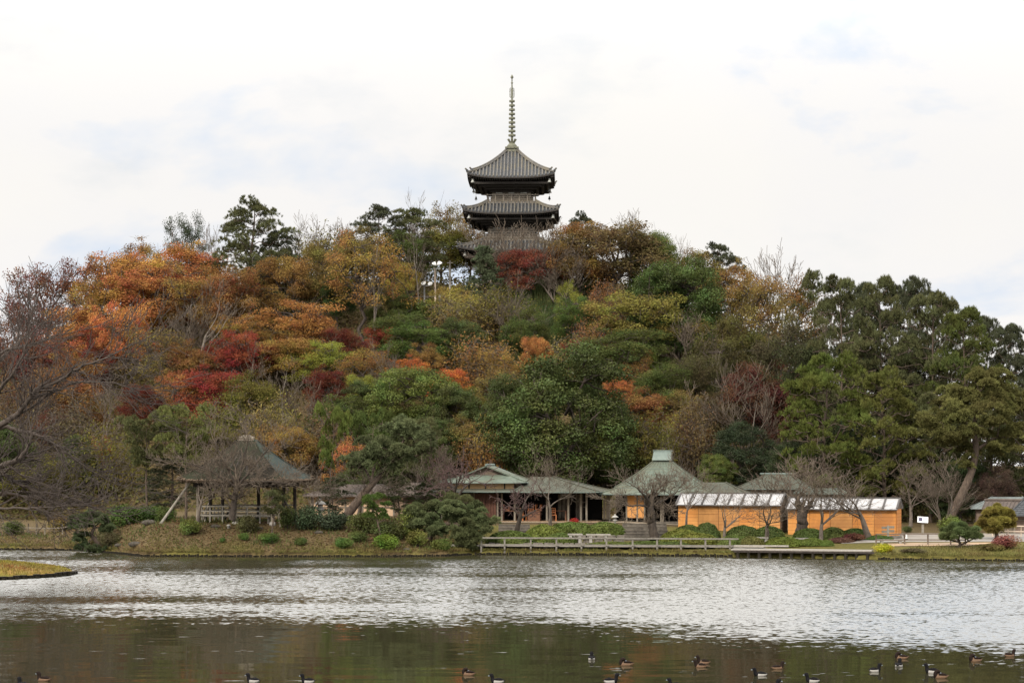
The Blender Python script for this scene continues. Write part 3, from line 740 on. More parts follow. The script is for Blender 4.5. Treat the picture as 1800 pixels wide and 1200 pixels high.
# ---------------------------------------------------------------- the wooded hill
O_ = (.40, .15, .055); OB = (.25, .11, .045); OS = (.48, .165, .06); GO = (.30, .165, .05); YE = (.35, .26, .06); RE = (.26, .042, .034); DR = (.14, .03, .024)
RB = (.17, .062, .045); OL = (.135, .115, .03); OT = (.21, .15, .052); BR = (.14, .085, .045); EG = (.058, .08, .026); EL = (.095, .13, .034); PG = (.088, .10, .045)
PY = (.12, .12, .036); YG = (.26, .26, .045); BG = (.075, .098, .055); MG = (.10, .115, .034); PD = (.062, .072, .042); OG = (.25, .135, .045); PK = (.30, .12, .06)
HG = 'trees on the wooded hill'
HILL = [
 # --- skyline, far side
 ('S', 88, 458, 650, 120, RB, 'dull red-brown tree with sky gaps, first crown of the left skyline'),
 ('S', 35, 520, 700, 100, RB, 'low brownish red tree half hidden by bare branches at the left end of the skyline'),
 ('S', 142, 452, 630, 80, RB, 'reddish brown tree on the left skyline next to the golden orange one'),
 ('B', 215, 438, 600, 120, O_, 'orange tree on the left skyline above the golden orange crown'),
 ('S', 258, 415, 560, 90, OG, 'thin twiggy orange tree sticking up beside the sparse dark sapling'),
 ('S', 332, 372, 540, 62, (.06, .075, .045), 'sparse dark green sapling standing alone above the orange crowns on the skyline'),
 ('B', 330, 428, 575, 120, O_, 'bright orange crown under the sparse dark sapling'),
 ('A', 372, 395, 540, 60, BR, 'bare thin tree between the dark sapling and the tall left pine'),
 ('Q', 442, 350, 560, 130, PG, 'tall dark pine, highest crown of the left skyline'),
 ('Q', 492, 402, 545, 84, PD, 'blackish pine at the right foot of the tall left pine'),
 ('A', 545, 378, 520, 90, BR, 'bare fine-twigged tree on the skyline right of the tall left pine'),
 ('A', 588, 384, 520, 70, BR, 'second bare tree on the skyline, next to the dark dense skyline pines'),
 ('U', 575, 398, 520, 120, OL, 'rounded olive brown crown on the skyline left of the dark dense skyline pines'),
 ('B', 630, 398, 530, 90, OT, 'olive gold crown at the left edge of the dark dense skyline pines'),
 ('Q', 668, 362, 518, 92, PD, 'dark dense pine on the skyline left of the pagoda, left half of a flat dome'),
 ('Q', 722, 366, 520, 96, PG, 'dark dense pine on the skyline left of the pagoda, right half of a flat dome'),
 ('A', 722, 345, 500, 56, BR, 'bare twiggy treetop poking out above the dark dense skyline pines'),
 ('B', 712, 405, 522, 84, MG, 'dull green tree right under the dark dense skyline pines'),
 ('S', 790, 352, 520, 80, OT, 'tall gold and olive tree with sky gaps directly left of the pagoda'),
 ('S', 828, 375, 505, 56, OG, 'small orange-tipped tree touching the pagoda\'s left eaves'),
 ('B', 775, 392, 520, 84, OL, 'olive tree behind the floodlight poles'),
 ('Q', 1020, 374, 515, 70, PD, 'dark pine top showing right of the pagoda\'s middle roof'),
 ('A', 1105, 370, 515, 80, BR, 'bare treetop on the skyline above the broad olive brown tree'),
 ('B', 1072, 385, 548, 165, (.145, .10, .046), 'broad olive brown tree right of the pagoda, largest crown of that skyline'),
 ('B', 1018, 392, 545, 80, OG, 'orange and green tree between the pagoda and the broad olive brown tree'),
 ('E', 1150, 402, 560, 80, EL, 'smooth green crown sloping down the skyline right of the broad olive brown tree'),
 ('A', 1200, 420, 560, 60, BR, 'bare twiggy tree on the skyline dip right of the smooth green crown'),
 ('Q', 1262, 428, 590, 90, PD, 'dark pine on the right skyline above the olive gold crowns'),
 ('B', 1232, 440, 590, 90, OT, 'olive gold crown in front of the dark skyline pine'),
 ('S', 1305, 452, 620, 80, OG, 'gold brown tree right of the dark skyline pine'),
 ('A', 1352, 438, 640, 90, BR, 'grey bare tree standing out on the right skyline'),
 ('S', 1395, 483, 680, 110, OG, 'orange and olive tree left of the right-hand pine wood'),
 ('Q', 1425, 476, 720, 60, PG, 'small pine top at the left end of the right-hand pine wood'),
 # --- left slope, orange and red
 ('S', 178, 480, 640, 110, GO, 'golden orange tree with dark branches on the left slope'),
 ('B', 262, 458, 625, 150, O_, 'large soft orange crown in the middle of the left slope'),
 ('S', 345, 458, 620, 130, OG, 'orange crown crossed by bare grey twigs below the bright orange skyline crown'),
 ('B', 400, 470, 620, 100, OB, 'brown orange crown under the tall left pine'),
 ('B', 220, 528, 692, 78, OS, 'brightest salmon orange crown on the left slope'),
 ('B', 145, 538, 690, 100, O_, 'orange tree left of the brightest salmon crown'),
 ('S', 108, 598, 712, 50, YG, 'yellow-green crown among the bare branches at left'),
 ('B', 162, 606, 716, 66, DR, 'dull dark red crown below the orange tree at left'),
 ('V', 352, 490, 712, 140, BR, 'tall bare many-stemmed tree in front of the orange crowns'),
 ('A', 300, 500, 705, 120, BR, 'wide bare brown tree left of the tall many-stemmed one'),
 ('S', 280, 575, 715, 110, OT, 'olive orange crown under the wide bare brown tree'),
 ('B', 415, 552, 665, 80, GO, 'gold orange crown above the large scarlet maple'),
 ('M', 415, 572, 706, 110, RE, 'upper scarlet maple at the heart of the left slope'),
 ('M', 378, 640, 770, 130, RE, 'large scarlet maple above the two garden pines'),
 ('S', 315, 648, 765, 80, O_, 'sparse orange tree left of the large scarlet maple'),
 ('M', 248, 672, 775, 72, DR, 'dark maroon maple in the shade of the left slope'),
 ('B', 335, 600, 730, 70, OB, 'brown orange shrub-like tree between the bare stems'),
 ('Q', 478, 440, 580, 90, PG, 'dark green pine boughs below the tall left pine'),
 ('M', 497, 442, 590, 90, OG, 'orange maple right below the dark pine boughs'),
 ('C', 584, 444, 560, 38, BG, 'young blue-green conifer among the orange maples'),
 ('B', 594, 490, 590, 50, EG, 'dark evergreen clump below the young blue-green conifer'),
 ('S', 640, 402, 605, 130, GO, 'tall gold orange tree with a pale trunk left of the floodlights'),
 ('V', 660, 395, 610, 60, BR, 'slim pale bare stem rising through the tall gold orange tree'),
 ('B', 560, 425, 575, 80, OT, 'tan crown between the orange maple and the tall gold tree'),
 ('M', 520, 520, 650, 150, (.36, .15, .05), 'wide orange maple with a dark crooked trunk in the middle left of the hill'),
 ('B', 470, 560, 660, 70, OG, 'golden brown crown left of the wide orange maple'),
 ('M', 700, 450, 545, 62, YE, 'bright yellow spray of leaves left of the floodlights'),
 ('V', 737, 402, 548, 50, BR, 'slender bare tree left of the floodlights'),
 ('B', 690, 505, 590, 70, MG, 'dark green brush under the bright yellow spray'),
 ('M', 600, 574, 670, 80, DR, 'dark red maple above the yellow-green branches'),
 ('M', 676, 570, 650, 60, RE, 'small red maple left of the green mound'),
 ('M', 566, 592, 692, 100, YG, 'yellow-green layered tree over the dark red maple'),
 ('M', 578, 640, 745, 84, DR, 'deep red maple low in the middle left of the hill'),
 ('B', 500, 585, 690, 90, GO, 'gold crown below the wide orange maple'),
 ('S', 645, 604, 720, 90, OG, 'gold olive tree with pale crooked branches'),
 ('M', 640, 655, 745, 60, YG, 'small yellow-green tree at the left edge of the bright evergreen mound'),
 ('E', 640, 668, 770, 80, EG, 'dark evergreen left of the bright evergreen mound'),
 # --- left foot, brown twiggy zone
 ('B', 45, 572, 800, 110, RB, 'dull russet tree on the far left slope behind the lakeside branches'),
 ('B', 120, 625, 810, 100, OB, 'russet tree below the yellow-green crown at left'),
 ('A', 190, 660, 840, 120, BR, 'bare brown tree left of the garden pines'),
 ('U', 30, 650, 830, 130, BR, 'brown thicket at the left edge of the hill foot'),
 ('U', 110, 700, 860, 140, (.11, .078, .045), 'dark brown thicket behind the lakeside branches'),
 ('U', 190, 735, 880, 120, OL, 'olive brown thicket left of the garden pines'),
 ('S', 175, 765, 880, 50, O_, 'small orange tree behind the bare lakeside branches'),
 ('B', 60, 800, 905, 110, OL, 'olive bush at the foot of the left slope'),
 ('E', 0, 740, 890, 120, EG, 'dark evergreen at the far left foot of the hill'),
 ('V', 500, 625, 790, 70, OT, 'tall pale bare tree above the pavilion roof'),
 ('V', 462, 640, 800, 60, BR, 'thin grey bare tree left of the pale one above the pavilion'),
 ('A', 535, 660, 800, 100, BR, 'grey bare tree below the deep red maple'),
 ('U', 470, 690, 840, 110, OT, 'tan thicket behind the pavilion roof'),
 ('U', 560, 715, 850, 120, BR, 'brown thicket right of the pavilion roof'),
 ('U', 410, 680, 820, 100, OL, 'olive thicket below the large scarlet maple'),
 # --- centre
 ('A', 930, 378, 540, 120, PK, 'bare pinkish cherry in front of the pagoda\'s lower roofs'),
 ('A', 888, 390, 542, 110, PK, 'bare pinkish twiggy cherry veiling the left of the pagoda\'s lowest roof'),
 ('A', 962, 388, 544, 110, PK, 'bare pinkish twiggy cherry veiling the right of the pagoda\'s lowest roof'),
 ('M', 930, 432, 542, 96, (.20, .048, .038), 'dull red maple in front of the pagoda base'),
 ('C', 850, 432, 560, 80, BG, 'young blue-green pine in front of the pagoda\'s lower left eaves'),
 ('A', 990, 425, 560, 120, BR, 'bare leaning cherry right of the red maple by the pagoda'),
 ('G', 728, 526, 580, 110, EL, 'smooth green bush mound under the floodlight fence'),
 ('S', 798, 500, 590, 90, YE, 'yellowish low tree below the floodlights'),
 ('U', 815, 505, 610, 120, OT, 'dry tan thicket on the bank below the pagoda'),
 ('U', 880, 500, 600, 110, OL, 'olive thicket below the young blue-green pine'),
 ('B', 730, 562, 660, 100, EL, 'fresh green bush in the middle of the hill'),
 ('E', 812, 560, 660, 78, EG, 'dark round evergreen below the dry tan thicket'),
 ('A', 870, 520, 640, 90, OT, 'pale bare tree on the grassy slope below the pagoda'),
 ('M', 752, 598, 680, 60, OG, 'small gold orange maple above the bright evergreen mound'),
 ('M', 712, 622, 710, 70, (.44, .12, .04), 'orange-red maple just above the bright evergreen mound'),
 ('M', 790, 645, 725, 62, (.52, .12, .04), 'vivid orange-red maple right of the bright evergreen mound'),
 ('U', 850, 582, 700, 130, OG, 'tan orange thicket above the great dark evergreen'),
 ('E', 725, 640, 800, 150, EL, 'bright evergreen mound in the middle of the hill'),
 ('S', 890, 618, 720, 66, GO, 'gold tree at the upper left of the great dark evergreen'),
 ('M', 942, 585, 690, 44, O_, 'orange sprig above the great dark evergreen'),
 ('M', 1008, 590, 690, 40, RE, 'little red sprig above the right of the great dark evergreen'),
 ('E', 985, 605, 870, 235, (.058, .084, .026), 'great dark evergreen, largest crown at the foot of the hill'),
 ('E', 900, 660, 850, 110, EG, 'dark evergreen shoulder left of the great one'),
 ('E', 1060, 690, 860, 110, EG, 'dark evergreen shoulder right of the great one'),
 ('E', 752, 728, 850, 90, EG, 'blackish evergreen behind the leaning garden pine'),
 ('B', 805, 732, 850, 74, OT, 'tan and olive bush behind the left tea house'),
 ('U', 862, 732, 860, 90, OG, 'tangle of tan vines over the left tea house'),
 ('A', 780, 760, 890, 100, BR, 'grey bare tree beside the left tea house roof'),
 ('E', 700, 780, 890, 110, EG, 'dark evergreen between the leaning pine and the left tea house'),
 ('E', 640, 810, 895, 90, EG, 'dark evergreen behind the leaning pine trunk'),
 ('S', 605, 765, 880, 80, O_, 'sparse orange maple right of the pavilion'),
 # --- right slope
 ('U', 1062, 488, 590, 66, OB, 'rust brown shrub at the right end of the grassy slope'),
 ('E', 1188, 458, 640, 150, (.055, .088, .026), 'layered dark green tree on the right shoulder of the hill'),
 ('M', 1172, 450, 570, 62, YG, 'yellowish twig tips on top of the layered dark green tree'),
 ('S', 1290, 480, 650, 120, (.25, .155, .05), 'sparse gold tree with patches of sky behind it on the right slope'),
 ('S', 1340, 500, 670, 100, OT, 'olive gold tree right of the sparse gold tree'),
 ('B', 1130, 510, 650, 135, (.21, .17, .045), 'olive tree with a pale orange top in the middle of the right slope'),
 ('U', 1045, 550, 650, 70, OB, 'rusty thicket left of the olive tree with the orange top'),
 ('B', 1095, 578, 690, 130, MG, 'mixed green trees below the olive tree with the orange top'),
 ('A', 1205, 548, 705, 110, (.2, .2, .2), 'grey bare tree with spreading antler branches on the right slope'),
 ('B', 1300, 555, 720, 120, (.115, .10, .035), 'dark olive tree below the sparse gold tree'),
 ('B', 1255, 600, 740, 100, (.085, .075, .032), 'shaded olive tree right of the grey bare tree'),
 ('C', 1146, 622, 730, 46, EL, 'narrow green conifer below the mixed green trees'),
 ('M', 1086, 640, 735, 50, OS, 'orange tan maple at the upper right of the great dark evergreen'),
 ('S', 1120, 612, 730, 50, OG, 'gold sapling left of the narrow green conifer'),
 ('B', 1128, 682, 790, 84, OB, 'rust and orange hedge-like crown right of the great dark evergreen'),
 ('B', 1192, 680, 790, 60, OT, 'tan crown next to the rust hedge-like crown'),
 ('S', 1200, 712, 815, 76, YE, 'bright yellow tree above the central tea house'),
 ('M', 1228, 745, 825, 46, (.56, .20, .03), 'small orange-yellow maple right of the bright yellow tree'),
 ('U', 1140, 715, 850, 110, OL, 'viny olive thicket above the central tea house roof'),
 ('B', 1065, 760, 870, 50, YG, 'light green leafy vine hanging beside the left tea house'),
 ('A', 1300, 640, 840, 150, (.2, .2, .2), 'large bare purple-brown tree above the orange sheds'),
 ('B', 1330, 640, 830, 110, (.12, .048, .036), 'dusky maroon tree behind the large bare one'),
 ('M', 1372, 618, 800, 100, RB, 'red-brown maple at the left edge of the pine wood'),
 ('E', 1258, 795, 880, 60, EL, 'green bush right of the central tea house roof'),
 ('E', 1310, 740, 870, 110, (.03, .045, .022), 'blackish evergreen behind the orange sheds'),
 ('U', 1220, 690, 840, 90, BR, 'brown thicket between the yellow tree and the large bare one'),
 ('A', 1440, 530, 800, 130, BR, 'bare dark brown tree leaning against the pine wood'),
 ('B', 1385, 560, 800, 110, (.085, .075, .04), 'dull brown green tree left of the pine wood'),
 ('E', 140, 765, 885, 80, EG, 'dark evergreen behind the tips of the lakeside branches'),
 ('M', 92, 715, 850, 70, RB, 'dull rust maple half hidden by the lakeside branches'),
 ('V', 60, 640, 840, 60, BR, 'tall bare stem at the far left foot of the hill'),
 ('B', 440, 655, 800, 90, OL, 'olive tree directly right of the large scarlet maple'),
 ('V', 430, 600, 790, 60, OT, 'pale bare stem right of the large scarlet maple'),
 ('B', 505, 745, 868, 90, OG, 'ochre bush behind the pavilion roof ridge'),
 ('B', 598, 695, 815, 90, MG, 'dull green tree below the deep red maple'),
 ('E', 668, 745, 860, 80, EG, 'dark evergreen just under the spreading pine pad'),
 ('B', 835, 680, 800, 100, OL, 'olive tree filling the gap left of the great dark evergreen'),
 ('S', 868, 645, 760, 80, OT, 'thin tan tree between the vivid orange-red maple and the great dark evergreen'),
 ('E', 800, 675, 825, 80, EG, 'dark evergreen at the right end of the bright evergreen mound'),
 ('B', 1100, 745, 850, 80, OL, 'olive tree at the right foot of the great dark evergreen'),
 ('B', 1170, 640, 765, 90, MG, 'green-brown tree right of the narrow green conifer'),
 ('B', 1215, 625, 760, 80, (.08, .07, .032), 'dim brown tree below the grey antler-branched tree'),
 ('V', 1262, 590, 765, 60, BR, 'thin bare stem between the dim brown tree and the large bare one'),
 ('B', 1258, 690, 815, 90, (.10, .075, .036), 'dull brown crown right of the bright yellow tree'),
 ('S', 1000, 490, 600, 40, YG, 'yellow sapling on the bamboo grass slope'),
 ('B', 925, 540, 650, 70, MG, 'green bush at the left side of the bamboo grass slope'),
 ('V', 895, 470, 600, 50, OT, 'thin pale bare stem left of the bamboo grass'),
 ('U', 1000, 585, 690, 110, OT, 'tan thicket along the lower edge of the bamboo grass'),
 ('B', 1010, 520, 625, 60, EL, 'fresh green bush on the right side of the bamboo grass'),
 ('B', 700, 545, 640, 80, MG, 'mixed green thicket left of the fresh green bush'),
 ('A', 690, 600, 745, 80, OT, 'pale bare crooked tree left of the orange-red maple'),
 ('B', 380, 745, 850, 80, OL, 'olive bush between the bright garden pine and the pavilion roof'),
 ('B', 1420, 600, 840, 100, (.06, .065, .03), 'dark green brown tree at the left foot of the pine wood'),
]
for k, px, top, base, w_, c, lab in HILL:
    plant(k, px, top, base, w_, c, lab, HG, D={'tall gold and': 238.0, 'olive tree be': 231.0, 'small orange-t': 240.0}.get(lab[:14].strip() if lab.startswith('small') else lab[:13]))
# right-hand pine wood: tall trunks on low ground with sky between them
PW = 'pines of the right-hand wood'
PINES = [
 ('P', 1484, 486, 880, 95, PG, 171, 'tall pine at the left end of the right-hand wood'),
 ('P', 1552, 486, 885, 105, PG, 172, 'tall pine with a bare pale trunk in the middle of the right-hand wood'),
 ('P', 1606, 486, 880, 60, PD, 178, 'slim pine with one dark sprig above the right-hand wood'),
 ('P', 1640, 512, 890, 120, PG, 170, 'broad tall pine left of the highest open sky at right'),
 ('P', 1700, 540, 890, 120, (.075, .098, .03), 167, 'big round-headed pine near the right edge'),
 ('P', 1765, 570, 890, 90, PD, 172, 'sparse pine leaning over the right edge of the wood'),
 ('P', 1828, 560, 890, 110, PD, 170, 'pine cut off by the right edge of the picture'),
 ('P', 1520, 520, 880, 80, PD, 180, 'dark pine behind the two tall left ones'),
 ('P', 1515, 500, 880, 90, PD, 183, 'shadowy pine behind the left end of the right-hand wood'),
 ('P', 1580, 505, 885, 90, PD, 184, 'shadowy pine behind the pale-trunked pine'),
 ('P', 1668, 528, 890, 100, PG, 181, 'pine behind the gap left of the big round-headed one'),
 ('P', 1735, 556, 890, 90, PD, 182, 'dark pine behind the sparse leaning one'),
 ('Q', 1500, 590, 880, 120, PD, 175, 'dusky low-branched pine between the tall pines at left of the wood'),
 ('Q', 1600, 610, 885, 120, PD, 176, 'dusky low-branched pine in the middle of the wood'),
 ('Q', 1690, 615, 890, 120, PG, 174, 'low-branched pine under the big round-headed one'),
 ('Q', 1448, 622, 880, 150, (.085, .115, .03), 160, 'wide bright green pine behind the second orange shed'),
 ('Q', 1552, 645, 890, 130, MG, 158, 'dense green pine behind the bare tree at the second shed'),
 ('Q', 1740, 690, 905, 130, PG, 159, 'green pine directly behind the yellowish leaning one'),
 ('Q', 1805, 680, 905, 110, PG, 156, 'dark green pine above the farm buildings at the right edge'),
 ('Q', 1635, 690, 895, 110, PG, 160, 'green pine left of the yellowish leaning one'),
 ('E', 1500, 740, 890, 120, (.04, .06, .026), 163, 'shadowy evergreen under the pine wood'),
 ('E', 1600, 770, 900, 110, (.04, .058, .024), 163, 'shadowy evergreen behind the signboard'),
 ('E', 1690, 810, 905, 110, (.04, .06, .024), 158, 'dark evergreen bush beside the leaning pine trunk'),
 ('E', 1400, 770, 890, 100, (.035, .05, .022), 163, 'dark evergreen behind the roofs of the orange sheds'),
 ('A', 1600, 805, 905, 110, BR, 150, 'bare bushy tree right of the second orange shed'),
 ('B', 1748, 815, 905, 60, (.10, .065, .05), 151, 'dusky reddish bush behind the farm building roofs'),
]
for k, px, top, base, w_, c, D, lab in PINES:
    plant(k, px, top, base, w_, c, lab, PW, D=D)

# undergrowth on the whole slope: nobody could count it
rng = np.random.default_rng(3)
n = 120000
px_ = rng.uniform(-160, 1900, n); y_ = rng.uniform(158, 236, n); x_ = wx(px_, y_)
keep = hgt(x_, y_) > 1.2
px_, y_, x_ = px_[keep], y_[keep], x_[keep]
hz = rng.random(len(x_)) ** 1.6 * (1.5 + .9 * np.sin(x_ * .5) * np.sin(y_ * .43))
P = np.stack([x_, y_, hgt(x_, y_) + np.abs(hz)], -1)
V_, Q_ = leaves(rng, P, np.tile([0, -.4, .5], (len(P), 1)), .34, .2, .6, .3)
me = np_mesh('undergrowth', V_, Q_, [M['leaf']], np.clip(rng.normal(.42, .2, len(P)), 0, 1))
o = link(bpy.data.objects.new('undergrowth', me)); o.color = (.12, .098, .038, .7); tag(o, 'tangled brown and green undergrowth covering the hillside', 'undergrowth', kind='stuff')
# tall green bamboo grass on the slope under the pagoda
n = 26000
px_ = np.clip(rng.normal(970, 42, n), 880, 1055); y_ = rng.uniform(186, 222, n); x_ = wx(px_, y_)
h_ = rng.uniform(.8, 2.4, n); P = np.stack([x_, y_, hgt(x_, y_) + h_ * .5], -1)
T_ = norm(np.stack([rng.normal(0, .18, n), rng.normal(0, .18, n), np.ones(n)], -1)); B_ = norm(np.cross(T_, rng.normal(size=(n, 3))))
V_, Q_ = quads(P, T_, B_, h_, .12)
o = link(bpy.data.objects.new('bamboo_grass', np_mesh('bamboo_grass', V_, Q_, [M['leaf']], np.clip(rng.normal(.5, .22, n), 0, 1))))
o.color = (.085, .105, .04, .5); tag(o, 'tall green bamboo grass on the slope below the pagoda', 'grass', kind='stuff')
# ---------------------------------------------------------------- the three-storey pagoda
PD_ = 230.0; PZ = 25.9
def pz(py, D): return wz(py, D) - PZ          # height over the pagoda's foot for a photo row at depth D
pag = thing('pagoda', 'dark three-storey wooden pagoda with grey tiled roofs and a tall ringed spire on the hilltop', 'pagoda', (0.0, PD_, PZ), math.radians(-1.5))
def frame4(fn):
    """call fn(to_world) for the four sides; to_world maps (across, outwards, z)"""
    for k in range(4):
        c, s = round(math.cos(k * math.pi / 2)), round(math.sin(k * math.pi / 2))
        fn(lambda u, v, z, c=c, s=s: (u * c + v * s, u * s - v * c, z))
def tiled_roof(half, top, ze, zt, lift, ntile, name='roof'):
    def zz(s, uu): return ze + (zt - ze) * (.62 * s + .38 * s * s) + lift * np.abs(uu) ** 3.2 * (1 - s) ** 2
    b = MB()
    def side(W):
        G = []
        for s in np.linspace(0, 1, 9):
            h = half + (top - half) * s
            G.append([W(u * h, h, zz(s, u)) for u in np.linspace(-1, 1, 25)])
        b.grid(G, 0, True)
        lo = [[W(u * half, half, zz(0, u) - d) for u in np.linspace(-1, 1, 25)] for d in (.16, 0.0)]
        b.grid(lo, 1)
        for i in range(ntile):
            x = (i + .5) / ntile * 2 * half - half
            smax = min(1.0, (half - abs(x)) / (half - top)) if half > top else 1
            if smax < .06: continue
            ss = np.linspace(0, smax, 7); pts = []
            for s in ss:
                h = half + (top - half) * s
                pts.append(W(x, h, zz(s, x / h) + .06))
            b.tube(pts, .10, 6, 2)
    frame4(side)
    r = b
    for sx, sy in ((1, 1), (1, -1), (-1, 1), (-1, -1)):       # hip ridges with two end ornaments
        pts = [(sx * (half + (top - half) * s), sy * (half + (top - half) * s), zz(s, 1.0) + .14) for s in np.linspace(0, 1, 9)]
        r.tube(pts, .15, 6, 2)
        r.tube([(p[0], p[1], p[2] + .2) for p in pts[1:]], .10, 6, 2)
        for f, hh in ((0.0, .20), (.11, .22)):
            h = half + (top - half) * f; z0 = zz(f, 1.0) + .2
            r.box(sx * h - .13, sx * h + .13, sy * h - .13, sy * h + .13, z0, z0 + hh, 0)
            r.bar((sx * h, sy * h, z0 + hh * .6), (sx * (h + .2), sy * (h + .2), z0 + hh + .10), .14, .14, 2)
    return b.build(name, [M['tile_dark'], M['wood_soffit'], M['tile_grey']], pag)
def eaves(half, wall, ze, zw, lift, name='eaves'):
    """underside: boarded soffit, two rows of rafters, stepped brackets down to the wall head"""
    b = MB()
    def zz(v, uu): return ze - .18 + lift * np.abs(uu) ** 3.2 * ((v - wall) / (half - wall)) ** 2
    def side(W):
        b.grid([[W(u * h, h, zz(h, u) - .02) for u in np.linspace(-1, 1, 17)] for h in np.linspace(half - .05, wall, 6)], 0, flip=True)
        n = int(half * 2 / .26)
        for i in range(n):
            x = (i + .5) / n * 2 * half - half
            v0 = max(wall, abs(x) * 1.0)
            for (a, c, dz) in ((half - .12, half * .72 + wall * .28, .08), (half - .9, wall, .22)):
                if v0 >= a - .1: continue
                c = max(c, v0)
                b.bar(W(x, a, zz(a, x / half) - dz), W(x, c, zz(c, x / half) - dz - .03), .11, .12, 1)
        steps = 4
        for t in range(steps):
            h = wall + .12 + (half - wall) * .70 * t / (steps - 1); z = zw + (ze - .55 - zw) * t / (steps - 1)
            p, q = W(-h, h, z), W(h, h, z)
            b.bar(p, q, .26, .24, 1)
            if t < steps - 1:
                h2 = h + (half - wall) * .70 / (steps - 1)
                for u in np.linspace(-wall, wall, 6):
                    b.bar(W(u, h - .35, z + .22), W(u, h2 + .1, z + .34), .24, .22, 1)
                    for dd in (-.32, 0, .32): b.box(*sorted((W(u + dd - .09, h + .02, 0)[0], W(u + dd + .09, h + .2, 0)[0])), *sorted((W(u + dd - .09, h + .02, 0)[1], W(u + dd + .09, h + .2, 0)[1])), z + .13, z + .27, 1)
                b.bar(W(h - .4, h - .4, z + .2), W(h2 + .15, h2 + .15, z + .36), .26, .24, 1)
    frame4(side)
    for sx in (1, -1):
        for sy in (1, -1): b.bar((sx * wall, sy * wall, ze - .5), (sx * (half - .1), sy * (half - .1), ze + lift - .32), .28, .26, 1)
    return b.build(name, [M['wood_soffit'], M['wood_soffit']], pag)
def storey(half, z0, z1, name='wall'):
    b = MB(); b.box(-half + .06, half - .06, -half + .06, half - .06, z0, z1, 1)
    def side(W):
        for u in (-1, -.36, .36, 1):
            x = u * (half - .11)
            b.tube([W(x, half - .09, z0), W(x, half - .09, z1)], .14, 8, 0)
        for f in (.0, .28, .62, .93):
            z = z0 + .08 + (z1 - z0) * f
            b.bar(W(-half, half + .03, z), W(half, half + .03, z), .12, .17, 0)
        for a, c in ((-.9, -.42), (.42, .9)):                 # lattice windows
            for i in range(11):
                x = (a + (c - a) * (i + .5) / 11) * half
                b.bar(W(x, half - .02, z0 + .35 + (z1 - z0) * .28), W(x, half - .02, z0 + (z1 - z0) * .62), .055, .05, 0)
        for x in (-.17, .17):                                 # plank doors
            b.bar(W(x * half * 1.0, half - .01, z0 + .16), W(x * half * 1.0, half - .01, z0 + (z1 - z0) * .6), .30 * half, .06, 0)
        for u in (-.65, 0, .65):                              # frog-leg struts under the wall plate, pale ends
            x = u * half
            b.add([W(x - .42, half + .05, z1 - .50), W(x + .42, half + .05, z1 - .50), W(x + .12, half + .05, z1 - .05), W(x - .12, half + .05, z1 - .05),
                   W(x - .42, half - .05, z1 - .50), W(x + .42, half - .05, z1 - .50), W(x + .12, half - .05, z1 - .05), W(x - .12, half - .05, z1 - .05)],
                  [(0, 1, 2, 3), (7, 6, 5, 4), (0, 4, 5, 1), (1, 5, 6, 2), (2, 6, 7, 3), (3, 7, 4, 0)], 2)
    frame4(side)
    return b.build(name, [M['wood_pagoda'], M['wood_old'], M['bell_pale']], pag)
def balcony(half, z0, h):
    b = MB()
    b.box(-half, half, -half, half, z0 - .22, z0 - .04, 0)
    b.box(-half - .06, half + .06, -half - .06, half + .06, z0 - .04, z0 + .04, 1)
    def side(W):
        for f, t, o in ((.28, .09, 0.0), (.62, .08, 0.0), (1.0, .11, .32)):
            b.bar(W(-half - o, half - .08, z0 + h * f), W(half + o, half - .08, z0 + h * f), t, t, 0)
        for u in np.linspace(-1, 1, 7):
            b.bar(W(u * (half - .08), half - .08, z0), W(u * (half - .08), half - .08, z0 + h * (1.12 if abs(u) == 1 else 1)), .11, .11, 0)
        for u in (-.8, -.4, 0, .4, .8): b.bar(W(u * half, half - .5, z0 - .36), W(u * half, half + .02, z0 - .30), .16, .18, 1)
    frame4(side)
    return b.build('balcony', [M['wood_pagoda'], M['wood_old']], pag)
E3, E2, E1 = pz(311, 225), pz(374, 224.6), pz(440, 224.1)
tiled_roof(4.95, .62, E3, pz(267, 229.4), .46, 25)
tiled_roof(5.42, 2.75, E2, pz(356.5, 227.4), .42, 27)
tiled_roof(5.92, 3.05, E1, pz(421.5, 227), .45, 29)
eaves(4.85, 2.2, E3, pz(336, 227.6), .46); eaves(5.3, 2.65, E2, pz(398, 227.2), .42); eaves(5.8, 3.0, E1, pz(463, 227), .45)
storey(2.15, pz(358, 227.8), pz(333, 227.8)); storey(2.6, pz(424, 227.3), pz(394, 227.3)); storey(3.0, .75, pz(458, 227))
balcony(2.82, pz(353.5, 227.2), .72); balcony(3.2, pz(419, 226.8), .75)
bs = MB(); bs.box(-4.2, 4.2, -4.2, 4.2, -1.2, .62); bs.box(-4.35, 4.35, -4.35, 4.35, .62, .75); bs.build('stone_base', M['stone'], pag)
bl = [(4.35, E3 - .12, .40, 4.35), (4.75, E2 - .12, .40, 4.75), (5.2, E1 - .12, .40, 5.2)]
for hx, z, s_, hy in bl:
    for sx in (-1, 1):
        for sy in (-1, 1):
            b = MB().lathe([(.05, 0), (.11, -.06), (.15, -.30), (.22, -.48), (.19, -.48), (.02, -.44)], (0, 0, 0), 10)
            b.bar((0, 0, 0), (0, 0, .30), .03); b.build('bell', M['bell_pale'], pag, (sx * hx, sy * hy, z + .05))
            b = MB().lathe([(.04, 0), (.09, -.05), (.12, -.22), (.17, -.36), (.15, -.36), (.02, -.33)], (0, 0, 0), 10)
            b.bar((0, 0, 0), (0, 0, .5), .03); b.bar((0, 0, -.3), (0, 0, -.52), .05); b.build('bell', M['bell_dark'], pag, (sx * (hx - .05), sy * (hy - 1.2), z - 1.0))
zs = lambda py: pz(py, 230)
sp = MB()
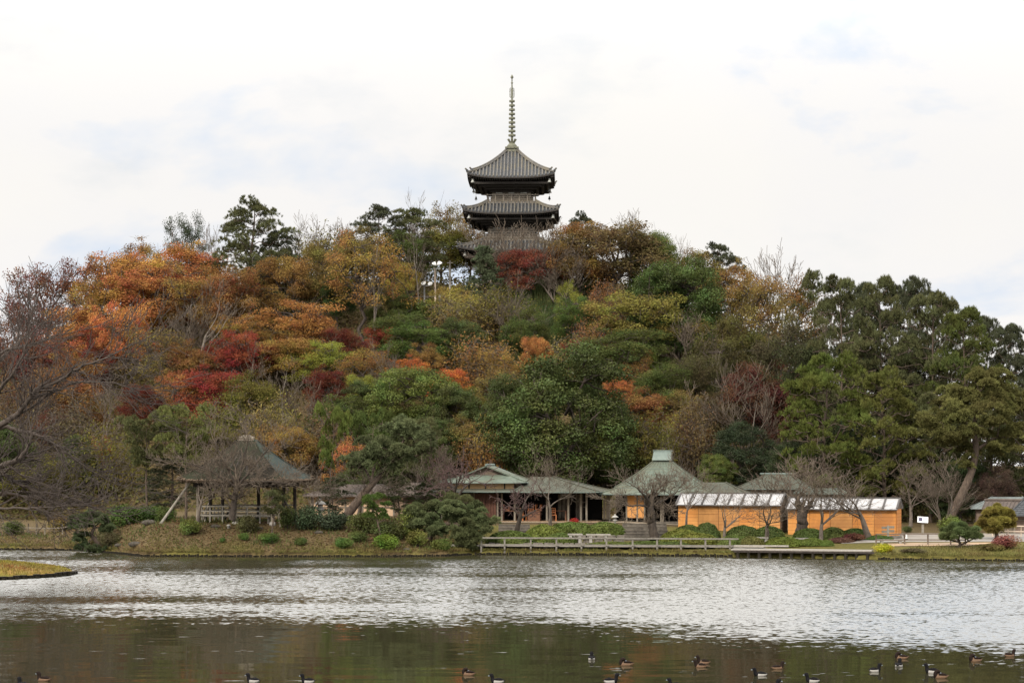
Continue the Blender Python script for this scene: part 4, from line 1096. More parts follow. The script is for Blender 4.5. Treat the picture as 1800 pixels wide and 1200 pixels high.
sp.box(-.62, .62, -.62, .62, zs(268), zs(262)); sp.box(-.78, .78, -.78, .78, zs(262), zs(259.5))
sp.lathe([(.58, zs(259.5)), (.60, zs(257)), (.42, zs(253.5)), (.30, zs(252))], sides=16)
for k in range(8):                                            # upturned petals of the lotus
    a = k * math.pi / 4; sp.bar((.25 * math.cos(a), .25 * math.sin(a), zs(252)), (.55 * math.cos(a), .55 * math.sin(a), zs(245)), .22, .06)
sp.tube([(0, 0, zs(258)), (0, 0, zs(180)), (0, 0, zs(150)), (0, 0, zs(136))], [.15, .11, .08, .05], 8)
sp.lathe([(.05, zs(147.5)), (.16, zs(146.2)), (.05, zs(144.8))], sides=12)
sp.lathe([(.05, zs(139)), (.19, zs(136.5)), (.12, zs(134)), (.01, zs(131))], sides=12)
spo = sp.build('spire', M['bronze'], pag)
for k in range(9):
    z = zs(238.2 - k * 7.5); r = .42 - .012 * k
    b = MB(); n = 20
    prof = [(r, -.10), (r, .10), (r - .05, .10), (r - .05, -.10)]
    vs = [(p * math.cos(2 * math.pi * i / n), p * math.sin(2 * math.pi * i / n), q) for p, q in prof for i in range(n)]
    b.add(vs, [(j * n + i, j * n + (i + 1) % n, ((j + 1) % 4) * n + (i + 1) % n, ((j + 1) % 4) * n + i) for j in range(4) for i in range(n)])
    for a in range(4): b.bar((.08 * math.cos(a * math.pi / 2), .08 * math.sin(a * math.pi / 2), 0), ((r - .02) * math.cos(a * math.pi / 2), (r - .02) * math.sin(a * math.pi / 2), 0), .08, .07)
    b.build('ring', M['bronze'], spo, (0, 0, z))
fl = MB()
for k in range(4):                                            # openwork water-flame vanes
    a = k * math.pi / 2 + .4; c, s = math.cos(a), math.sin(a)
    z0, z1 = zs(173), zs(154); L = z1 - z0
    for j in range(6):
        t = j / 6; fl.tube([(.06 * c, .06 * s, z0 + L * t * .8), (.24 * c, .24 * s, z0 + L * (t * .8 + .08)), (.30 * c, .30 * s, z0 + L * (t * .8 + .2)), (.22 * c, .22 * s, z0 + L * (t * .8 + .26))], .022, 5)
    fl.tube([(.20 * c, .20 * s, z0), (.27 * c, .27 * s, z0 + L * .5), (.16 * c, .16 * s, z1)], .02, 5)
fl.build('flame_finial', M['bronze'], spo)

# ---------------------------------------------------------------- shared roof helper for the low buildings
def hip_roof(b, x0, x1, y0, y1, ze, rx0, rx1, ry0, ry1, zt, curve=.35, lift=.0, th=.10, mi=0, mi_edge=1, seams=0, mis=(None,) * 4):
    """hipped roof from an eave rectangle to a ridge/top rectangle, concave, with a thick edge and soffit"""
    E = [(x0, y0), (x1, y0), (x1, y1), (x0, y1)]; T = [(rx0, ry0), (rx1, ry0), (rx1, ry1), (rx0, ry1)]
    def pt(k, u, s):
        e0, e1, t0, t1 = np.array(E[k]), np.array(E[(k + 1) % 4]), np.array(T[k]), np.array(T[(k + 1) % 4])
        p = (e0 + (e1 - e0) * u) * (1 - s) + (t0 + (t1 - t0) * u) * s
        z = ze + (zt - ze) * ((1 - curve) * s + curve * s * s) + lift * abs(2 * u - 1) ** 4 * (1 - s) ** 2
        return (p[0], p[1], z)
    for k in range(4):
        m_ = mi if mis[k] is None else mis[k]
        b.grid([[pt(k, u, s) for u in np.linspace(0, 1, 13)] for s in np.linspace(0, 1, 7)], m_, True, True)
        b.grid([[(*pt(k, u, 0)[:2], pt(k, u, 0)[2] - d) for u in np.linspace(0, 1, 13)] for d in (th, 0)], mi_edge, False, True)
        if seams:
            for s in np.linspace(.1, .92, 9):
                b.tube([Vector(pt(k, u, s)) + Vector((0, 0, .008)) for u in np.linspace(0.01, .99, 9)], .016, 4, mi_edge)
            for i in range(1, seams):
                u = i / seams
                b.tube([Vector(pt(k, u, s)) + Vector((0, 0, .012)) for s in (0, .25, .5, .75, 1)], .014, 4, m_)
        b.tube([Vector(pt(k, 0, s)) + Vector((0, 0, .02)) for s in (0, .2, .4, .6, .8, 1)], .05, 5, m_)
    b.poly([(p[0], p[1], ze - th) for p in reversed(E)], mi_edge)
    if abs(rx1 - rx0) > .05 and abs(ry1 - ry0) > .05: b.poly([(p[0], p[1], zt) for p in T], mi)
    return b
def local(px, D, ox): return wx(px, D) - ox

# ---------------------------------------------------------------- lakeside pavilion (left)
D = 135.0; ox = wx(434, D); z0 = gz(ox, 134)
pv = thing('garden_pavilion', 'open-sided lakeside pavilion with a big mossy thatched pyramid roof on the peninsula', 'pavilion', (ox, D, z0), math.radians(-10.7))
ev = wz(843, 131.5) - z0; tp = wz(773, D) - z0
b = MB(); hip_roof(b, -3.65, 3.65, -3.5, 3.5, ev, -.62, .62, -.25, .25, tp, .30, .10, .05, 0, 1, 0, (0, 2, 2, 0))
rf = b.build('roof', [M['thatch'], M['wood_dark'], M['moss_roof']], pv)
b = MB()
rg = np.random.default_rng(5)
for k in range(4):                                            # shaggy layered bark edge under the eave
    for lay in range(2):
        h = 3.72 - lay * .12; hy = 3.57 - lay * .12; n = 90
        for i in range(n):
            u = (i + .5) / n * 2 - 1
            px_, py_ = [(u * h, -hy), (h, u * hy), (-u * h, hy), (-h, -u * hy)][k]
            nx_, ny_ = [(0, -1), (1, 0), (0, 1), (-1, 0)][k]
            l = .16 + .07 * rg.random(); zt_ = ev + .10 * abs(u) ** 4 + .02 - lay * .10; o_ = rg.normal() * .03
            b.bar((px_ - nx_ * .35, py_ - ny_ * .35, zt_ + .10), (px_ + nx_ * o_, py_ + ny_ * o_, zt_ - l * .5), .10, .07)
b.build('eave_fringe', M['thatch_edge'], rf)
b = MB(); b.tube([(-.55, 0, tp + .08), (-.25, 0, tp + .14), (.2, .02, tp + .16), (.5, 0, tp + .09)], [.13, .19, .18, .12], 10); b.box(-.60, .60, -.28, .28, tp - .10, tp + .03)
b.build('ridge_cap', M['wood_old'], rf)
for x in (-2.6, 0.0, 2.6):
    for y in (-2.5, 2.5):
        MB().tube([(x, y, -.25), (x + .02, y, 1.2), (x, y, ev - .15)], [.13, .12, .115], 8).build('post', M['wood_old'] if y < 0 else M['wood_dark'], pv)
for y in (0,):
    for x in (-2.6, 2.6): MB().tube([(x, y, -.25), (x, y, ev - .15)], .12, 8).build('post', M['wood_dark'], pv)
b = MB()
for y in (-2.5, 2.5): b.bar((-2.9, y, ev - .30), (2.9, y, ev - .30), .16, .42)
for x in (-2.6, 0, 2.6): b.bar((x, -2.8, ev - .28), (x, 2.8, ev - .28), .15, .40)
for s in np.linspace(-3.2, 3.2, 13):
    b.bar((s, -3.4, ev - .09), (s * .2, -.3, tp - .30), .09, .09); b.bar((s, 3.4, ev - .09), (s * .2, .3, tp - .30), .09, .09)
b.build('roof_beams', M['wood_dark'], pv)
b = MB()
for (xa, ya, xb, yb) in ((-2.6, -2.5, 2.6, -2.5), (-2.6, 2.5, 2.6, 2.5), (-2.6, -2.5, -2.6, 2.5)):
    for z in (.52, .80, 1.12): b.bar((xa, ya, z), (xb, yb, z), .07, .09)
    for t in np.linspace(0, 1, 7)[1:-1]: b.bar((xa + (xb - xa) * t, ya + (yb - ya) * t, 0), (xa + (xb - xa) * t, ya + (yb - ya) * t, 1.14), .08)
b.build('railing', M['wood_grey'], pv)
b = MB(); b.box(-2.5, 2.5, 1.7, 2.25, .40, .46); b.box(-2.5, 2.5, -2.3, -1.85, .40, .46)
for x in (-2.2, 0, 2.2):
    for y in (1.95, -2.08): b.box(x - .05, x + .05, y - .15, y + .15, -.1, .40)
b.build('bench', M['wood_grey'], pv)
for (x, y, z, xe, ye, r_, m_) in ((-3.0, -2.9, ev - .2, -5.1, -3.4, .10, 'wood_grey'), (-2.9, 2.6, ev - .2, -4.4, 3.0, .11, 'wood_old'), (2.9, -2.8, ev - .25, 4.7, -3.2, .09, 'wood_dark'), (2.4, -1.6, ev - .3, 3.3, -2.9, .08, 'wood_old'), (-1.2, 2.4, ev - .3, -2.2, 1.2, .08, 'wood_dark')):
    MB().tube([(x, y, z), (xe, ye, -.35)], [r_ * .9, r_], 8).build('brace', M[m_], pv)
b = MB()
for x, y in ((-2.6, -2.5), (0, -2.5), (2.6, -2.5)): b.lathe([(.24, -.2), (.22, .05), (.16, .10)], (x, y, 0), 8)
b.build('footing', M['stone'], pv)

# ---------------------------------------------------------------- left tea house
ROT = math.radians(-9)
D = 143.0; z0 = gz(0, D) + .06
th = thing('tea_house', 'low tea house with stepped greenish roofs, an ochre band and an open dark dining room', 'tea house', (0, D, z0), ROT)
def lz(py, DD): return wz(py, DD) - z0
zl, zu = lz(863.5, 141.6), lz(847.5, 143.4)
roofm = [M['copper'], M['copper_bright'], M['copper_dull'], M['board_brown']]
b = MB()                                                      # lower skirt roof round the main body
hip_roof(b, -5.75, .9, -1.2, 6.6, zl, -4.95, .2, .35, 5.7, zl + .17, .0, .02, .07, 2, 1)
b.build('roof', roofm, th)
b = MB()                                                      # upper hip-and-gable roof
hip_roof(b, -5.25, 1.05, -.15, 5.8, zu, -3.75, -.42, 1.35, 4.3, zu + .55, .25, .05, .07, 0, 1)
gy0, gy1, gxm, gzt = 1.35, 4.3, -2.08, zu + 1.22
b.add([(-3.62, gy0 + .12, zu + .56), (-.55, gy0 + .12, zu + .56), (gxm, gy0 + .12, gzt - .05)], [(0, 1, 2)], 3)
b.add([(-3.62, gy1 - .12, zu + .56), (-.55, gy1 - .12, zu + .56), (gxm, gy1 - .12, gzt - .05)], [(2, 1, 0)], 3)
for xa, xb in ((-3.95, gxm), (gxm, -.2)):
    lo, hi = (xa, xb) if xa < gxm - .1 else (xb, xa)
    b.add([(lo, gy0 - .25, zu + .46), (lo, gy1 + .25, zu + .46), (hi, gy1 + .25, gzt), (hi, gy0 - .25, gzt),
           (lo, gy0 - .25, zu + .36), (lo, gy1 + .25, zu + .36), (hi, gy1 + .25, gzt - .10), (hi, gy0 - .25, gzt - .10)],
          [(3, 2, 1, 0), (4, 5, 6, 7), (0, 4, 7, 3), (1, 2, 6, 5), (0, 1, 5, 4)], 0)
b.tube([(gxm, gy0 - .3, gzt + .04), (gxm, gy1 + .3, gzt + .04)], .09, 6, 1)
b.build('roof', roofm, th)
b = MB()                                                      # wing roof on the right
hip_roof(b, .35, 6.45, -1.35, 6.4, zl - .02, 1.1, 2.6, 2.3, 3.3, zl + 1.02, .12, .03, .07, 2, 1)
b.build('roof', roofm, th)
b = MB(); b.box(-4.9, .15, .42, 5.2, zl + .10, zu - .05, 0)
for x in (-4.9, -3.2, -2.0, -.6, .15): b.box(x - .05, x + .05, .37, .43, zl + .10, zu - .06, 1)
b.build('ochre_band', [M['plaster'], M['wood_dark']], th)
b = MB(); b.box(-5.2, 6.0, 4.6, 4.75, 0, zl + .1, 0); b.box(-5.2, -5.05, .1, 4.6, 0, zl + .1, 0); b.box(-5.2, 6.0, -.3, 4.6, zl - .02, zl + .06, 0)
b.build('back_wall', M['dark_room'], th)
b = MB()
for i in range(8): b.box(-2.72 + i * .20, -2.54 + i * .20, -.06 + .004 * (i % 2), .0, .16, zl - .05, 0)
b.box(-2.75, -1.1, -.03, .02, .06, .16, 1)
b.build('plank_wall', [M['wood_red'], M['wood_old']], th)
b = MB(); b.box(-5.1, -2.75, -.04, .02, .1, .85); b.box(-5.1, -2.75, -.04, .02, zl - .35, zl - .02)
b.build('plank_wall', M['board_brown'], th)
for x in (-5.1, -3.9, -2.76, -1.02, -.72, .22, 2.55, 4.1, 5.0, 5.4):
    MB().tube([(x, -.12, -.12), (x, -.12, zl + .02)], .075, 7).build('post', M['wood_old'], th)
b = MB(); b.bar((-5.3, -.12, zl - .10), (6.1, -.12, zl - .10), .10, .14); b.bar((-.2, -1.05, zl - .10), (6.2, -1.05, zl - .10), .09, .10)
for i in range(34): b.bar((-5.5 + i * .35, -1.15, zl - .075), (-5.5 + i * .35, .3, zl - .06), .05, .05)
b.build('eave_beams', M['wood_dark'], th)
b = MB(); b.box(-5.4, 6.3, -.7, 4.6, -.35, .02); b.box(-.9, 4.2, -1.05, -.74, -.35, -.10)
b.build('floor', M['floor_wood'], th)
b = MB()
for x0_, x1_ in ((3.0, 3.9), (4.3, 4.85)):
    b.box(x0_, x1_, 2.4, 2.44, .1, 1.9, 0)
    for x in np.linspace(x0_, x1_, 4): b.box(x - .03, x + .03, 2.36, 2.40, .1, 1.9, 1)
b.build('sliding_screen', [M['wood_old'], M['wood_dark']], th)
def wpos(parent, x, y, z):
    c, s = math.cos(parent.rotation_euler.z), math.sin(parent.rotation_euler.z)
    return (parent.location.x + x * c - y * s, parent.location.y + x * s + y * c, parent.location.z + z)
def table(x, y, L, W, label, box=False, m='table_wood'):
    t = thing('table', label, 'table', wpos(th, x, y, .02), ROT, 'tables in the tea house')
    MB().box(-L / 2, L / 2, -W / 2, W / 2, .68, .73).build('table_top', M[m], t)
    if box: MB().box(-L / 2 + .05, L / 2 - .05, -W / 2 + .05, W / 2 - .05, 0, .68).build('cabinet', M[m], t)
    else:
        for sx in (-1, 1):
            for sy in (-1, 1): MB().box(sx * (L / 2 - .06) - .035, sx * (L / 2 - .06) + .035, sy * (W / 2 - .06) - .035, sy * (W / 2 - .06) + .035, 0, .68).build('leg', M[m], t)
    return t
def chair(x, y, z, rz, label, flip=False):
    t = thing('chair', label, 'chair', wpos(th, x, y, z), ROT + rz, 'wooden chairs in the tea house')
    if flip: t.rotation_euler = (math.pi, 0, ROT + rz); t.location.z += .46
    MB().box(-.21, .21, -.21, .21, .42, .46).build('seat', M['chair_wood'], t)
    for sx in (-1, 1):
        for sy in (-1, 1): MB().box(sx * .18 - .025, sx * .18 + .025, sy * .18 - .025, sy * .18 + .025, 0, .42).build('leg', M['chair_wood'], t)
    if not flip:
        b = MB()
        for sx in (-1, 1): b.box(sx * .18 - .025, sx * .18 + .025, .16, .21, .46, .92)
        for z_ in (.60, .74, .88): b.box(-.18, .18, .17, .20, z_, z_ + .06)
        b.build('backrest', M['chair_wood'], t)
    else:
        MB().box(-.18, .18, .16, .20, .30, .36).build('stretcher', M['chair_wood'], t)
table(1.55, .5, 1.0, .7, 'brown box-sided table carrying two upturned orange chairs', True)
chair(1.30, .5, .73, .1, 'left one of the two upturned orange chairs on the box-sided table', True)
chair(1.86, .5, .73, -.1, 'right one of the two upturned orange chairs on the box-sided table', True)
chair(.72, .35, .0, 2.6, 'orange wooden chair standing upright left of the box-sided table')
table(-.28, .45, 1.0, .6, 'dark table in the first bay of the open tea house, next to the plank wall')
chair(-.5, .55, .73, .2, 'upturned chair on the dark table next to the plank wall', True)
table(3.3, .9, 1.1, .6, 'dark table at the right end of the open tea house')
chair(2.95, .3, 0, .3, 'chair in the shade at the dark right-hand table')

# ---------------------------------------------------------------- central tea house with the pyramid roof
D = 146.0; ox = wx(1165, D); z1_ = gz(ox, D) + .06
th2 = thing('tea_house', 'tea house with a tall pale green pyramid roof and a small gabled cap on top', 'tea house', (ox, D, z1_), ROT)
def lz2(py, DD): return wz(py, DD) - z1_
zu, zt, zl = lz2(857, 143), lz2(808.5, 146), lz2(868, 141.9)
b = MB(); hip_roof(b, -3.25, 3.25, -3.0, 3.2, zu, -.55, .55, -.45, .45, zt, .18, .02, .08, 0, 1, 9)
rf = b.build('roof', roofm, th2)
b = MB(); zc = zt
b.box(-.55, .55, -.40, .40, zc - .10, zc + .10, 0)
b.prism([(-.62, zc + .08), (.62, zc + .08), (0, zc + .58)], -.62, .62, 'x', 0)
for s in (-1, 1): b.add([(-.72, s * .72, zc + .04), (.72, s * .72, zc + .04), (.66, 0, zc + .66), (-.66, 0, zc + .66), (-.72, s * .72, zc - .02), (.72, s * .72, zc - .02), (.66, 0, zc + .60), (-.66, 0, zc + .60)],
                        [(0, 1, 2, 3), (7, 6, 5, 4), (0, 4, 5, 1), (1, 5, 6, 2), (3, 7, 4, 0)], 1)
b.tube([(-.72, 0, zc + .67), (.72, 0, zc + .67)], .06, 6, 1)
b.build('roof_cap', [M['copper'], M['copper_bright']], rf)
b = MB(); hip_roof(b, -4.25, 4.1, -4.1, 4.1, zl, -2.9, 2.9, -2.8, 2.8, zl + .48, .05, .02, .07, 0, 1)
b.build('roof', roofm, th2)
b = MB(); hip_roof(b, 2.6, 6.3, -3.1, 3.4, zl + .02, 2.8, 4.6, -.3, .3, zl + .80, .1, 0, .07, 2, 1)
b.build('roof', roofm, th2)
b = MB(); b.box(-2.9, 2.9, -2.7, 2.7, zl + .35, zu, 0); b.build('roof_band', M['wood_dark'], th2)
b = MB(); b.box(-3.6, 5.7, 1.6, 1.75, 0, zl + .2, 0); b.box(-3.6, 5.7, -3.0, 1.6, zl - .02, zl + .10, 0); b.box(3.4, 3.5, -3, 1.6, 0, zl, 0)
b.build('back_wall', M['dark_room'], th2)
for x0_, x1_, m_ in ((-2.30, -1.62, 'panel_orange'), (-1.55, -1.10, 'panel_orange')):
    b = MB(); b.box(x0_, x1_, -3.04, -2.98, .32, zl - .06, 0); b.build('orange_panel', [M[m_]], th2)
b = MB(); b.box(-3.85, -3.62, -3.04, -2.98, .2, zl - .06); b.box(-4.05, -3.9, -3.04, -2.98, .2, zl - .06); b.build('tan_panel', M['wall_tan'], th2)
for x in (-3.58, -2.36, -1.585, -1.06, .13, .27, 2.0, 3.4):
    MB().tube([(x, -3.02, -.1), (x, -3.02, zl)], .065, 7).build('post', M['wood_old'], th2)
b = MB(); b.bar((-4.0, -3.02, zl - .05), (3.9, -3.02, zl - .05), .1, .12)
for i in range(26): b.bar((-4.05 + i * .32, -3.95, zl - .075), (-4.05 + i * .32, -2.8, zl - .05), .05, .05)
b.build('eave_beams', M['wood_dark'], th2)
b = MB(); b.box(-4.2, 3.6, -3.3, 1.6, -.3, .05); b.build('floor', M['stone_dark'], th2)
b = MB(); b.box(.5, 1.7, -1.5, -1.1, .42, .47); b.box(.55, .62, -1.5, -1.1, 0, .42); b.box(1.58, 1.65, -1.5, -1.1, 0, .42); b.build('bench', M['wood_old'], th2)

# ---------------------------------------------------------------- brown tea house behind the sheds
D = 153.0; ox = wx(1368, D); z2_ = gz(ox, D)
th3 = thing('tea_house', 'grey-green hipped roof of a tea house rising behind the first orange shed', 'tea house', (ox, D, z2_), ROT)
zl, zt = wz(858, 150.5) - z2_, wz(834, D) - z2_
b = MB(); hip_roof(b, -3.2, 2.7, -3.0, 4.0, zl, -1.0, .9, -.2, .8, zt, .15, .02, .08, 2, 1, 10)
b.prism([(-.75, zt - .35), (.9, zt - .35), (.08, zt + .16)], 1.0, 1.22, 'x', 0)
b.tube([(-1.4, .3, zt + .06), (1.3, .3, zt + .06)], .08, 6, 1)
b.build('roof', [M['copper_dull'], M['copper_bright'], M['copper_dull']], th3)
b = MB(); hip_roof(b, 1.2, 5.2, -4.0, -.5, zl - .36, 1.8, 4.6, -2.7, -1.6, zl + .02, .05, 0, .06, 0, 1, 8); b.build('roof', [M['copper'], M['copper_bright']], th3)
b = MB(); b.box(-2.7, 2.2, -2.5, 3.4, -.1, zl - .02); b.box(2.2, 4.8, -3.4, -1.0, -.1, zl - .40); b.build('wall', M['wall_tan'], th3)

# ---------------------------------------------------------------- two orange reed-screened sheds
def shed(px0, px1, Dl, pye, pyr, pyb, label):
    rz = math.radians(-18); c = math.cos(rz)
    Lx = (px1 - px0) * Dl / F / (c + .0); x0 = wx(px0, Dl)
    zg = wz(pyb, Dl - 1.2)
    t = thing('reed_shed', label, 'shed', (x0, Dl, zg), rz)
    H = wz(pye, Dl - .8) - zg; R = wz(pyr, Dl + .6) - zg; dp = 2.6
    b = MB(); b.box(.03, Lx - .03, .03, dp - .03, -.6, H - .02, 0); b.build('wall', M['board_brown'], t)
    n = max(3, round(Lx / 1.5)); rg = np.random.default_rng(int(px0))
    for i in range(n):                                        # each reed screen hangs a touch differently
        b = MB(); a0 = Lx * i / n + .012; a1 = Lx * (i + 1) / n - .012; y = -.035 + rg.normal() * .006
        b.box(a0, a1, y, y + .025, .03, H - .05, 0)
        for z in np.arange(.18, H - .1, .235): b.box(a0, a1, y - .008, y - .001, z + rg.normal() * .008, z + .014 + rg.normal() * .002, 1)
        b.build('reed_screen', [M[('reed', 'reed_faded', 'reed', 'reed_dark')[int(rg.integers(4))]], M['cord']], t)
    b = MB(); y = Lx + .012; b.box(y, y + .025, .02, dp - .02, .03, H - .05, 0)
    for z in np.arange(.18, H - .1, .235): b.box(y + .026, y + .034, .02, dp - .02, z, z + .014, 1)
    if px0 > 1300: b.build('reed_screen', [M['reed'], M['cord']], t)
    else: b.build('end_screen', [M['end_boards'], M['wood_dark']], t)
    b = MB(); o = .12; m_ = dp / 2
    for s, (ya, yb) in enumerate(((-.30, m_), (dp + .30, m_))):
        z_ = H - .02
        vs = [(-o, ya, z_), (Lx + o, ya, z_), (Lx + o, yb, R), (-o, yb, R)]; vs += [(p[0], p[1], p[2] - .04) for p in vs]
        f = [(0, 1, 2, 3), (7, 6, 5, 4), (0, 4, 5, 1), (1, 5, 6, 2), (2, 6, 7, 3), (3, 7, 4, 0)]
        b.add(vs, f if s == 0 else [q[::-1] for q in f], 0)
    b.build('roof', M['sheet_white'], t)
    b = MB(); k = int(Lx / .86)
    for i in range(k + 1):
        x = -o + .03 + (Lx + 2 * o - .06) * i / k
        b.bar((x, -.32, H + .03), (x, m_ - .02, R + .035), .12, .06); b.bar((x, dp + .32, H + .03), (x, m_ + .02, R + .035), .12, .06)
    b.bar((-o - .02, m_, R + .05), (Lx + o + .02, m_, R + .05), .13, .06); b.bar((-o, -.32, H - .07), (Lx + o, -.32, H - .07), .05, .07)
    b.build('roof_batten', M['batten'], t)
    b = MB()
    for x in (.0, Lx):
        b.add([(x - .03, .04, H - .03), (x - .03, dp - .04, H - .03), (x - .03, m_, R - .07), (x + .03, .04, H - .03), (x + .03, dp - .04, H - .03), (x + .03, m_, R - .07)], [(0, 2, 1), (3, 4, 5), (0, 1, 4, 3), (1, 2, 5, 4), (2, 0, 3, 5)], 0)
        for j in range(5): b.box(x - .045, x + .045, .42 + j * .42, .46 + j * .42, H - .02, H + (R - H) * (1 - abs(.44 + j * .42 - m_) / m_) - .09, 1)
    b.build('gable', [M['board_brown'], M['wood_old']], t)
    return t
shed(1192, 1364, 139.5, 886, 867, 938, 'orange reed-screened shed with a white battened roof, the one beside the central tea house')
shed(1385, 1564, 137.5, 893, 875, 943, 'orange reed-screened shed with a white battened roof, the one beside the open path and signs')

# ---------------------------------------------------------------- farm buildings at the right edge
D = 142.0; ox = wx(1733, D); z3_ = gz(ox, D)
fb = thing('farm_building', 'brown-roofed gatehouse with tan walls behind the yellow-green layered pine', 'house', (ox, D, z3_), math.radians(-20))
e_, r_ = wz(893, 140) - z3_, wz(880, 142) - z3_
b = MB(); L = 3.6
for s, (ya, yb) in enumerate(((-1.6, .4), (2.4, .4))):
    vs = [(-.1, ya, e_), (L, ya, e_), (L, yb, r_), (-.1, yb, r_)]; vs += [(p[0], p[1], p[2] - .1) for p in vs]
    f = [(0, 1, 2, 3), (7, 6, 5, 4), (0, 4, 5, 1), (1, 5, 6, 2), (2, 6, 7, 3), (3, 7, 4, 0)]; b.add(vs, f if s == 0 else [q[::-1] for q in f], 0)
for i in range(15): x = -.05 + i * L / 14; b.tube([(x, -1.6, e_ + .02), (x, .4, r_ + .02)], .035, 5, 0)
b.tube([(-.15, .4, r_ + .06), (L + .05, .4, r_ + .06)], .10, 6, 0)
b.build('roof', M['roof_brown'], fb)
b = MB(); b.box(.15, L - .25, -1.0, 1.9, -.2, e_ - .06, 0); b.add([(L - .25, -1.0, e_ - .06), (L - .25, 1.9, e_ - .06), (L - .25, .4, r_ - .12), (.15, -1.0, e_ - .06), (.15, 1.9, e_ - .06), (.15, .4, r_ - .12)], [(0, 1, 2), (5, 4, 3)], 0)
b.build('wall', M['wall_tan'], fb)
b = MB()
for x in (.15, 1.2, 2.3, L - .25): b.box(x - .06, x + .06, -1.06, -1.0, -.2, e_ - .06)
b.build('post', M['wood_dark'], fb)
D = 140.0; ox = wx(1778, D); z3_ = gz(ox, D)
fb = thing('farm_building', 'farmhouse with a dark tiled roof cut off by the right edge of the picture', 'house', (ox, D, z3_), math.radians(-14))
e_, r_ = wz(905, 138.5) - z3_, wz(891, 140) - z3_
b = MB(); hip_roof(b, -.3, 9, -1.5, 5, e_, 1.2, 7.5, 1.2, 2.2, r_ + .9, .1, 0, .08, 0, 0, 26); b.build('roof', M['tile_dark'], fb)
b = MB(); b.box(.2, 8.6, -.7, 4.4, -.2, e_ - .05, 0); b.build('wall', M['wall_brown'], fb)
b = MB()
for x in (.2, 1.4, 2.6, 3.8): b.box(x - .06, x + .06, -.77, -.70, -.2, e_ - .05)
for z in (.45, .9): b.box(.2, 8.6, -.75, -.71, z, z + .07)
b.build('post', M['wood_old'], fb)
D = 149.0; ox = wx(1735, D); z3_ = gz(ox, D)
fb = thing('farm_building', 'pale blue-grey metal roof of a shed behind the gatehouse', 'house', (ox, D, z3_), math.radians(-12))
e_, r_ = wz(893, 148) - z3_, wz(873, 149.6) - z3_
b = MB(); hip_roof(b, -1.2, 3.2, -1.4, 3.4, e_, .4, 2.6, .8, 1.2, r_, .05, 0, .06, 0, 0, 9); b.build('roof', M['roof_bluegrey'], fb)
b = MB(); b.box(-.8, 2.8, -1.0, 3.0, -.2, e_ - .05); b.build('wall', M['wall_brown'], fb)

# ---------------------------------------------------------------- half-hidden houses behind the peninsula
D = 150.0; ox = wx(585, D); z4_ = gz(ox, D)
hb = thing('house', 'peach-walled house half hidden behind the leaning pine trunk', 'house', (ox, D, z4_), ROT)
e_ = wz(871, 148.5) - z4_; r_ = wz(857, D) - z4_
b = MB(); hip_roof(b, -1.9, 5.4, -1.6, 4.2, e_, .2, 3.4, 1.0, 1.6, r_ + .25, .12, .02, .08, 0, 0, 16)
b.build('roof', [M['roof_brown']], hb)
b = MB(); b.box(-1.4, 4.9, -.9, 3.6, -.2, e_ - .05, 0); b.build('wall', M['wall_peach'], hb)
b = MB()
for x in (-1.4, -.1, 1.2, 2.5, 4.9): b.box(x - .06, x + .06, -.97, -.90, -.2, e_ - .05)
b.box(-1.4, 4.9, -.96, -.905, .55, .63); b.build('post', M['wood_old'], hb)
D = 145.0; ox = wx(718, D); z4_ = gz(ox, D)
hb = thing('storehouse', 'small brown wooden storehouse beside the left tea house', 'storehouse', (ox, D, z4_), ROT)
e_ = wz(868, 144) - z4_
b = MB(); b.box(-.4, 1.95, 0, 2.4, -.2, e_ - .1, 0)
for i in range(10): b.box(-.40 + i * .24, -.385 + i * .24, -.012, -.001, -.1, e_ - .12, 1)
b.build('wall', [M['wall_brown'], M['wood_dark']], hb)
b = MB(); b.box(-.05, .65, -.035, -.014, .0, 1.35, 0); b.box(.5, .62, -.05, -.036, .3, .9, 1); b.build('door', [M['wood_red'], M['wood_dark']], hb)
b = MB(); hip_roof(b, -1.1, 2.4, -.7, 3.2, e_ - .06, -.2, 1.5, 1.0, 1.4, e_ + .8, .1, 0, .07, 0, 0, 10); b.build('roof', M['roof_brown'], hb)
# ---------------------------------------------------------------- floodlights and fence on the hill
def flood(px, base, top, heads, label, pole='pole_pale'):
    D = ground_D(px, base); x = wx(px, D); z = gz(x, D); h = wz(top, D) - z
    t = thing('floodlight', label, 'floodlight', (x, D, z), 0, 'floodlights on the hill')
    MB().tube([(0, 0, -.3), (0, 0, h)], .10, 8).build('pole', M[pole], t)
    w_ = max(abs(a) for a, *_ in heads)
    MB().bar((min(a for a, *_ in heads) - .1, 0, h), (max(a for a, *_ in heads) + .1, 0, h), .09).build('crossbar', M['metal_grey'], t)
    for (a, dz, r, ax, lift) in heads:
        prof = [(r * math.sqrt(max(f, .02)), r * 1.1 * (f - 1)) for f in (0.02, .1, .25, .5, .75, 1.0)]
        b = MB().lathe(prof + [(r * .9, -.03), (r * .5, -r * .5), (.05, -r * .9)], (0, 0, 0), 16)
        o = b.build('lamp_head', M['white_paint'], t, (a, -.12, h + dz))
        o.rotation_euler = Vector(ax).to_track_quat('Z', 'Y').to_euler()
        b = MB().bar((0, .12, -dz - .02), (0, 0, -.1), .05); b.bar((-r * .8, 0, .0), (r * .8, 0, .0), .04)
        o2 = b.build('bracket', M['metal_grey'], t, (a, -.10, h + dz))
flood(765, 540, 472, [(-.12, .40, .30, (-.45, .25, -1), 0), (.50, .46, .31, (.5, .35, -1), 0)], 'pale pole with two big white bowl floodlights beside the pagoda')
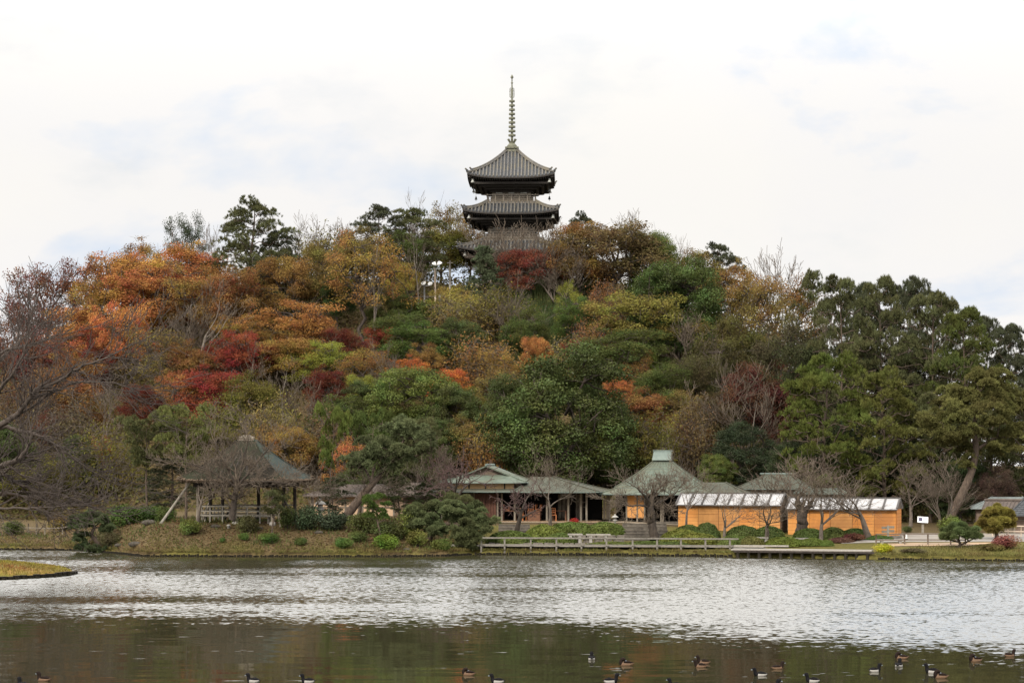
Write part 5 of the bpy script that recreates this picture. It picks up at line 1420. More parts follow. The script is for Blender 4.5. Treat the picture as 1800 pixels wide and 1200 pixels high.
flood(746, 544, 502, [(-.10, .26, .26, (-.3, -1, .9), 0), (.62, .22, .26, (-.3, -1, .9), 0)], 'lower floodlight pair tilted like white dishes left of the pale pole', 'metal_grey')
D = ground_D(791, 530); x = wx(791, D)
b = MB().tube([(0, 0, -.3), (0, 0, wz(458, D) - gz(x, D))], [.12, .09], 8); b.bar((-.3, 0, wz(462, D) - gz(x, D)), (.3, 0, wz(462, D) - gz(x, D)), .05)
tag(b.build('utility_pole', M['stone'], None, (x, D, gz(x, D))), 'thin pale pole standing alone between the floodlights and the pagoda', 'pole')
D = ground_D(773, 565); x = wx(773, D)
b = MB().tube([(0, 0, -.3), (0, 0, wz(520, D) - gz(x, D))], [.10, .08], 8); b.box(-.12, .12, -.12, .12, wz(524, D) - gz(x, D), wz(519, D) - gz(x, D))
tag(b.build('utility_pole', M['metal_grey'], None, (x, D, gz(x, D))), 'short grey post below the floodlights on the slope', 'pole')
D = ground_D(740, 536); xa = wx(722, D); z = gz(wx(740, D), D)
fc = thing('hill_fence', 'pale rail fence under the floodlights on the hill', 'fence', (xa, D, z))
L = wx(765, D) - xa
MB().bar((0, 0, .85), (L, 0, .9), .07, .09).build('rail', M['wood_grey'], fc)
for i in range(4): MB().bar((L * i / 3, 0, -.4), (L * i / 3, 0, .95), .10).build('post', M['wood_grey'], fc)

# ---------------------------------------------------------------- shore edging of wooden piles
def pile_edge(name, pxs, label, z_top=.12, sp=.15, r=.07, off=-.05, mat='log_dark'):
    b = MB(); rg = np.random.default_rng(int(pxs[0]) + 999)
    P = [(wx(p, float(np.interp(p, T_PX, T_DS))), float(np.interp(p, T_PX, T_DS)) + off) for p in pxs]
    seg = np.linalg.norm(np.diff(np.array(P), axis=0), axis=1); s = np.concatenate([[0], np.cumsum(seg)])
    for t in np.arange(0, s[-1], sp):
        x = np.interp(t, s, [p[0] for p in P]); y = np.interp(t, s, [p[1] for p in P])
        h = z_top + rg.normal() * .025
        b.tube([(x, y, -.5), (x + rg.normal() * .01, y, h)], r * rg.uniform(.85, 1.1), 6)
    return tag(b.build(name, M[mat]), label, 'edging')
pile_edge('pile_edging', np.linspace(-30, 830, 60), 'dark row of short wooden piles along the waterline of the peninsula')
pile_edge('pile_edging', np.linspace(836, 1288, 40), 'row of short wooden piles along the waterline below the lakeside railing', .15)
pile_edge('pile_edging', np.linspace(1545, 1850, 30), 'row of short wooden piles along the grassy bank at the right', .12)
le = thing('log_edging', 'chunky log edging around the tip of the grassy islet', 'edging', (0, 0, 0))
k = 0
for i in range(1, 5):
    a = isl[i - 1] if i > 1 else isl[0]; c = isl[i]
pts = [(wx(p, d), d) for p, d in isl[:7]]
s = np.concatenate([[0], np.cumsum(np.linalg.norm(np.diff(np.array(pts), axis=0), axis=1))])
rg = np.random.default_rng(8)
for t in np.arange(0, s[-1], .42):
    x = np.interp(t, s, [p[0] for p in pts]); y = np.interp(t, s, [p[1] for p in pts]) - .06
    if k >= 60: break
    MB().tube([(x, y, -.5), (x, y, .18 + rg.normal() * .025)], .20 * rg.uniform(.9, 1.1), 9).build('log', M['log_dark'], le); k += 1

rng = np.random.default_rng(77); n = 9000
tt = np.sqrt(rng.random(n)); aa = rng.uniform(0, len(isl), n); i0 = aa.astype(int) % len(isl); i1 = (i0 + 1) % len(isl); fr_ = (aa % 1)
bx = IX[i0] * (1 - fr_) + IX[i1] * fr_; by = IY[i0] * (1 - fr_) + IY[i1] * fr_
P = np.stack([cxm + (bx - cxm) * tt * .985, cym + (by - cym) * tt * .985, np.interp(tt, [0, .05, .3, .55, .75, .9, .985, 1], [.7, .7, .66, .55, .42, .30, .16, .1])], -1)
h_ = rng.uniform(.05, .20, n); T_ = norm(np.stack([rng.normal(0, .4, n), rng.normal(0, .4, n), np.ones(n)], -1)); B_ = norm(np.cross(T_, rng.normal(size=T_.shape)))
V_, Q_ = quads(P + T_ * h_[:, None] * .4, T_, B_, h_, .04)
o = link(bpy.data.objects.new('islet_grass', np_mesh('islet_grass', V_, Q_, [M['leaf']], rng.random(n)))); o.color = (.27, .19, .05, .5)
tag(o, 'yellowed short grass on the small islet', 'grass', kind='stuff')
# ---------------------------------------------------------------- lakeside railing and walkway
D0, D1 = 129.6, 127.6
def rail_pt(px): f = (px - 850) / 450.0; D = D0 + (D1 - D0) * f; return wx(px, D), D
xa, ya = rail_pt(846)
rl = thing('lakeside_railing', 'weathered grey two-rail wooden railing along the water in front of the tea houses', 'railing', (xa, ya, 0))
for px in (846, 887, 933, 978, 1022, 1066, 1112, 1155, 1197, 1240, 1283):
    x, y = rail_pt(px); z = .22
    MB().box(-.055, .055, -.055, .055, z - .4, z + .90).build('post', M['wood_rail'], rl, (x - xa, y - ya, 0))
for zz_, px1, w_ in ((1.10, 1298, .10), (.66, 1345, .09)):
    b = MB(); ps = list(np.linspace(846, px1, 12))
    for p, q in zip(ps[:-1], ps[1:]):
        (x0, y0), (x1, y1) = rail_pt(p), rail_pt(q); b.bar((x0 - xa, y0 - ya - .07, zz_), (x1 - xa, y1 - ya - .07, zz_), .06, w_)
    b.build('rail', M['wood_rail'], rl)
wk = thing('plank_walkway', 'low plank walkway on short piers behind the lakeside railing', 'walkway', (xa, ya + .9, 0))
b = MB(); (x1, y1) = rail_pt(1345); b.bar((-2.2, 0, .58), (x1 - xa, y1 - ya, .58), 1.0, .09); b.build('deck', M['deck'], wk)
b = MB(); b.bar((-2.2, .38, .30), (x1 - xa, y1 - ya + .38, .30), .06, .46); b.build('dark_backing', M['wood_dark'], wk)  # dark board added under the deck to stand for its shade
for i in range(14):
    t = i / 13; b = MB(); b.box(-.14, .14, -.35, .35, -.3, .53); b.build('pier', M['stone_dark'], wk, ((x1 - xa) * t, (y1 - ya) * t, 0))
pr = thing('landing_stage', 'long low wooden landing stage standing in the water at the right', 'jetty', (wx(1290, 125.6), 125.6, 0))
xe, ye = wx(1537, 123.2) - wx(1290, 125.6), 123.2 - 125.6
b = MB(); b.bar((0, .7, .50), (xe, ye + .7, .50), 1.3, .08, 0); b.bar((0, .06, .40), (xe, ye + .06, .40), .08, .13, 1); b.build('deck', [M['deck'], M['wood_dark']], pr)
for i in range(13):
    t = (i + .4) / 13; MB().tube([(xe * t, ye * t + .10, -.6), (xe * t, ye * t + .10, .36)], .10, 7).build('pile', M['log_dark'], pr)
b = MB(); b.bar((0, 1.15, .15), (xe, ye + 1.15, .15), .1, .6); b.build('dark_backing', M['log_dark'], pr)
MB().bar((.2, 1.55, .68), (xe * .42, ye * .42 + 1.6, .70), .28, .09).build('plank', M['deck'], pr)

# ---------------------------------------------------------------- stone steps, low walls, benches
def steps(px0, px1, D, n, z_lo, z_hi, label):
    x0, x1 = wx(px0, D), wx(px1, D); t = thing('stone_steps', label, 'steps', ((x0 + x1) / 2, D, z_lo)); w_ = (x1 - x0) / 2
    for i in range(n):
        h = (z_hi - z_lo) * (i + 1) / n
        MB().box(-w_, w_, i * .55, i * .55 + .60 + (n - i) * .01, h - .34, h, 0).build('step', M['stone_dark'], t)
        MB().box(-w_, w_, i * .55 - .03, i * .55 + .12, h + .004, h + .03).build('tread_edge', M['wood_old'], t)
steps(1098, 1176, 134.4, 5, .75, 1.80, 'flight of earth steps with log edges leading up to the central tea house')
steps(876, 932, 134.6, 5, .75, 1.74, 'flight of earth steps with log edges below the left tea house')
def wall_stone(px0, px1, D, z0, z1, label):
    x0, x1 = wx(px0, D), wx(px1, D); b = MB(); rg = np.random.default_rng(int(px0))
    for row in range(2):
        x = x0
        while x < x1:
            l = rg.uniform(.35, .8); h = (z1 - z0) / 2
            zc = z0 + row * h; j = rg.uniform(0, .08)
            b.add([(x + .02, D - .2 - j, zc), (x + l - .02, D - .2 - j, zc), (x + l - .04, D + .3, zc), (x + .03, D + .3, zc),
                   (x + .06, D - .13 - j, zc + h * rg.uniform(.85, .98)), (x + l - .06, D - .13 - j, zc + h * rg.uniform(.85, .98)), (x + l - .05, D + .3, zc + h * .95), (x + .05, D + .3, zc + h * .95)],
                  [(0, 3, 2, 1), (4, 5, 6, 7), (0, 1, 5, 4), (1, 2, 6, 5), (2, 3, 7, 6), (3, 0, 4, 7)]); x += l
    tag(b.build('stone_wall', M['stone_dark']), label, 'wall')
wall_stone(985, 1097, 133.2, .62, 1.15, 'low dark rubble wall behind the benches left of the log steps')
wall_stone(858, 1000, 131.2, .3, .72, 'low rubble wall behind the railing below the left tea house')
wall_stone(1445, 1580, 132.9, .8, 1.12, 'low dark rubble wall in front of the second orange shed')
wall_stone(1000, 1090, 131.0, .3, .70, 'low rubble wall behind the railing under the two slab benches')
def bench(px0, px1, D, py, label, mat='deck', w_=.42):
    x0, x1 = wx(px0, D), wx(px1, D); zt = wz(py, D); L = (x1 - x0) / 2; z = gz((x0 + x1) / 2, D)
    t = thing('bench', label, 'bench', ((x0 + x1) / 2, D, z), 0, 'benches by the water'); h = max(zt - z, .3)
    MB().box(-L, L, -w_ / 2, w_ / 2, h - .09, h).build('seat', M[mat], t)
    for s in (-1, 1): MB().box(s * L * .62 - .09, s * L * .62 + .09, -w_ * .4, w_ * .4, -.25, h - .09).build('leg', M['stone'], t)
bench(998, 1024, 131.8, 937.5, 'left one of the two pale slab benches behind the railing')
bench(1030, 1073, 131.6, 938, 'right and longer one of the two pale slab benches behind the railing')
bench(1330, 1350, 131, 943.5, 'small slab bench half hidden behind a bare tree trunk among the azaleas')
bench(1381, 1422, 130.5, 945, 'slab bench among the clipped azaleas by the second orange shed')
bench(1540, 1592, 128.6, 953, 'long pale bench behind the yellow-green fern', 'stone_pale', .35)

# ---------------------------------------------------------------- signs and small posts
D = 137.0; x = wx(1622, D); z = gz(x, D)
t = thing('information_board', 'white tilted information board on a single post beside the grey path', 'sign', (x, D, z), math.radians(-8))
MB().box(-.08, .08, -.06, .06, -.3, wz(920, D) - z).build('post', M['wood_grey'], t)
zt = wz(913, D) - z
bd = MB().box(-.36, .36, -.02, .02, -.24, .24).build('board', M['white_paint'], t, (0, -.06, zt)); bd.rotation_euler = (math.radians(-35), math.radians(4), 0)
b = MB(); b.box(-.27, -.03, -.027, -.022, -.14, .16); b.build('printed_picture', surf('ink_blue', (.03, .03, .07), (.10, .09, .13), 20, .6), bd)
b = MB(); rg = np.random.default_rng(2)
for i in range(8): b.box(.04, .04 + rg.uniform(.16, .26), -.026, -.022, .14 - i * .04, .155 - i * .04)
b.build('printed_lines', surf('ink_grey', (.30, .30, .32), (.38, .38, .4), 20, .6), bd)
MB().box(-.385, .385, .0, .03, -.27, -.235).build('frame', M['black_paint'], bd)
D = 130.4; x = wx(1592, D); z = gz(x, D)
t = thing('notice_sign', 'small upright black and white notice on a short post beside the fence', 'sign', (x, D, z), 0)
MB().tube([(0, .04, -.2), (0, .04, wz(942, D) - z)], .035, 7).build('post', M['wood_grey'], t)
zb = wz(943, D) - z
bd = MB().box(-.13, .13, -.02, .02, -.23, .24).build('board', M['black_paint'], t, (0, 0, zb)); bd.rotation_euler = (0, math.radians(-5), 0)
b = MB(); b.box(-.105, .105, -.026, -.021, -.12, .22); b.build('white_panel', M['white_paint'], bd)
b = MB()                                                      # brush-like marks read on the panel
for (p, q) in (((-.07, .17), (.02, .13)), ((-.02, .18), (-.06, .06)), ((-.07, .09), (.06, .10)), ((.05, .16), (-.03, -.01)), ((-.06, .02), (.07, -.03)), ((.0, .05), (.05, -.09)), ((-.05, -.02), (-.04, -.09))):
    b.bar((p[0], -.029, p[1]), (q[0], -.029, q[1]), .022, .004)
b.build('brush_lettering', M['black_paint'], bd)
D = 131.6; x = wx(1561, D); z = gz(x, D)
t = thing('signpost', 'grey wooden signpost with side boards in front of the second orange shed', 'sign', (x, D, z), 0)
MB().box(-.07, .07, -.06, .06, -.2, wz(923, D) - z).build('post', M['wood_grey'], t)
for s, zz_ in ((-1, 927), (1, 926), (-1, 934), (1, 933)):
    MB().box(min(s * .08, s * .42), max(s * .08, s * .42), -.03, .03, wz(zz_ + 2.2, D) - z, wz(zz_ - 2.2, D) - z).build('board', M['wood_old'], t)
D = 130.0
for px, lab in ((1130, None),):
    pass
def lantern(px, D, base, h, label):
    x = wx(px, D); z = gz(x, D); s = h / 1.5
    t = thing('stone_lantern', label, 'lantern', (x, D, z)); t.scale = (s, s, s)
    MB().lathe([(.28, -.2), (.26, .10), (.14, .18), (.12, .62), (.24, .70), (.27, .78), (.27, .84)], sides=8).build('pedestal', M['stone_pale'], t)
    b = MB().lathe([(.17, .84), (.19, 1.12)], sides=6); b.build('light_box', M['stone'], t)
    MB().lathe([(.42, 1.12), (.40, 1.16), (.22, 1.30), (.08, 1.38), (.09, 1.44), (.02, 1.54)], sides=8).build('cap', M['stone_pale'], t)
lantern(563, 138, 905, 1.5, 'pale stone lantern between the pavilion and the leaning pine')
lantern(1081, 138.6, 915, .9, 'small stone post lantern left of the dark leaning tree')
D = 136.2; x = wx(402, 131.3)
MBs = MB().lathe([(.10, -.1), (.10, .14), (.13, .16), (.13, .24), (.02, .27)], sides=8)
tag(MBs.build('stone_marker', M['stone_pale'], None, (x, 131.3, gz(x, 131.3))), 'small white stone marker at the foot of the pavilion', 'marker')
# fences
def post_fence(name, pts, h, rails, label, mat='wood_old', pr_=.05):
    (x0, y0) = wx(pts[0][0], pts[0][1]), pts[0][1]; zg = gz(x0, y0)
    t = thing(name, label, 'fence', (x0, y0, zg)); tops = []
    for px, D in pts:
        x = wx(px, D); z = gz(x, D); tops.append(Vector((x - x0, D - y0, z - zg)))
        MB().tube([(0, 0, -.3), (0, 0, h)], pr_, 7).build('post', M[mat], t, tops[-1])
    for f in rails:
        b = MB()
        for p, q in zip(tops[:-1], tops[1:]): b.bar(p + Vector((0, -.05, h * f)), q + Vector((0, -.05, h * f)), .05, .07)
        b.build('rail', M[mat], t)
post_fence('path_fence', [(1540, 128.2), (1590, 128.0), (1631, 127.9), (1671, 127.8), (1697, 127.7)], .72, (.97, .45), 'low rustic rail fence between the grey path and the grassy bank', 'board_brown')
post_fence('bank_fence', [(20, 141.5), (50, 141.4), (64, 141.2), (79, 141.0), (110, 140.6), (140, 140)], .75, (.6,), 'old post fence on the left bank behind the bare branches')
post_fence('farm_fence', [(1745, 135.2), (1772, 134.8), (1795, 134.5), (1822, 134)], .8, (.95, .5), 'pale bamboo fence in front of the farm buildings', 'pole_pale', .04)

# ---------------------------------------------------------------- trees, pines and shrubs on the shore
SG = 'bare cherry trees in front of the tea houses'
GR = (.2, .2, .2)
plant('L', 818, 780, 935, 110, GR, 'dark thick-trunked bare tree forking in front of the left tea house gable', SG, D=136.5, var=0)
plant('L', 903, 838, 933, 70, GR, 'stubby pollarded reddish tree at the log steps of the left tea house', SG, D=134.2, var=1)
plant('T', 964, 782, 922, 150, GR, 'grey bare cherry with a tall forked crown in front of the open tea house', SG, D=137.5, var=0)
plant('T', 1272, 845, 944, 130, GR, 'bare cherry in the middle of the first orange shed', SG, D=132.5, var=1)
plant('T', 1204, 800, 930, 90, GR, 'slim bare cherry at the left end of the first orange shed', SG, D=136.5, var=2)
plant('T', 1344, 832, 952, 120, GR, 'bare cherry at the right end of the first orange shed', SG, D=131.2, var=3)
plant('T', 1442, 812, 955, 170, GR, 'wide bare cherry in the middle of the second orange shed', SG, D=130.5, var=1)
plant('T', 1527, 790, 948, 190, GR, 'largest bare tree, thick straight trunk at the right of the second orange shed', SG, D=132.0, var=3)
plant('T', 345, 785, 915, 130, GR, 'thin bare tree in front of the pavilion\'s left corner', SG, D=131.0, var=2)
plant('T', 724, 800, 912, 110, GR, 'pale bare tree in front of the brown storehouse', SG, D=139.5, var=2)
plant('T', 548, 800, 915, 90, GR, 'thin bare tree at the right brace of the pavilion', SG, D=132, var=1)
plant('T', 625, 790, 905, 120, GR, 'bare tree in front of the peach-walled house', SG, D=138, var=3)
plant('A', 1655, 800, 922, 110, GR, 'bare bush-like tree between the second orange shed and the signboard', SG, D=143)
plant('A', 1440, 795, 905, 150, GR, 'bare tree reaching over the roofs between the two orange sheds', SG, D=146)
# dark leaning trunk in front of the central tea house, and the cut Y-shaped stump
def shaped_tree(name, px, D, limbs, label, cat, group, prm, seed, bark, twig, kids=7, tw_len=(.5, 1.1), lvl=1, spread=.35, sides=8, radmul=1.0):
    """limbs drawn one by one as (px, py, depth offset, radius) points, then twigs grown along them"""
    rng = np.random.default_rng(seed); x0 = wx(px, D); z0_ = gz(x0, D)
    t = thing(name, label, cat, (x0, D, max(z0_, 0)), 0, group); z0_ = max(z0_, 0)
    out, big = [], []
    for L in limbs:
        p = np.array([(wx(a, D + d), D + d, wz(b_, D + d)) for a, b_, d, r in L]) - np.array([x0, D, z0_]); r = np.array([l[3] for l in L]) * radmul
        tt = np.linspace(0, 1, len(p)); tf = np.linspace(0, 1, len(p) * 4)
        q = np.stack([np.interp(tf, tt, p[:, i]) for i in range(3)], -1)
        q[1:-1] = (q[:-2] + q[1:-1] * 2 + q[2:]) / 4; q[1:-1] += rng.normal(size=(len(q) - 2, 3)) * .03
        rr = np.interp(tf, tt, r); big.append((q, rr))
        nk = int(kids * len(L) / 3)
        for _ in range(nk):
            f = rng.uniform(.25, 1); j = min(int(f * (len(q) - 1)), len(q) - 2)
            base = norm(q[j + 1] - q[j]); d_ = rot_dir(rng, base, math.radians(rng.uniform(20, 65)))
            grow(rng, q[j].copy(), d_, rng.uniform(*tw_len), rr[j] * .5, lvl, prm, out)
        grow(rng, q[-1].copy(), norm(q[-1] - q[-2]), tw_len[1], rr[-1], lvl, prm, out)
    V_, Q_ = tube_arrays(big, sides); link(bpy.data.objects.new('trunk', np_mesh('trunk', V_, Q_, [M[bark]], smooth=True)), t)
    V_, Q_ = tube_arrays([(a, b_) for a, b_, l in out], 4); link(bpy.data.objects.new('crown', np_mesh('crown', V_, Q_, [M[twig]], smooth=True)), t)
    return t
FINE = dict(CHERRY); FINE.update(kids=[4, 4, 4, 3], rmin=.010)
shaped_tree('cherry_tree', 1149, 132.8, [
    [(1150, 948, 0, .34), (1147, 925, 0, .27), (1144, 905, 0, .24), (1143, 888, 0, .22)],
    [(1143, 890, 0, .15), (1138, 878, -.4, .10), (1130, 866, -.8, .07), (1118, 856, -1, .04)],
    [(1143, 890, 0, .15), (1150, 886, .3, .09), (1165, 880, .8, .07), (1182, 870, 1.0, .045), (1196, 862, 1.2, .03)],
    [(1143, 890, 0, .12), (1148, 872, .2, .07), (1156, 860, .4, .05), (1170, 846, .6, .03)],
    [(1143, 890, 0, .10), (1125, 888, -.5, .06), (1105, 889, -.8, .05), (1085, 884, -1, .03)]],
    'dark leaning bare cherry beside the log steps in front of the central tea house', 'tree', SG, FINE, 21, 'bark_dark', 'twig', 5, (.4, 1.0))
shaped_tree('pollarded_tree', 1411, 133.0, [
    [(1408, 938, 0, .42), (1411, 918, 0, .36), (1410, 902, 0, .34)],
    [(1410, 903, 0, .24), (1405, 893, 0, .20), (1401, 884, 0, .17)],
    [(1410, 903, 0, .22), (1416, 896, 0, .20), (1424, 888, .2, .16), (1428, 880, .3, .09)]],
    'thick black Y-shaped cut trunk in front of the second orange shed', 'tree', SG, FINE, 22, 'bark_dark', 'twig', 2, (.3, .8), 2)
shaped_tree('cherry_tree', 408, 130.2, [
    [(407, 914, 0, .24), (410, 895, 0, .20), (412, 875, 0, .18), (416, 855, 0, .16)],
    [(416, 857, 0, .10), (398, 842, -.3, .07), (378, 832, -.5, .055), (352, 820, -.6, .04), (322, 812, -.6, .022)],
    [(416, 855, 0, .10), (402, 826, .2, .07), (390, 802, .3, .05), (378, 778, .4, .03)],
    [(416, 855, 0, .10), (424, 825, 0, .07), (432, 795, .2, .05), (436, 768, .2, .028)],
    [(416, 856, 0, .09), (440, 828, -.2, .065), (456, 806, -.2, .045), (474, 786, -.2, .026)],
    [(416, 858, 0, .08), (446, 846, -.4, .055), (480, 846, -.6, .04), (515, 852, -.6, .022)],
    [(412, 874, 0, .06), (392, 862, -.4, .045), (368, 868, -.6, .025)]],
    'dark-trunked bare cherry spreading across the front of the pavilion roof', 'tree', SG, FINE, 24, 'bark_dark', 'twig', 6, (.5, 1.2))
# the great bare tree on the islet whose limbs reach in from the left edge
BIG = dict(CHERRY); BIG.update(kids=[4, 4, 4, 3], rmin=.012, ang=(18, 50), up=[.02, .03, .04, .05, .05], wob=.10)
D = 104.0
shaped_tree('lakeside_tree', -110, D, [
    [(-112, 1000, 0, .55), (-108, 930, 0, .48), (-95, 880, 0, .44), (-80, 840, 0, .40), (-72, 800, 0, .34)],
    [(-72, 800, 0, .26), (-40, 775, -1, .22), (0, 747, -2, .19), (35, 726, -2.5, .16), (52, 700, -3, .13), (62, 686, -3, .11), (100, 672, -3, .09), (140, 645, -3.5, .07), (190, 628, -4, .05), (237, 604, -4, .03)],
    [(52, 700, -3, .10), (90, 692, -2.4, .07), (130, 671, -2, .06), (180, 670, -2, .045), (240, 682, -2, .03)],
    [(-72, 800, 0, .22), (-30, 765, 1, .17), (8, 748, 1.5, .14), (30, 757, 1.5, .12), (68, 765, 1.5, .10), (92, 778, 2, .08), (125, 800, 2, .065), (150, 822, 2, .05), (176, 836, 2, .03)],
    [(-80, 840, 0, .28), (-40, 828, -2, .22), (0, 820, -3, .18), (25, 812, -3, .15), (45, 795, -3, .11), (54, 775, -3, .07), (53, 745, -3, .05), (46, 715, -3, .03)],
    [(-80, 840, 0, .26), (-40, 826, -1, .2), (0, 824, -1.5, .16), (15, 840, -2, .13), (40, 855, -2, .11), (65, 865, -2, .09), (100, 867, -2, .065), (140, 880, -2, .04)],
    [(-95, 880, 0, .20), (-50, 870, 1, .14), (0, 865, 2, .10), (40, 872, 2, .08), (70, 873, 2, .06), (100, 884, 2, .04), (150, 888, 2.4, .025)],
    [(-72, 800, 0, .24), (-50, 720, 1, .18), (-30, 660, 2, .15), (0, 632, 2.5, .12), (30, 605, 3, .09), (45, 590, 3, .05), (52, 575, 3, .03)],
    [(-30, 660, 2, .12), (5, 615, 1, .08), (45, 608, 1, .07), (75, 600, 1, .055), (105, 588, 1, .03)],
    [(-40, 775, -1, .14), (-5, 690, -3, .10), (20, 660, -4, .08), (42, 620, -4, .06), (52, 590, -4, .035)],
    [(-95, 880, 0, .18), (-40, 900, -2, .12), (0, 893, -3, .08), (50, 893, -3.4, .055), (100, 890, -3.6, .03)]],
    'great bare lakeside tree whose dark limbs reach in from the left edge', 'tree', None, BIG, 33, 'bark_mid', 'twig_dark', 8, (.8, 2.0), 2, radmul=.85)
# garden pines
NG = 'trained garden pines by the water'
plant('H', 258, 722, 892, 88, (.085, .098, .042), 'dark round-headed pine, left one of the pair beside the pavilion', NG, D=141, name='garden_pine')
plant('H', 326, 708, 895, 105, (.115, .135, .046), 'bright green pine, right one of the pair beside the pavilion', NG, D=139, name='garden_pine')
plant('Q', 300, 800, 905, 110, PD, 'shadowy dense pine under the pair beside the pavilion', NG, D=143, name='garden_pine')
plant('N', 578, 708, 860, 68, EL, 'umbrella-shaped pine on a thin trunk right of the pavilion roof', NG, D=146, var=1)
plant('N', 655, 718, 870, 72, (.075, .115, .035), 'spreading pine pad right of the umbrella-shaped pine', NG, D=148, var=2)
plant('H', 735, 735, 880, 70, PG, 'dense pine head behind the great leaning pine', NG, D=148, name='garden_pine')
plant('N', 478, 858, 915, 62, PG, 'small layered pine leaning at the pavilion rail', NG, D=129.6, var=0)
plant('N', 668, 866, 922, 66, (.065, .115, .03), 'bright green pine on a slanting trunk at the peninsula\'s right end', NG, D=129.4, var=2)
plant('N', 800, 862, 925, 84, PG, 'dark flat-padded pine in front of the left tea house corner', NG, D=134.5, var=1)
def leaning_pine(px, D, limbs, pads, color, label, seed, tufts=42):
    rng = np.random.default_rng(seed); x0 = wx(px, D); z0_ = gz(x0, D)
    t = thing('garden_pine', label, 'pine', (x0, D, z0_), 0, NG); paths = []
    for L in limbs:
        p = np.array([(wx(a, D + d), D + d, wz(b_, D + d)) for a, b_, d, r in L]) - np.array([x0, D, z0_]); tt = np.linspace(0, 1, len(p)); tf = np.linspace(0, 1, len(p) * 4)
        q = np.stack([np.interp(tf, tt, p[:, i]) for i in range(3)], -1); q[1:-1] = (q[:-2] + 2 * q[1:-1] + q[2:]) / 4
        paths.append((q, np.interp(tf, tt, [l[3] for l in L])))
    C = np.array([(wx(a, D + d), D + d, wz(b_, D + d)) for a, b_, d, r in pads]) - np.array([x0, D, z0_]); R = np.array([r for *_, r in pads])
    allp = np.concatenate([q for q, _ in paths])
    CC, RR = [], []
    for c, r in zip(C, R):
        paths.append((limb(rng, allp[np.argmin(np.linalg.norm(allp - c, axis=1))], c, 5, .06), np.linspace(.07, .02, 5)))
        for _ in range(7):
            CC.append(c + rng.normal(size=3) * np.array([r * .55, r * .7, r * .3])); RR.append(r * rng.uniform(.35, .65))
    V_, Q_ = tube_arrays(paths, 8); link(bpy.data.objects.new('trunk', np_mesh('trunk', V_, Q_, [M['bark_pine']], smooth=True)), t)
    o = link(bpy.data.objects.new('crown', pine_pads(rng, np.array(CC), np.array(RR), .45, tufts, 10, .26, .045)), t); o.color = (*color, .2)
leaning_pine(603, 136.5, [[(600, 918, 0, .34), (618, 895, 0, .30), (640, 866, .3, .26), (662, 842, .5, .20), (690, 815, .6, .14), (700, 790, .8, .10), (712, 770, 1, .06)], [(662, 842, .5, .14), (700, 812, 1.0, .10), (735, 800, 1.4, .07)], [(655, 850, .4, .1), (640, 820, 1.2, .07), (628, 800, 1.4, .05)]],
    [(640, 800, 0, 1.0), (665, 785, .5, 1.1), (700, 762, .8, 1.1), (735, 772, .4, 1.0), (752, 790, 0, .8), (720, 795, -.6, 1.0), (690, 800, -.8, 1.1), (662, 812, -.7, .9), (630, 822, .6, .7), (745, 760, 1.2, .7), (712, 748, 1, .8), (680, 830, 1, .8)],
    (.10, .125, .06), 'great leaning pine with a thick slanting trunk behind the peninsula', 61)

leaning_pine(770, 131.0, [[(752, 948, 0, .22), (765, 930, 0, .19), (790, 918, -.2, .15), (820, 925, -.5, .10), (842, 940, -.8, .06)], [(765, 930, 0, .15), (745, 915, .3, .10), (720, 912, .4, .06)], [(790, 918, -.2, .12), (800, 900, .3, .08)]],
    [(722, 908, .4, .55), (745, 902, .5, .65), (770, 896, .7, .7), (795, 892, .8, .7), (820, 898, .6, .65), (840, 910, .3, .55), (735, 922, -.2, .55), (760, 918, -.3, .7), (788, 914, -.4, .75), (815, 918, -.4, .7), (840, 926, -.5, .6), (856, 934, -.6, .4),
     (770, 936, -.9, .6), (795, 938, -1.0, .65), (820, 944, -1.1, .65), (842, 952, -1.1, .5), (828, 960, -1.4, .45), (806, 954, -1.3, .5), (784, 900, 1.2, .6), (862, 920, .2, .4)],
    (.095, .122, .055), 'broad sprawling waterside pine whose low boughs hang over the railing end', 62)
plant('Q', 700, 835, 905, 56, (.07, .095, .04), 'small dark pine in front of the brown storehouse', NG, D=139, name='garden_pine', var=1)
plant('Q', 752, 846, 912, 50, (.06, .08, .036), 'dusky pine left of the tea house corner post', NG, D=140, name='garden_pine', var=2)
plant('Q', 585, 838, 905, 50, (.055, .07, .036), 'shady little pine right of the pavilion brace', NG, D=140, name='garden_pine', var=3)
leaning_pine(172, 133.6, [[(178, 962, 0, .20), (170, 950, -.1, .17), (160, 940, -.2, .13), (166, 926, -.1, .10), (158, 916, 0, .07)], [(170, 950, -.1, .12), (190, 957, -.3, .08), (204, 962, -.5, .05)], [(160, 940, -.2, .09), (140, 936, -.2, .06)]],
    [(140, 914, 0, .42), (160, 908, .2, .5), (180, 914, .1, .45), (128, 926, -.1, .35), (150, 924, -.3, .42), (188, 928, -.1, .4), (146, 944, -.3, .4), (150, 960, -.6, .38), (170, 966, -.7, .4), (196, 962, -.6, .4), (214, 956, -.4, .3)],
    (.075, .105, .05), 'low spreading pine with a crooked trunk at the waterline left', 63)
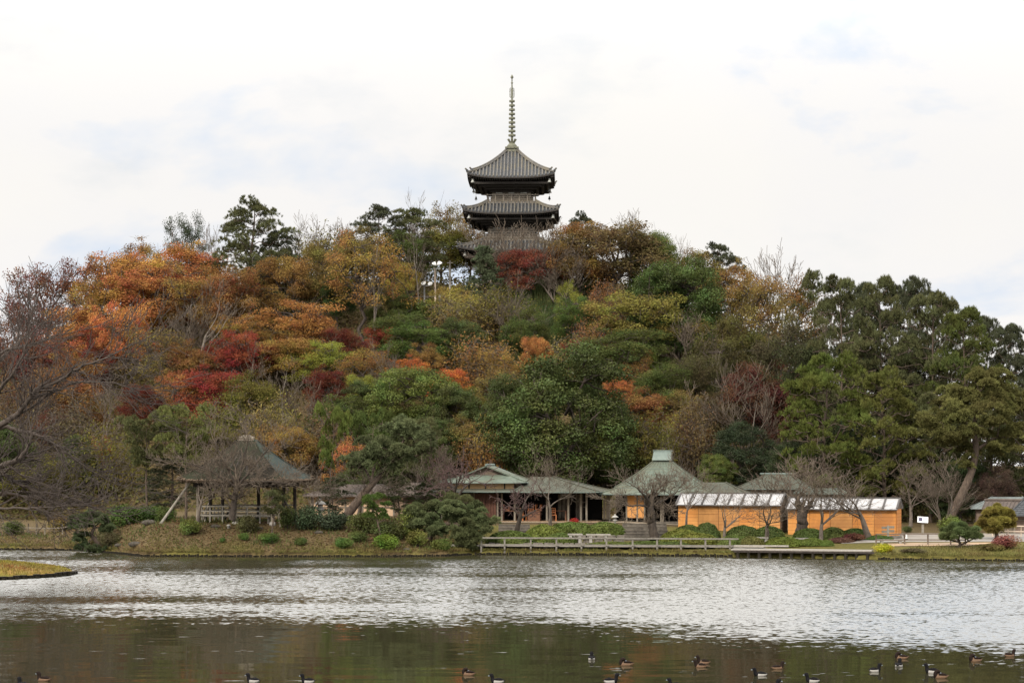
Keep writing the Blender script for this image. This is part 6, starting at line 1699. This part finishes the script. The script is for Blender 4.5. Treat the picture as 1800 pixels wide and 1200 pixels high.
leaning_pine(1685, 126.0, [[(1686, 976, 0, .13), (1680, 966, 0, .12), (1689, 957, 0, .10), (1684, 948, 0, .08), (1688, 938, 0, .05)], [(1689, 957, 0, .07), (1704, 950, -.1, .05), (1712, 946, -.1, .03)], [(1684, 952, 0, .06), (1668, 948, .1, .04)]],
    [(1660, 946, 0, .24), (1666, 935, .2, .28), (1679, 928, .1, .28), (1692, 926, 0, .28), (1705, 933, .1, .26), (1714, 944, 0, .24), (1699, 942, -.4, .26), (1685, 937, -.5, .28), (1671, 944, -.4, .24), (1686, 931, .5, .28)],
    (.09, .125, .05), 'rounded garden pine with a dark twisted trunk on the right-hand grass', 64)
leaning_pine(1752, 132.0, [[(1752, 950, 0, .14), (1752, 925, 0, .11), (1750, 902, 0, .08)], [(1752, 928, 0, .06), (1738, 924, 0, .04)], [(1752, 928, 0, .06), (1768, 922, 0, .04)]],
    [(1742, 903, 0, .36), (1754, 897, 0, .42), (1766, 903, 0, .36), (1733, 919, 0, .36), (1746, 917, -.4, .36), (1762, 916, -.3, .4), (1776, 914, 0, .34), (1738, 933, -.2, .32), (1752, 932, -.4, .3), (1728, 924, .2, .3), (1772, 926, .1, .3)],
    (.20, .19, .045), 'yellow-green pine in three clipped layers at the right', 65)
leaning_pine(1668, 150.0, [[(1668, 920, 0, .40), (1676, 898, 0, .36), (1690, 870, 0, .33), (1708, 830, .2, .28), (1717, 790, .4, .24), (1711, 755, .4, .20), (1718, 720, .5, .15), (1722, 688, .5, .09)], [(1711, 755, .4, .13), (1685, 738, .2, .10), (1655, 742, 0, .06)], [(1717, 790, .4, .14), (1748, 768, .6, .10), (1782, 768, .8, .06)], [(1708, 830, .2, .10), (1694, 812, 0, .06)], [(1718, 720, .5, .1), (1748, 700, .8, .06)]],
    [(1645, 742, 0, 1.1), (1668, 728, .5, 1.2), (1690, 738, -.6, 1.1), (1636, 758, .2, .9), (1664, 764, -.6, 1.0), (1700, 702, .8, 1.2), (1725, 682, .4, 1.2), (1746, 692, .9, 1.2), (1768, 706, .6, 1.2), (1788, 722, .5, 1.1), (1738, 722, -.4, 1.2), (1757, 746, -.5, 1.1), (1778, 764, .4, 1.1), (1702, 762, -.8, 1.0), (1732, 764, 1.0, 1.1),
     (1795, 786, .5, 1.0), (1686, 692, 1.4, 1.1), (1712, 668, .8, 1.1), (1742, 664, 1, 1.0), (1682, 772, 1.2, 1.0), (1655, 780, 1, .9), (1716, 790, 1.8, 1.0), (1698, 818, 0, .8), (1760, 676, 1.4, 1.0), (1790, 700, 1.6, 1.1), (1672, 708, 1.2, 1.0), (1750, 790, 1.2, .9)],
    (.115, .122, .042), 'yellowish pine with a curved leaning trunk at the right', 66, 46)
# shrubs and hedges
SH = 'shrubs on the shore'
for px, top, base, w_, D, c, lab in (
    (332, 912, 942, 38, 130.0, EL, 'round bright-topped bush on the slope below the pavilion\'s left brace'),
    (478, 936, 968, 33, 128.2, (.06, .11, .028), 'round bush alone on the leaf-covered slope below the small layered pine'),
    (428, 936, 958, 21, 128.8, (.06, .11, .028), 'small bush on the slope below the white stone marker'),
    (392, 944, 966, 11, 128.3, (.06, .11, .028), 'tiny bush low on the slope below the pavilion'),
    (524, 944, 970, 22, 127.9, (.05, .085, .025), 'thin small bush on the slope right of the round solitary one'),
    (604, 944, 978, 36, 127.4, (.06, .115, .028), 'round bush close to the water right of the pavilion'),
    (678, 938, 980, 46, 127.4, (.085, .15, .025), 'brightest green leafy bush at the water in front of the peninsula'),
    (634, 932, 955, 30, 128.6, (.07, .10, .03), 'low loose bush behind the brightest green one'),
    (775, 946, 972, 38, 128.2, (.07, .10, .025), 'yellow-tipped round bush at the right tip of the peninsula'),
    (733, 930, 962, 36, 128.8, (.10, .11, .028), 'olive bush between the brightest green bush and the sprawling pine'),
    (690, 915, 950, 52, 129.8, EG, 'dark green bush under the slanting pine'),
    (726, 892, 925, 44, 131.5, EL, 'light green bush behind the sprawling pine'),
    (215, 886, 930, 66, 136.5, (.055, .10, .025), 'large dark hedge bush left of the pavilion, left half'),
    (262, 888, 926, 50, 136.2, (.05, .09, .024), 'large dark hedge bush left of the pavilion, right half'),
    (290, 890, 922, 40, 135.6, (.05, .085, .024), 'dark bush at the foot of the leaning braces'),
    (25, 914, 940, 34, 141.2, EG, 'dark round bush on the left bank'),
    (115, 905, 935, 44, 143, OL, 'olive bush behind the post fence on the left bank'),
    (195, 935, 975, 40, 132.6, (.07, .07, .03), 'scraggy bush at the waterline right of the crooked pine'),
    (505, 888, 922, 30, 131.4, EG, 'dark bush at the right corner of the pavilion'),
    (545, 888, 925, 44, 131.2, (.04, .06, .03), 'dark bush at the foot of the right brace'),
    (590, 896, 930, 60, 131.4, (.045, .06, .035), 'grey-green bush below the leaning pine trunk'),
    (640, 900, 938, 50, 131.0, EG, 'dark evergreen bush left of the slanting pine'),
    (438, 905, 930, 34, 130.2, (.07, .075, .03), 'brown-green bush in front of the pavilion rail'),
    (1557, 955, 981, 34, 124.0, (.34, .33, .035), 'bright yellow-green fern clump at the end of the landing stage'),
    (1607, 968, 982, 50, 123.6, (.10, .09, .045), 'low brownish bank plants right of the yellow-green fern'),
    (1735, 955, 977, 44, 124.4, (.12, .11, .035), 'olive bush with bare stems beside the red azalea'),
    (1763, 940, 972, 54, 125.2, (.17, .085, .05), 'clipped red-leaved azalea on the right-hand grass'),
    (1672, 905, 935, 44, 139, EL, 'green bush in front of the curved leaning pine trunk'),
    (1597, 924, 938, 16, 141, EG, 'small green bush on the leafy bank behind the grey path'),
    (958, 910, 928, 20, 139.5, (.32, .05, .03), 'little red bush in front of the open tea house posts'),
    (1500, 936, 952, 36, 131.3, (.13, .06, .04), 'brown-red low hedge right of the wide bare cherry'),
    ):
    if 'little red' in lab: px = 1011
    plant('G', px, top, base, w_ * 1.12, tuple(min(v * 1.25, .5) for v in c), lab, SH, D=D)
HGp = 'clipped azaleas in front of the tea houses'
k = 0
names = ['first', 'second', 'third']
for px, top, base, w_, D, c, lab in (
    (955, 921, 942, 70, 133.2, (.075, .11, .025), 'clipped yellowish azalea right of the pollarded reddish tree'),
    (1005, 917, 930, 90, 136.5, (.06, .10, .025), 'long low hedge in front of the open tea house, left part'),
    (1062, 917, 932, 80, 136.3, (.06, .10, .025), 'long low hedge in front of the open tea house, right part'),
    (900, 932, 946, 90, 132.6, (.055, .09, .024), 'low spreading azalea behind the railing below the left tea house'),
    (985, 936, 946, 60, 132.2, (.055, .09, .024), 'low azalea left of the two slab benches'),
    (1198, 930, 950, 80, 132.6, (.08, .11, .026), 'wide clipped azalea right of the dark leaning cherry'),
    (1210, 922, 938, 56, 135.0, (.05, .08, .022), 'clipped azalea at the left corner of the first orange shed'),
    (1243, 918, 940, 46, 134.4, (.045, .075, .022), 'tall dark clipped azalea in front of the first orange shed'),
    (1225, 936, 953, 76, 131.4, (.085, .11, .026), 'yellowish clipped azalea behind the right end of the railing'),
    (1305, 923, 945, 64, 133.2, (.045, .075, .022), 'dark clipped azalea right of the first shed\'s middle cherry'),
    (1350, 924, 944, 60, 133.0, (.05, .08, .024), 'dark clipped azalea at the right end of the first orange shed'),
    (1292, 940, 957, 60, 130.0, (.06, .095, .025), 'clipped azalea behind the last railing post'),
    (1320, 942, 958, 50, 129.4, (.08, .095, .03), 'mottled clipped azalea behind the landing stage'),
    (1378, 943, 958, 70, 129.4, (.075, .115, .026), 'broad clipped azalea below the cut Y-shaped trunk'),
    (1428, 945, 960, 48, 129.2, (.065, .11, .026), 'clipped azalea right of the slab bench'),
    (1453, 948, 962, 26, 128.6, (.06, .11, .026), 'small round azalea at the foot of the wide bare cherry'),
    (1422, 928, 945, 60, 132.6, (.05, .085, .024), 'clipped azalea beside the cut Y-shaped trunk'),
    (1465, 926, 946, 50, 132.4, (.06, .09, .026), 'yellow-flecked clipped azalea in front of the second orange shed'),
    (1505, 928, 946, 56, 132.6, (.045, .08, .022), 'dark clipped azalea left of the largest bare tree'),
    (1545, 942, 954, 50, 131.9, (.05, .10, .03), 'flat green azalea in front of the signpost'),
    (1478, 944, 958, 50, 130.8, (.09, .06, .04), 'brownish clipped shrub right of the wide bare cherry'),
    (1140, 950, 962, 90, 130.9, (.05, .085, .025), 'low azalea right behind the railing in the middle'),
    (1075, 951, 962, 90, 130.9, (.06, .095, .026), 'low azalea behind the railing left of the middle'),
    (1185, 952, 964, 60, 130.4, (.045, .08, .023), 'dark low azalea behind the railing near its right end'),
    ):
    plant('K', px, top, base, w_, (c[0] * 1.5, c[1] * 1.35, c[2] * 1.35), lab, HGp, D=D)

# fallen leaves and grass on the banks
rng = np.random.default_rng(12)
n = 26000; px_ = rng.uniform(-40, 830, n); y_ = rng.uniform(126.5, 143, n); x_ = wx(px_, y_); z_ = hgt(x_, y_); k_ = (z_ > .2)
P = np.stack([x_, y_, z_ + .03], -1)[k_]
V_, Q_ = leaves(rng, P, np.tile([0, 0, 1.], (len(P), 1)), .13, .10, 1.2, .8)
o = link(bpy.data.objects.new('fallen_leaves', np_mesh('fallen_leaves', V_, Q_, [M['leaf']], rng.random(len(P))))); o.color = (.15, .092, .045, .5)
tag(o, 'brown fallen leaves scattered over the peninsula slope', 'leaves', kind='stuff')
n = 30000; px_ = rng.uniform(-40, 1880, n); d_ = rng.random(n) ** 2.2 * 5.5; Ds = np.interp(px_, T_PX, T_DS); y_ = Ds + .15 + d_; x_ = wx(px_, y_); z_ = hgt(x_, y_)
k_ = (z_ > .12) & ((px_ < 1290) | (px_ > 1540)) & ((d_ < 1.4 + 1.0 * np.sin(px_ * .05) + .6 * np.sin(px_ * .17)) | (px_ > 1600))
k_ &= ~((px_ > 1560) & (y_ > 126.9))
P = np.stack([x_, y_, z_], -1)[k_]; h_ = rng.uniform(.06, .24, len(P))
T_ = norm(np.stack([rng.normal(0, .35, len(P)), rng.normal(0, .35, len(P)), np.ones(len(P))], -1)); B_ = norm(np.cross(T_, rng.normal(size=T_.shape)))
V_, Q_ = quads(P + T_ * h_[:, None] * .45, T_, B_, h_, .035)
o = link(bpy.data.objects.new('bank_grass', np_mesh('bank_grass', V_, Q_, [M['leaf']], rng.random(len(P))))); o.color = (.15, .125, .045, .5)
tag(o, 'short yellowish grass along the water\'s edge', 'grass', kind='stuff')

tuft_n = 15000; px_ = rng.uniform(-40, 800, tuft_n); y_ = rng.uniform(127, 141, tuft_n); pat = np.sin(px_ * .031) * np.sin(y_ * .9 + px_ * .01) + rng.normal(0, .5, tuft_n)
x_ = wx(px_, y_); z_ = hgt(x_, y_); k_ = (pat > .35) & (z_ > .2); P = np.stack([x_, y_, z_], -1)[k_]; h_ = rng.uniform(.12, .42, len(P))
T_ = norm(np.stack([rng.normal(0, .5, len(P)), rng.normal(0, .5, len(P)), np.ones(len(P))], -1)); B_ = norm(np.cross(T_, rng.normal(size=T_.shape)))
V_, Q_ = quads(P + T_ * h_[:, None] * .45, T_, B_, h_, .06)
o = link(bpy.data.objects.new('weeds', np_mesh('weeds', V_, Q_, [M['leaf']], rng.random(len(P))))); o.color = (.095, .105, .035, .6)
tag(o, 'patches of green and brown weeds on the peninsula slope', 'weeds', kind='stuff')
for px, py, D, w_, lab in ((208, 957, 131.6, .5, 'dark stone at the waterline beside the crooked pine'), (238, 962, 129.4, .7, 'long dark root-covered stone at the waterline near the crooked pine'), (263, 925, 133, .8, 'flat dark stone on the bank below the hedge bushes'), (378, 918, 131.6, .55, 'stone at the left foot of the pavilion'),
                           (455, 922, 131.2, .45, 'stone under the pavilion rail next to the small layered pine'), (560, 930, 130.2, .5, 'stone below the right brace of the pavilion'), (715, 968, 127.4, .4, 'small stone at the waterline right of the brightest green bush')):
    rk = np.random.default_rng(px); w_ *= .62; b = MB(); G = []
    for t_ in np.linspace(0, math.pi, 8):
        G.append([(math.sin(t_) * math.cos(a_) * w_ * (1 + .16 * math.sin(3 * a_ + px)), math.sin(t_) * math.sin(a_) * w_ * .6, math.cos(t_) * w_ * .42 * (1 + .12 * math.sin(2 * a_ + t_ * 3 + px))) for a_ in np.linspace(0, 2 * math.pi, 13)])
    x = wx(px, D); tag(b.grid(G, smooth=False).build('rock', M['rock_dark'], None, (x, D, max(gz(x, D), 0) + w_ * .1)), lab, 'rock')
# ---------------------------------------------------------------- ducks
DK = [surf('duck_black', (.005, .005, .006), (.012, .011, .012), 30, .8, spec=.06), surf('duck_white', (.26, .245, .225), (.35, .33, .305), 30, .7), surf('duck_brown', (.10, .058, .033), (.17, .10, .058), 40, .7),
      surf('duck_dark_brown', (.010, .007, .006), (.022, .014, .011), 30, .8, spec=.06), surf('duck_bill', (.16, .19, .22), (.22, .25, .28), 20, .4)]
def duck_mesh(male, pose):
    """one closed loft: tail, body, breast, neck and head"""
    #      x     z    half-width half-height
    S = [(-.235, .085, .008, .006), (-.20, .075, .035, .018), (-.15, .055, .070, .050), (-.08, .045, .098, .078), (.0, .045, .108, .088), (.07, .050, .100, .084), (.115, .062, .080, .070)]
    if pose == 'up': S += [(.138, .105, .062, .054), (.142, .150, .052, .046), (.150, .190, .056, .052), (.168, .220, .058, .054), (.198, .222, .048, .044), (.222, .208, .024, .024)]
    else: S += [(.135, .100, .062, .054), (.130, .140, .054, .050), (.104, .172, .057, .052), (.065, .180, .055, .050), (.030, .168, .042, .038), (.008, .152, .020, .018)]
    P = np.array([(s[0], s[1]) for s in S]); T = norm(np.gradient(P, axis=0)); n = 14; vs = []
    for (x, z, w_, h), t in zip(S, T):
        for k in range(n):
            a = 2 * math.pi * k / n; c, s_ = math.cos(a), math.sin(a)
            vs.append((x - t[1] * s_ * h, c * w_, z + t[0] * s_ * h))
    b = MB(); m = len(S)
    for i in range(m - 1):
        for k in range(n):
            f = (i * n + k, i * n + (k + 1) % n, (i + 1) * n + (k + 1) % n, (i + 1) * n + k)
            a = math.sin(2 * math.pi * (k + .5) / n)
            if i >= 6: mi = 0 if male else 3
            elif male: mi = 1 if (1 <= i <= 4 and a < .30) else 0
            else: mi = 2 if (a < .45 or i >= 5) else 3
            b.add([], [], 0); b.f.append(f); b.m.append(mi); b.sm.append(True)
    b.v = [tuple(map(float, p)) for p in vs]
    b.f += [tuple(range(n)), tuple((m - 1) * n + k for k in reversed(range(n)))]; b.m += [0 if male else 3] * 2; b.sm += [False, False]
    return b.mesh('duck', DK)
def bill_mesh(pose):
    b = MB()
    if pose == 'up': b.tube([(.205, 0, .203), (.235, 0, .197), (.262, 0, .194)], [.017, .015, .012], 8)
    else: b.tube([(.025, 0, .146), (-.005, 0, .136), (-.03, 0, .126)], [.015, .013, .010], 8)
    return b.mesh('bill', DK[4])
def wing_mesh(male):
    b = MB()
    for s in (-1, 1): b.tube([(.05, s * .075, .105), (-.03, s * .080, .112), (-.12, s * .055, .100), (-.19, s * .02, .092)], [.022, .034, .024, .004], 8)
    return b.mesh('wings', DK[0 if male else 3])
def tuft_mesh(pose):
    b = MB(); p = (.158, .235) if pose == 'up' else (.085, .185)
    b.tube([(p[0], 0, p[1] - .012), (p[0] - .03, 0, p[1] + .012), (p[0] - .05, 0, p[1] - .012)], [.014, .009, .003], 6); return b.mesh('crest', DK[0])
DM = {(m_, p_): duck_mesh(m_, p_) for m_ in (True, False) for p_ in ('up', 'tucked')}
BM = {p_: bill_mesh(p_) for p_ in ('up', 'tucked')}; WM = {m_: wing_mesh(m_) for m_ in (True, False)}; TM = {p_: tuft_mesh(p_) for p_ in ('up', 'tucked')}
# waterline pixel, male?, pose, heading in degrees (0 faces right), label
DUCKS = [
 (1040, 1159, True, 'up', 95, 'black duck seen from behind, leftmost bird of the right-hand flock'),
 (1100, 1169, False, 'tucked', 185, 'small brown duck, head tucked in, alone right of the black duck seen from behind'),
 (1236, 1166, False, 'up', 175, 'grey-brown duck just behind another brown duck in the touching pair'),
 (1231, 1172, False, 'up', 180, 'reddish brown duck in front in the touching pair'),
 (1336, 1187, True, 'up', 170, 'black and white duck facing left, nearest bird right of the touching pair'),
 (1367, 1175, False, 'up', 15, 'pale brown duck with a dark breast facing right above the black and white one'),
 (1584, 1157, False, 'tucked', 170, 'pale brown duck directly above a small dark duck'),
 (1580, 1171, True, 'up', 60, 'small dark duck swimming in a bright ripple'),
 (1538, 1180, True, 'up', 20, 'black duck with a bright white flank facing right'),
 (1714, 1162, False, 'tucked', 190, 'brown duck alone left of the farthest one at right'),
 (1775, 1153, False, 'up', 25, 'reddish brown duck, farthest right of the flock'),
 (1638, 1182, True, 'up', 150, 'dark duck half hidden behind a chestnut duck'),
 (1653, 1191, False, 'tucked', 178, 'chestnut duck resting in front of a dark duck'),
 (1428, 1198, True, 'up', 172, 'black duck with a white flank at the bottom edge, right of centre'),
 (1074, 1199, True, 'up', 20, 'black duck with a white tail side at the bottom edge under the lone brown duck'),
 (1186, 1207, True, 'up', 150, 'black duck of which only the head shows at the bottom edge'),
 (1357, 1210, True, 'up', 10, 'black duck barely showing its back at the bottom edge'),
 (823, 1186, False, 'tucked', 178, 'brown duck with a pale flank alone left of the picture\'s centre'),
 (874, 1199, True, 'up', 174, 'black and white duck at the bottom edge near the centre'),
 (541, 1199, True, 'up', 176, 'black and white duck with a low back left of the centre'),
 (445, 1198, True, 'up', 160, 'grey-breasted duck with an upright crest at the bottom left'),
 (77, 1196, False, 'up', 165, 'pale brown duck, upper one of the two at the bottom left corner'),
 (38, 1206, True, 'up', 120, 'black duck head at the bottom left corner'),
]
for px, py, male, pose, hd, lab in DUCKS:
    D = CAMZ * F / (py - HY)
    t = thing('duck', lab, 'duck', (wx(px, D), D, -.012), math.radians(hd), 'ducks on the pond')
    dr = random.Random(px); f_ = dr.uniform(.88, 1.06); t.scale = (f_, f_, f_ * dr.uniform(.92, 1.1)); t.rotation_euler.z += dr.uniform(-.2, .2)
    o = link(bpy.data.objects.new('body', DM[(male, pose)]), t)
    link(bpy.data.objects.new('bill', BM[pose]), t); link(bpy.data.objects.new('wings', WM[male]), t)
    if male: link(bpy.data.objects.new('crest', TM[pose]), t)
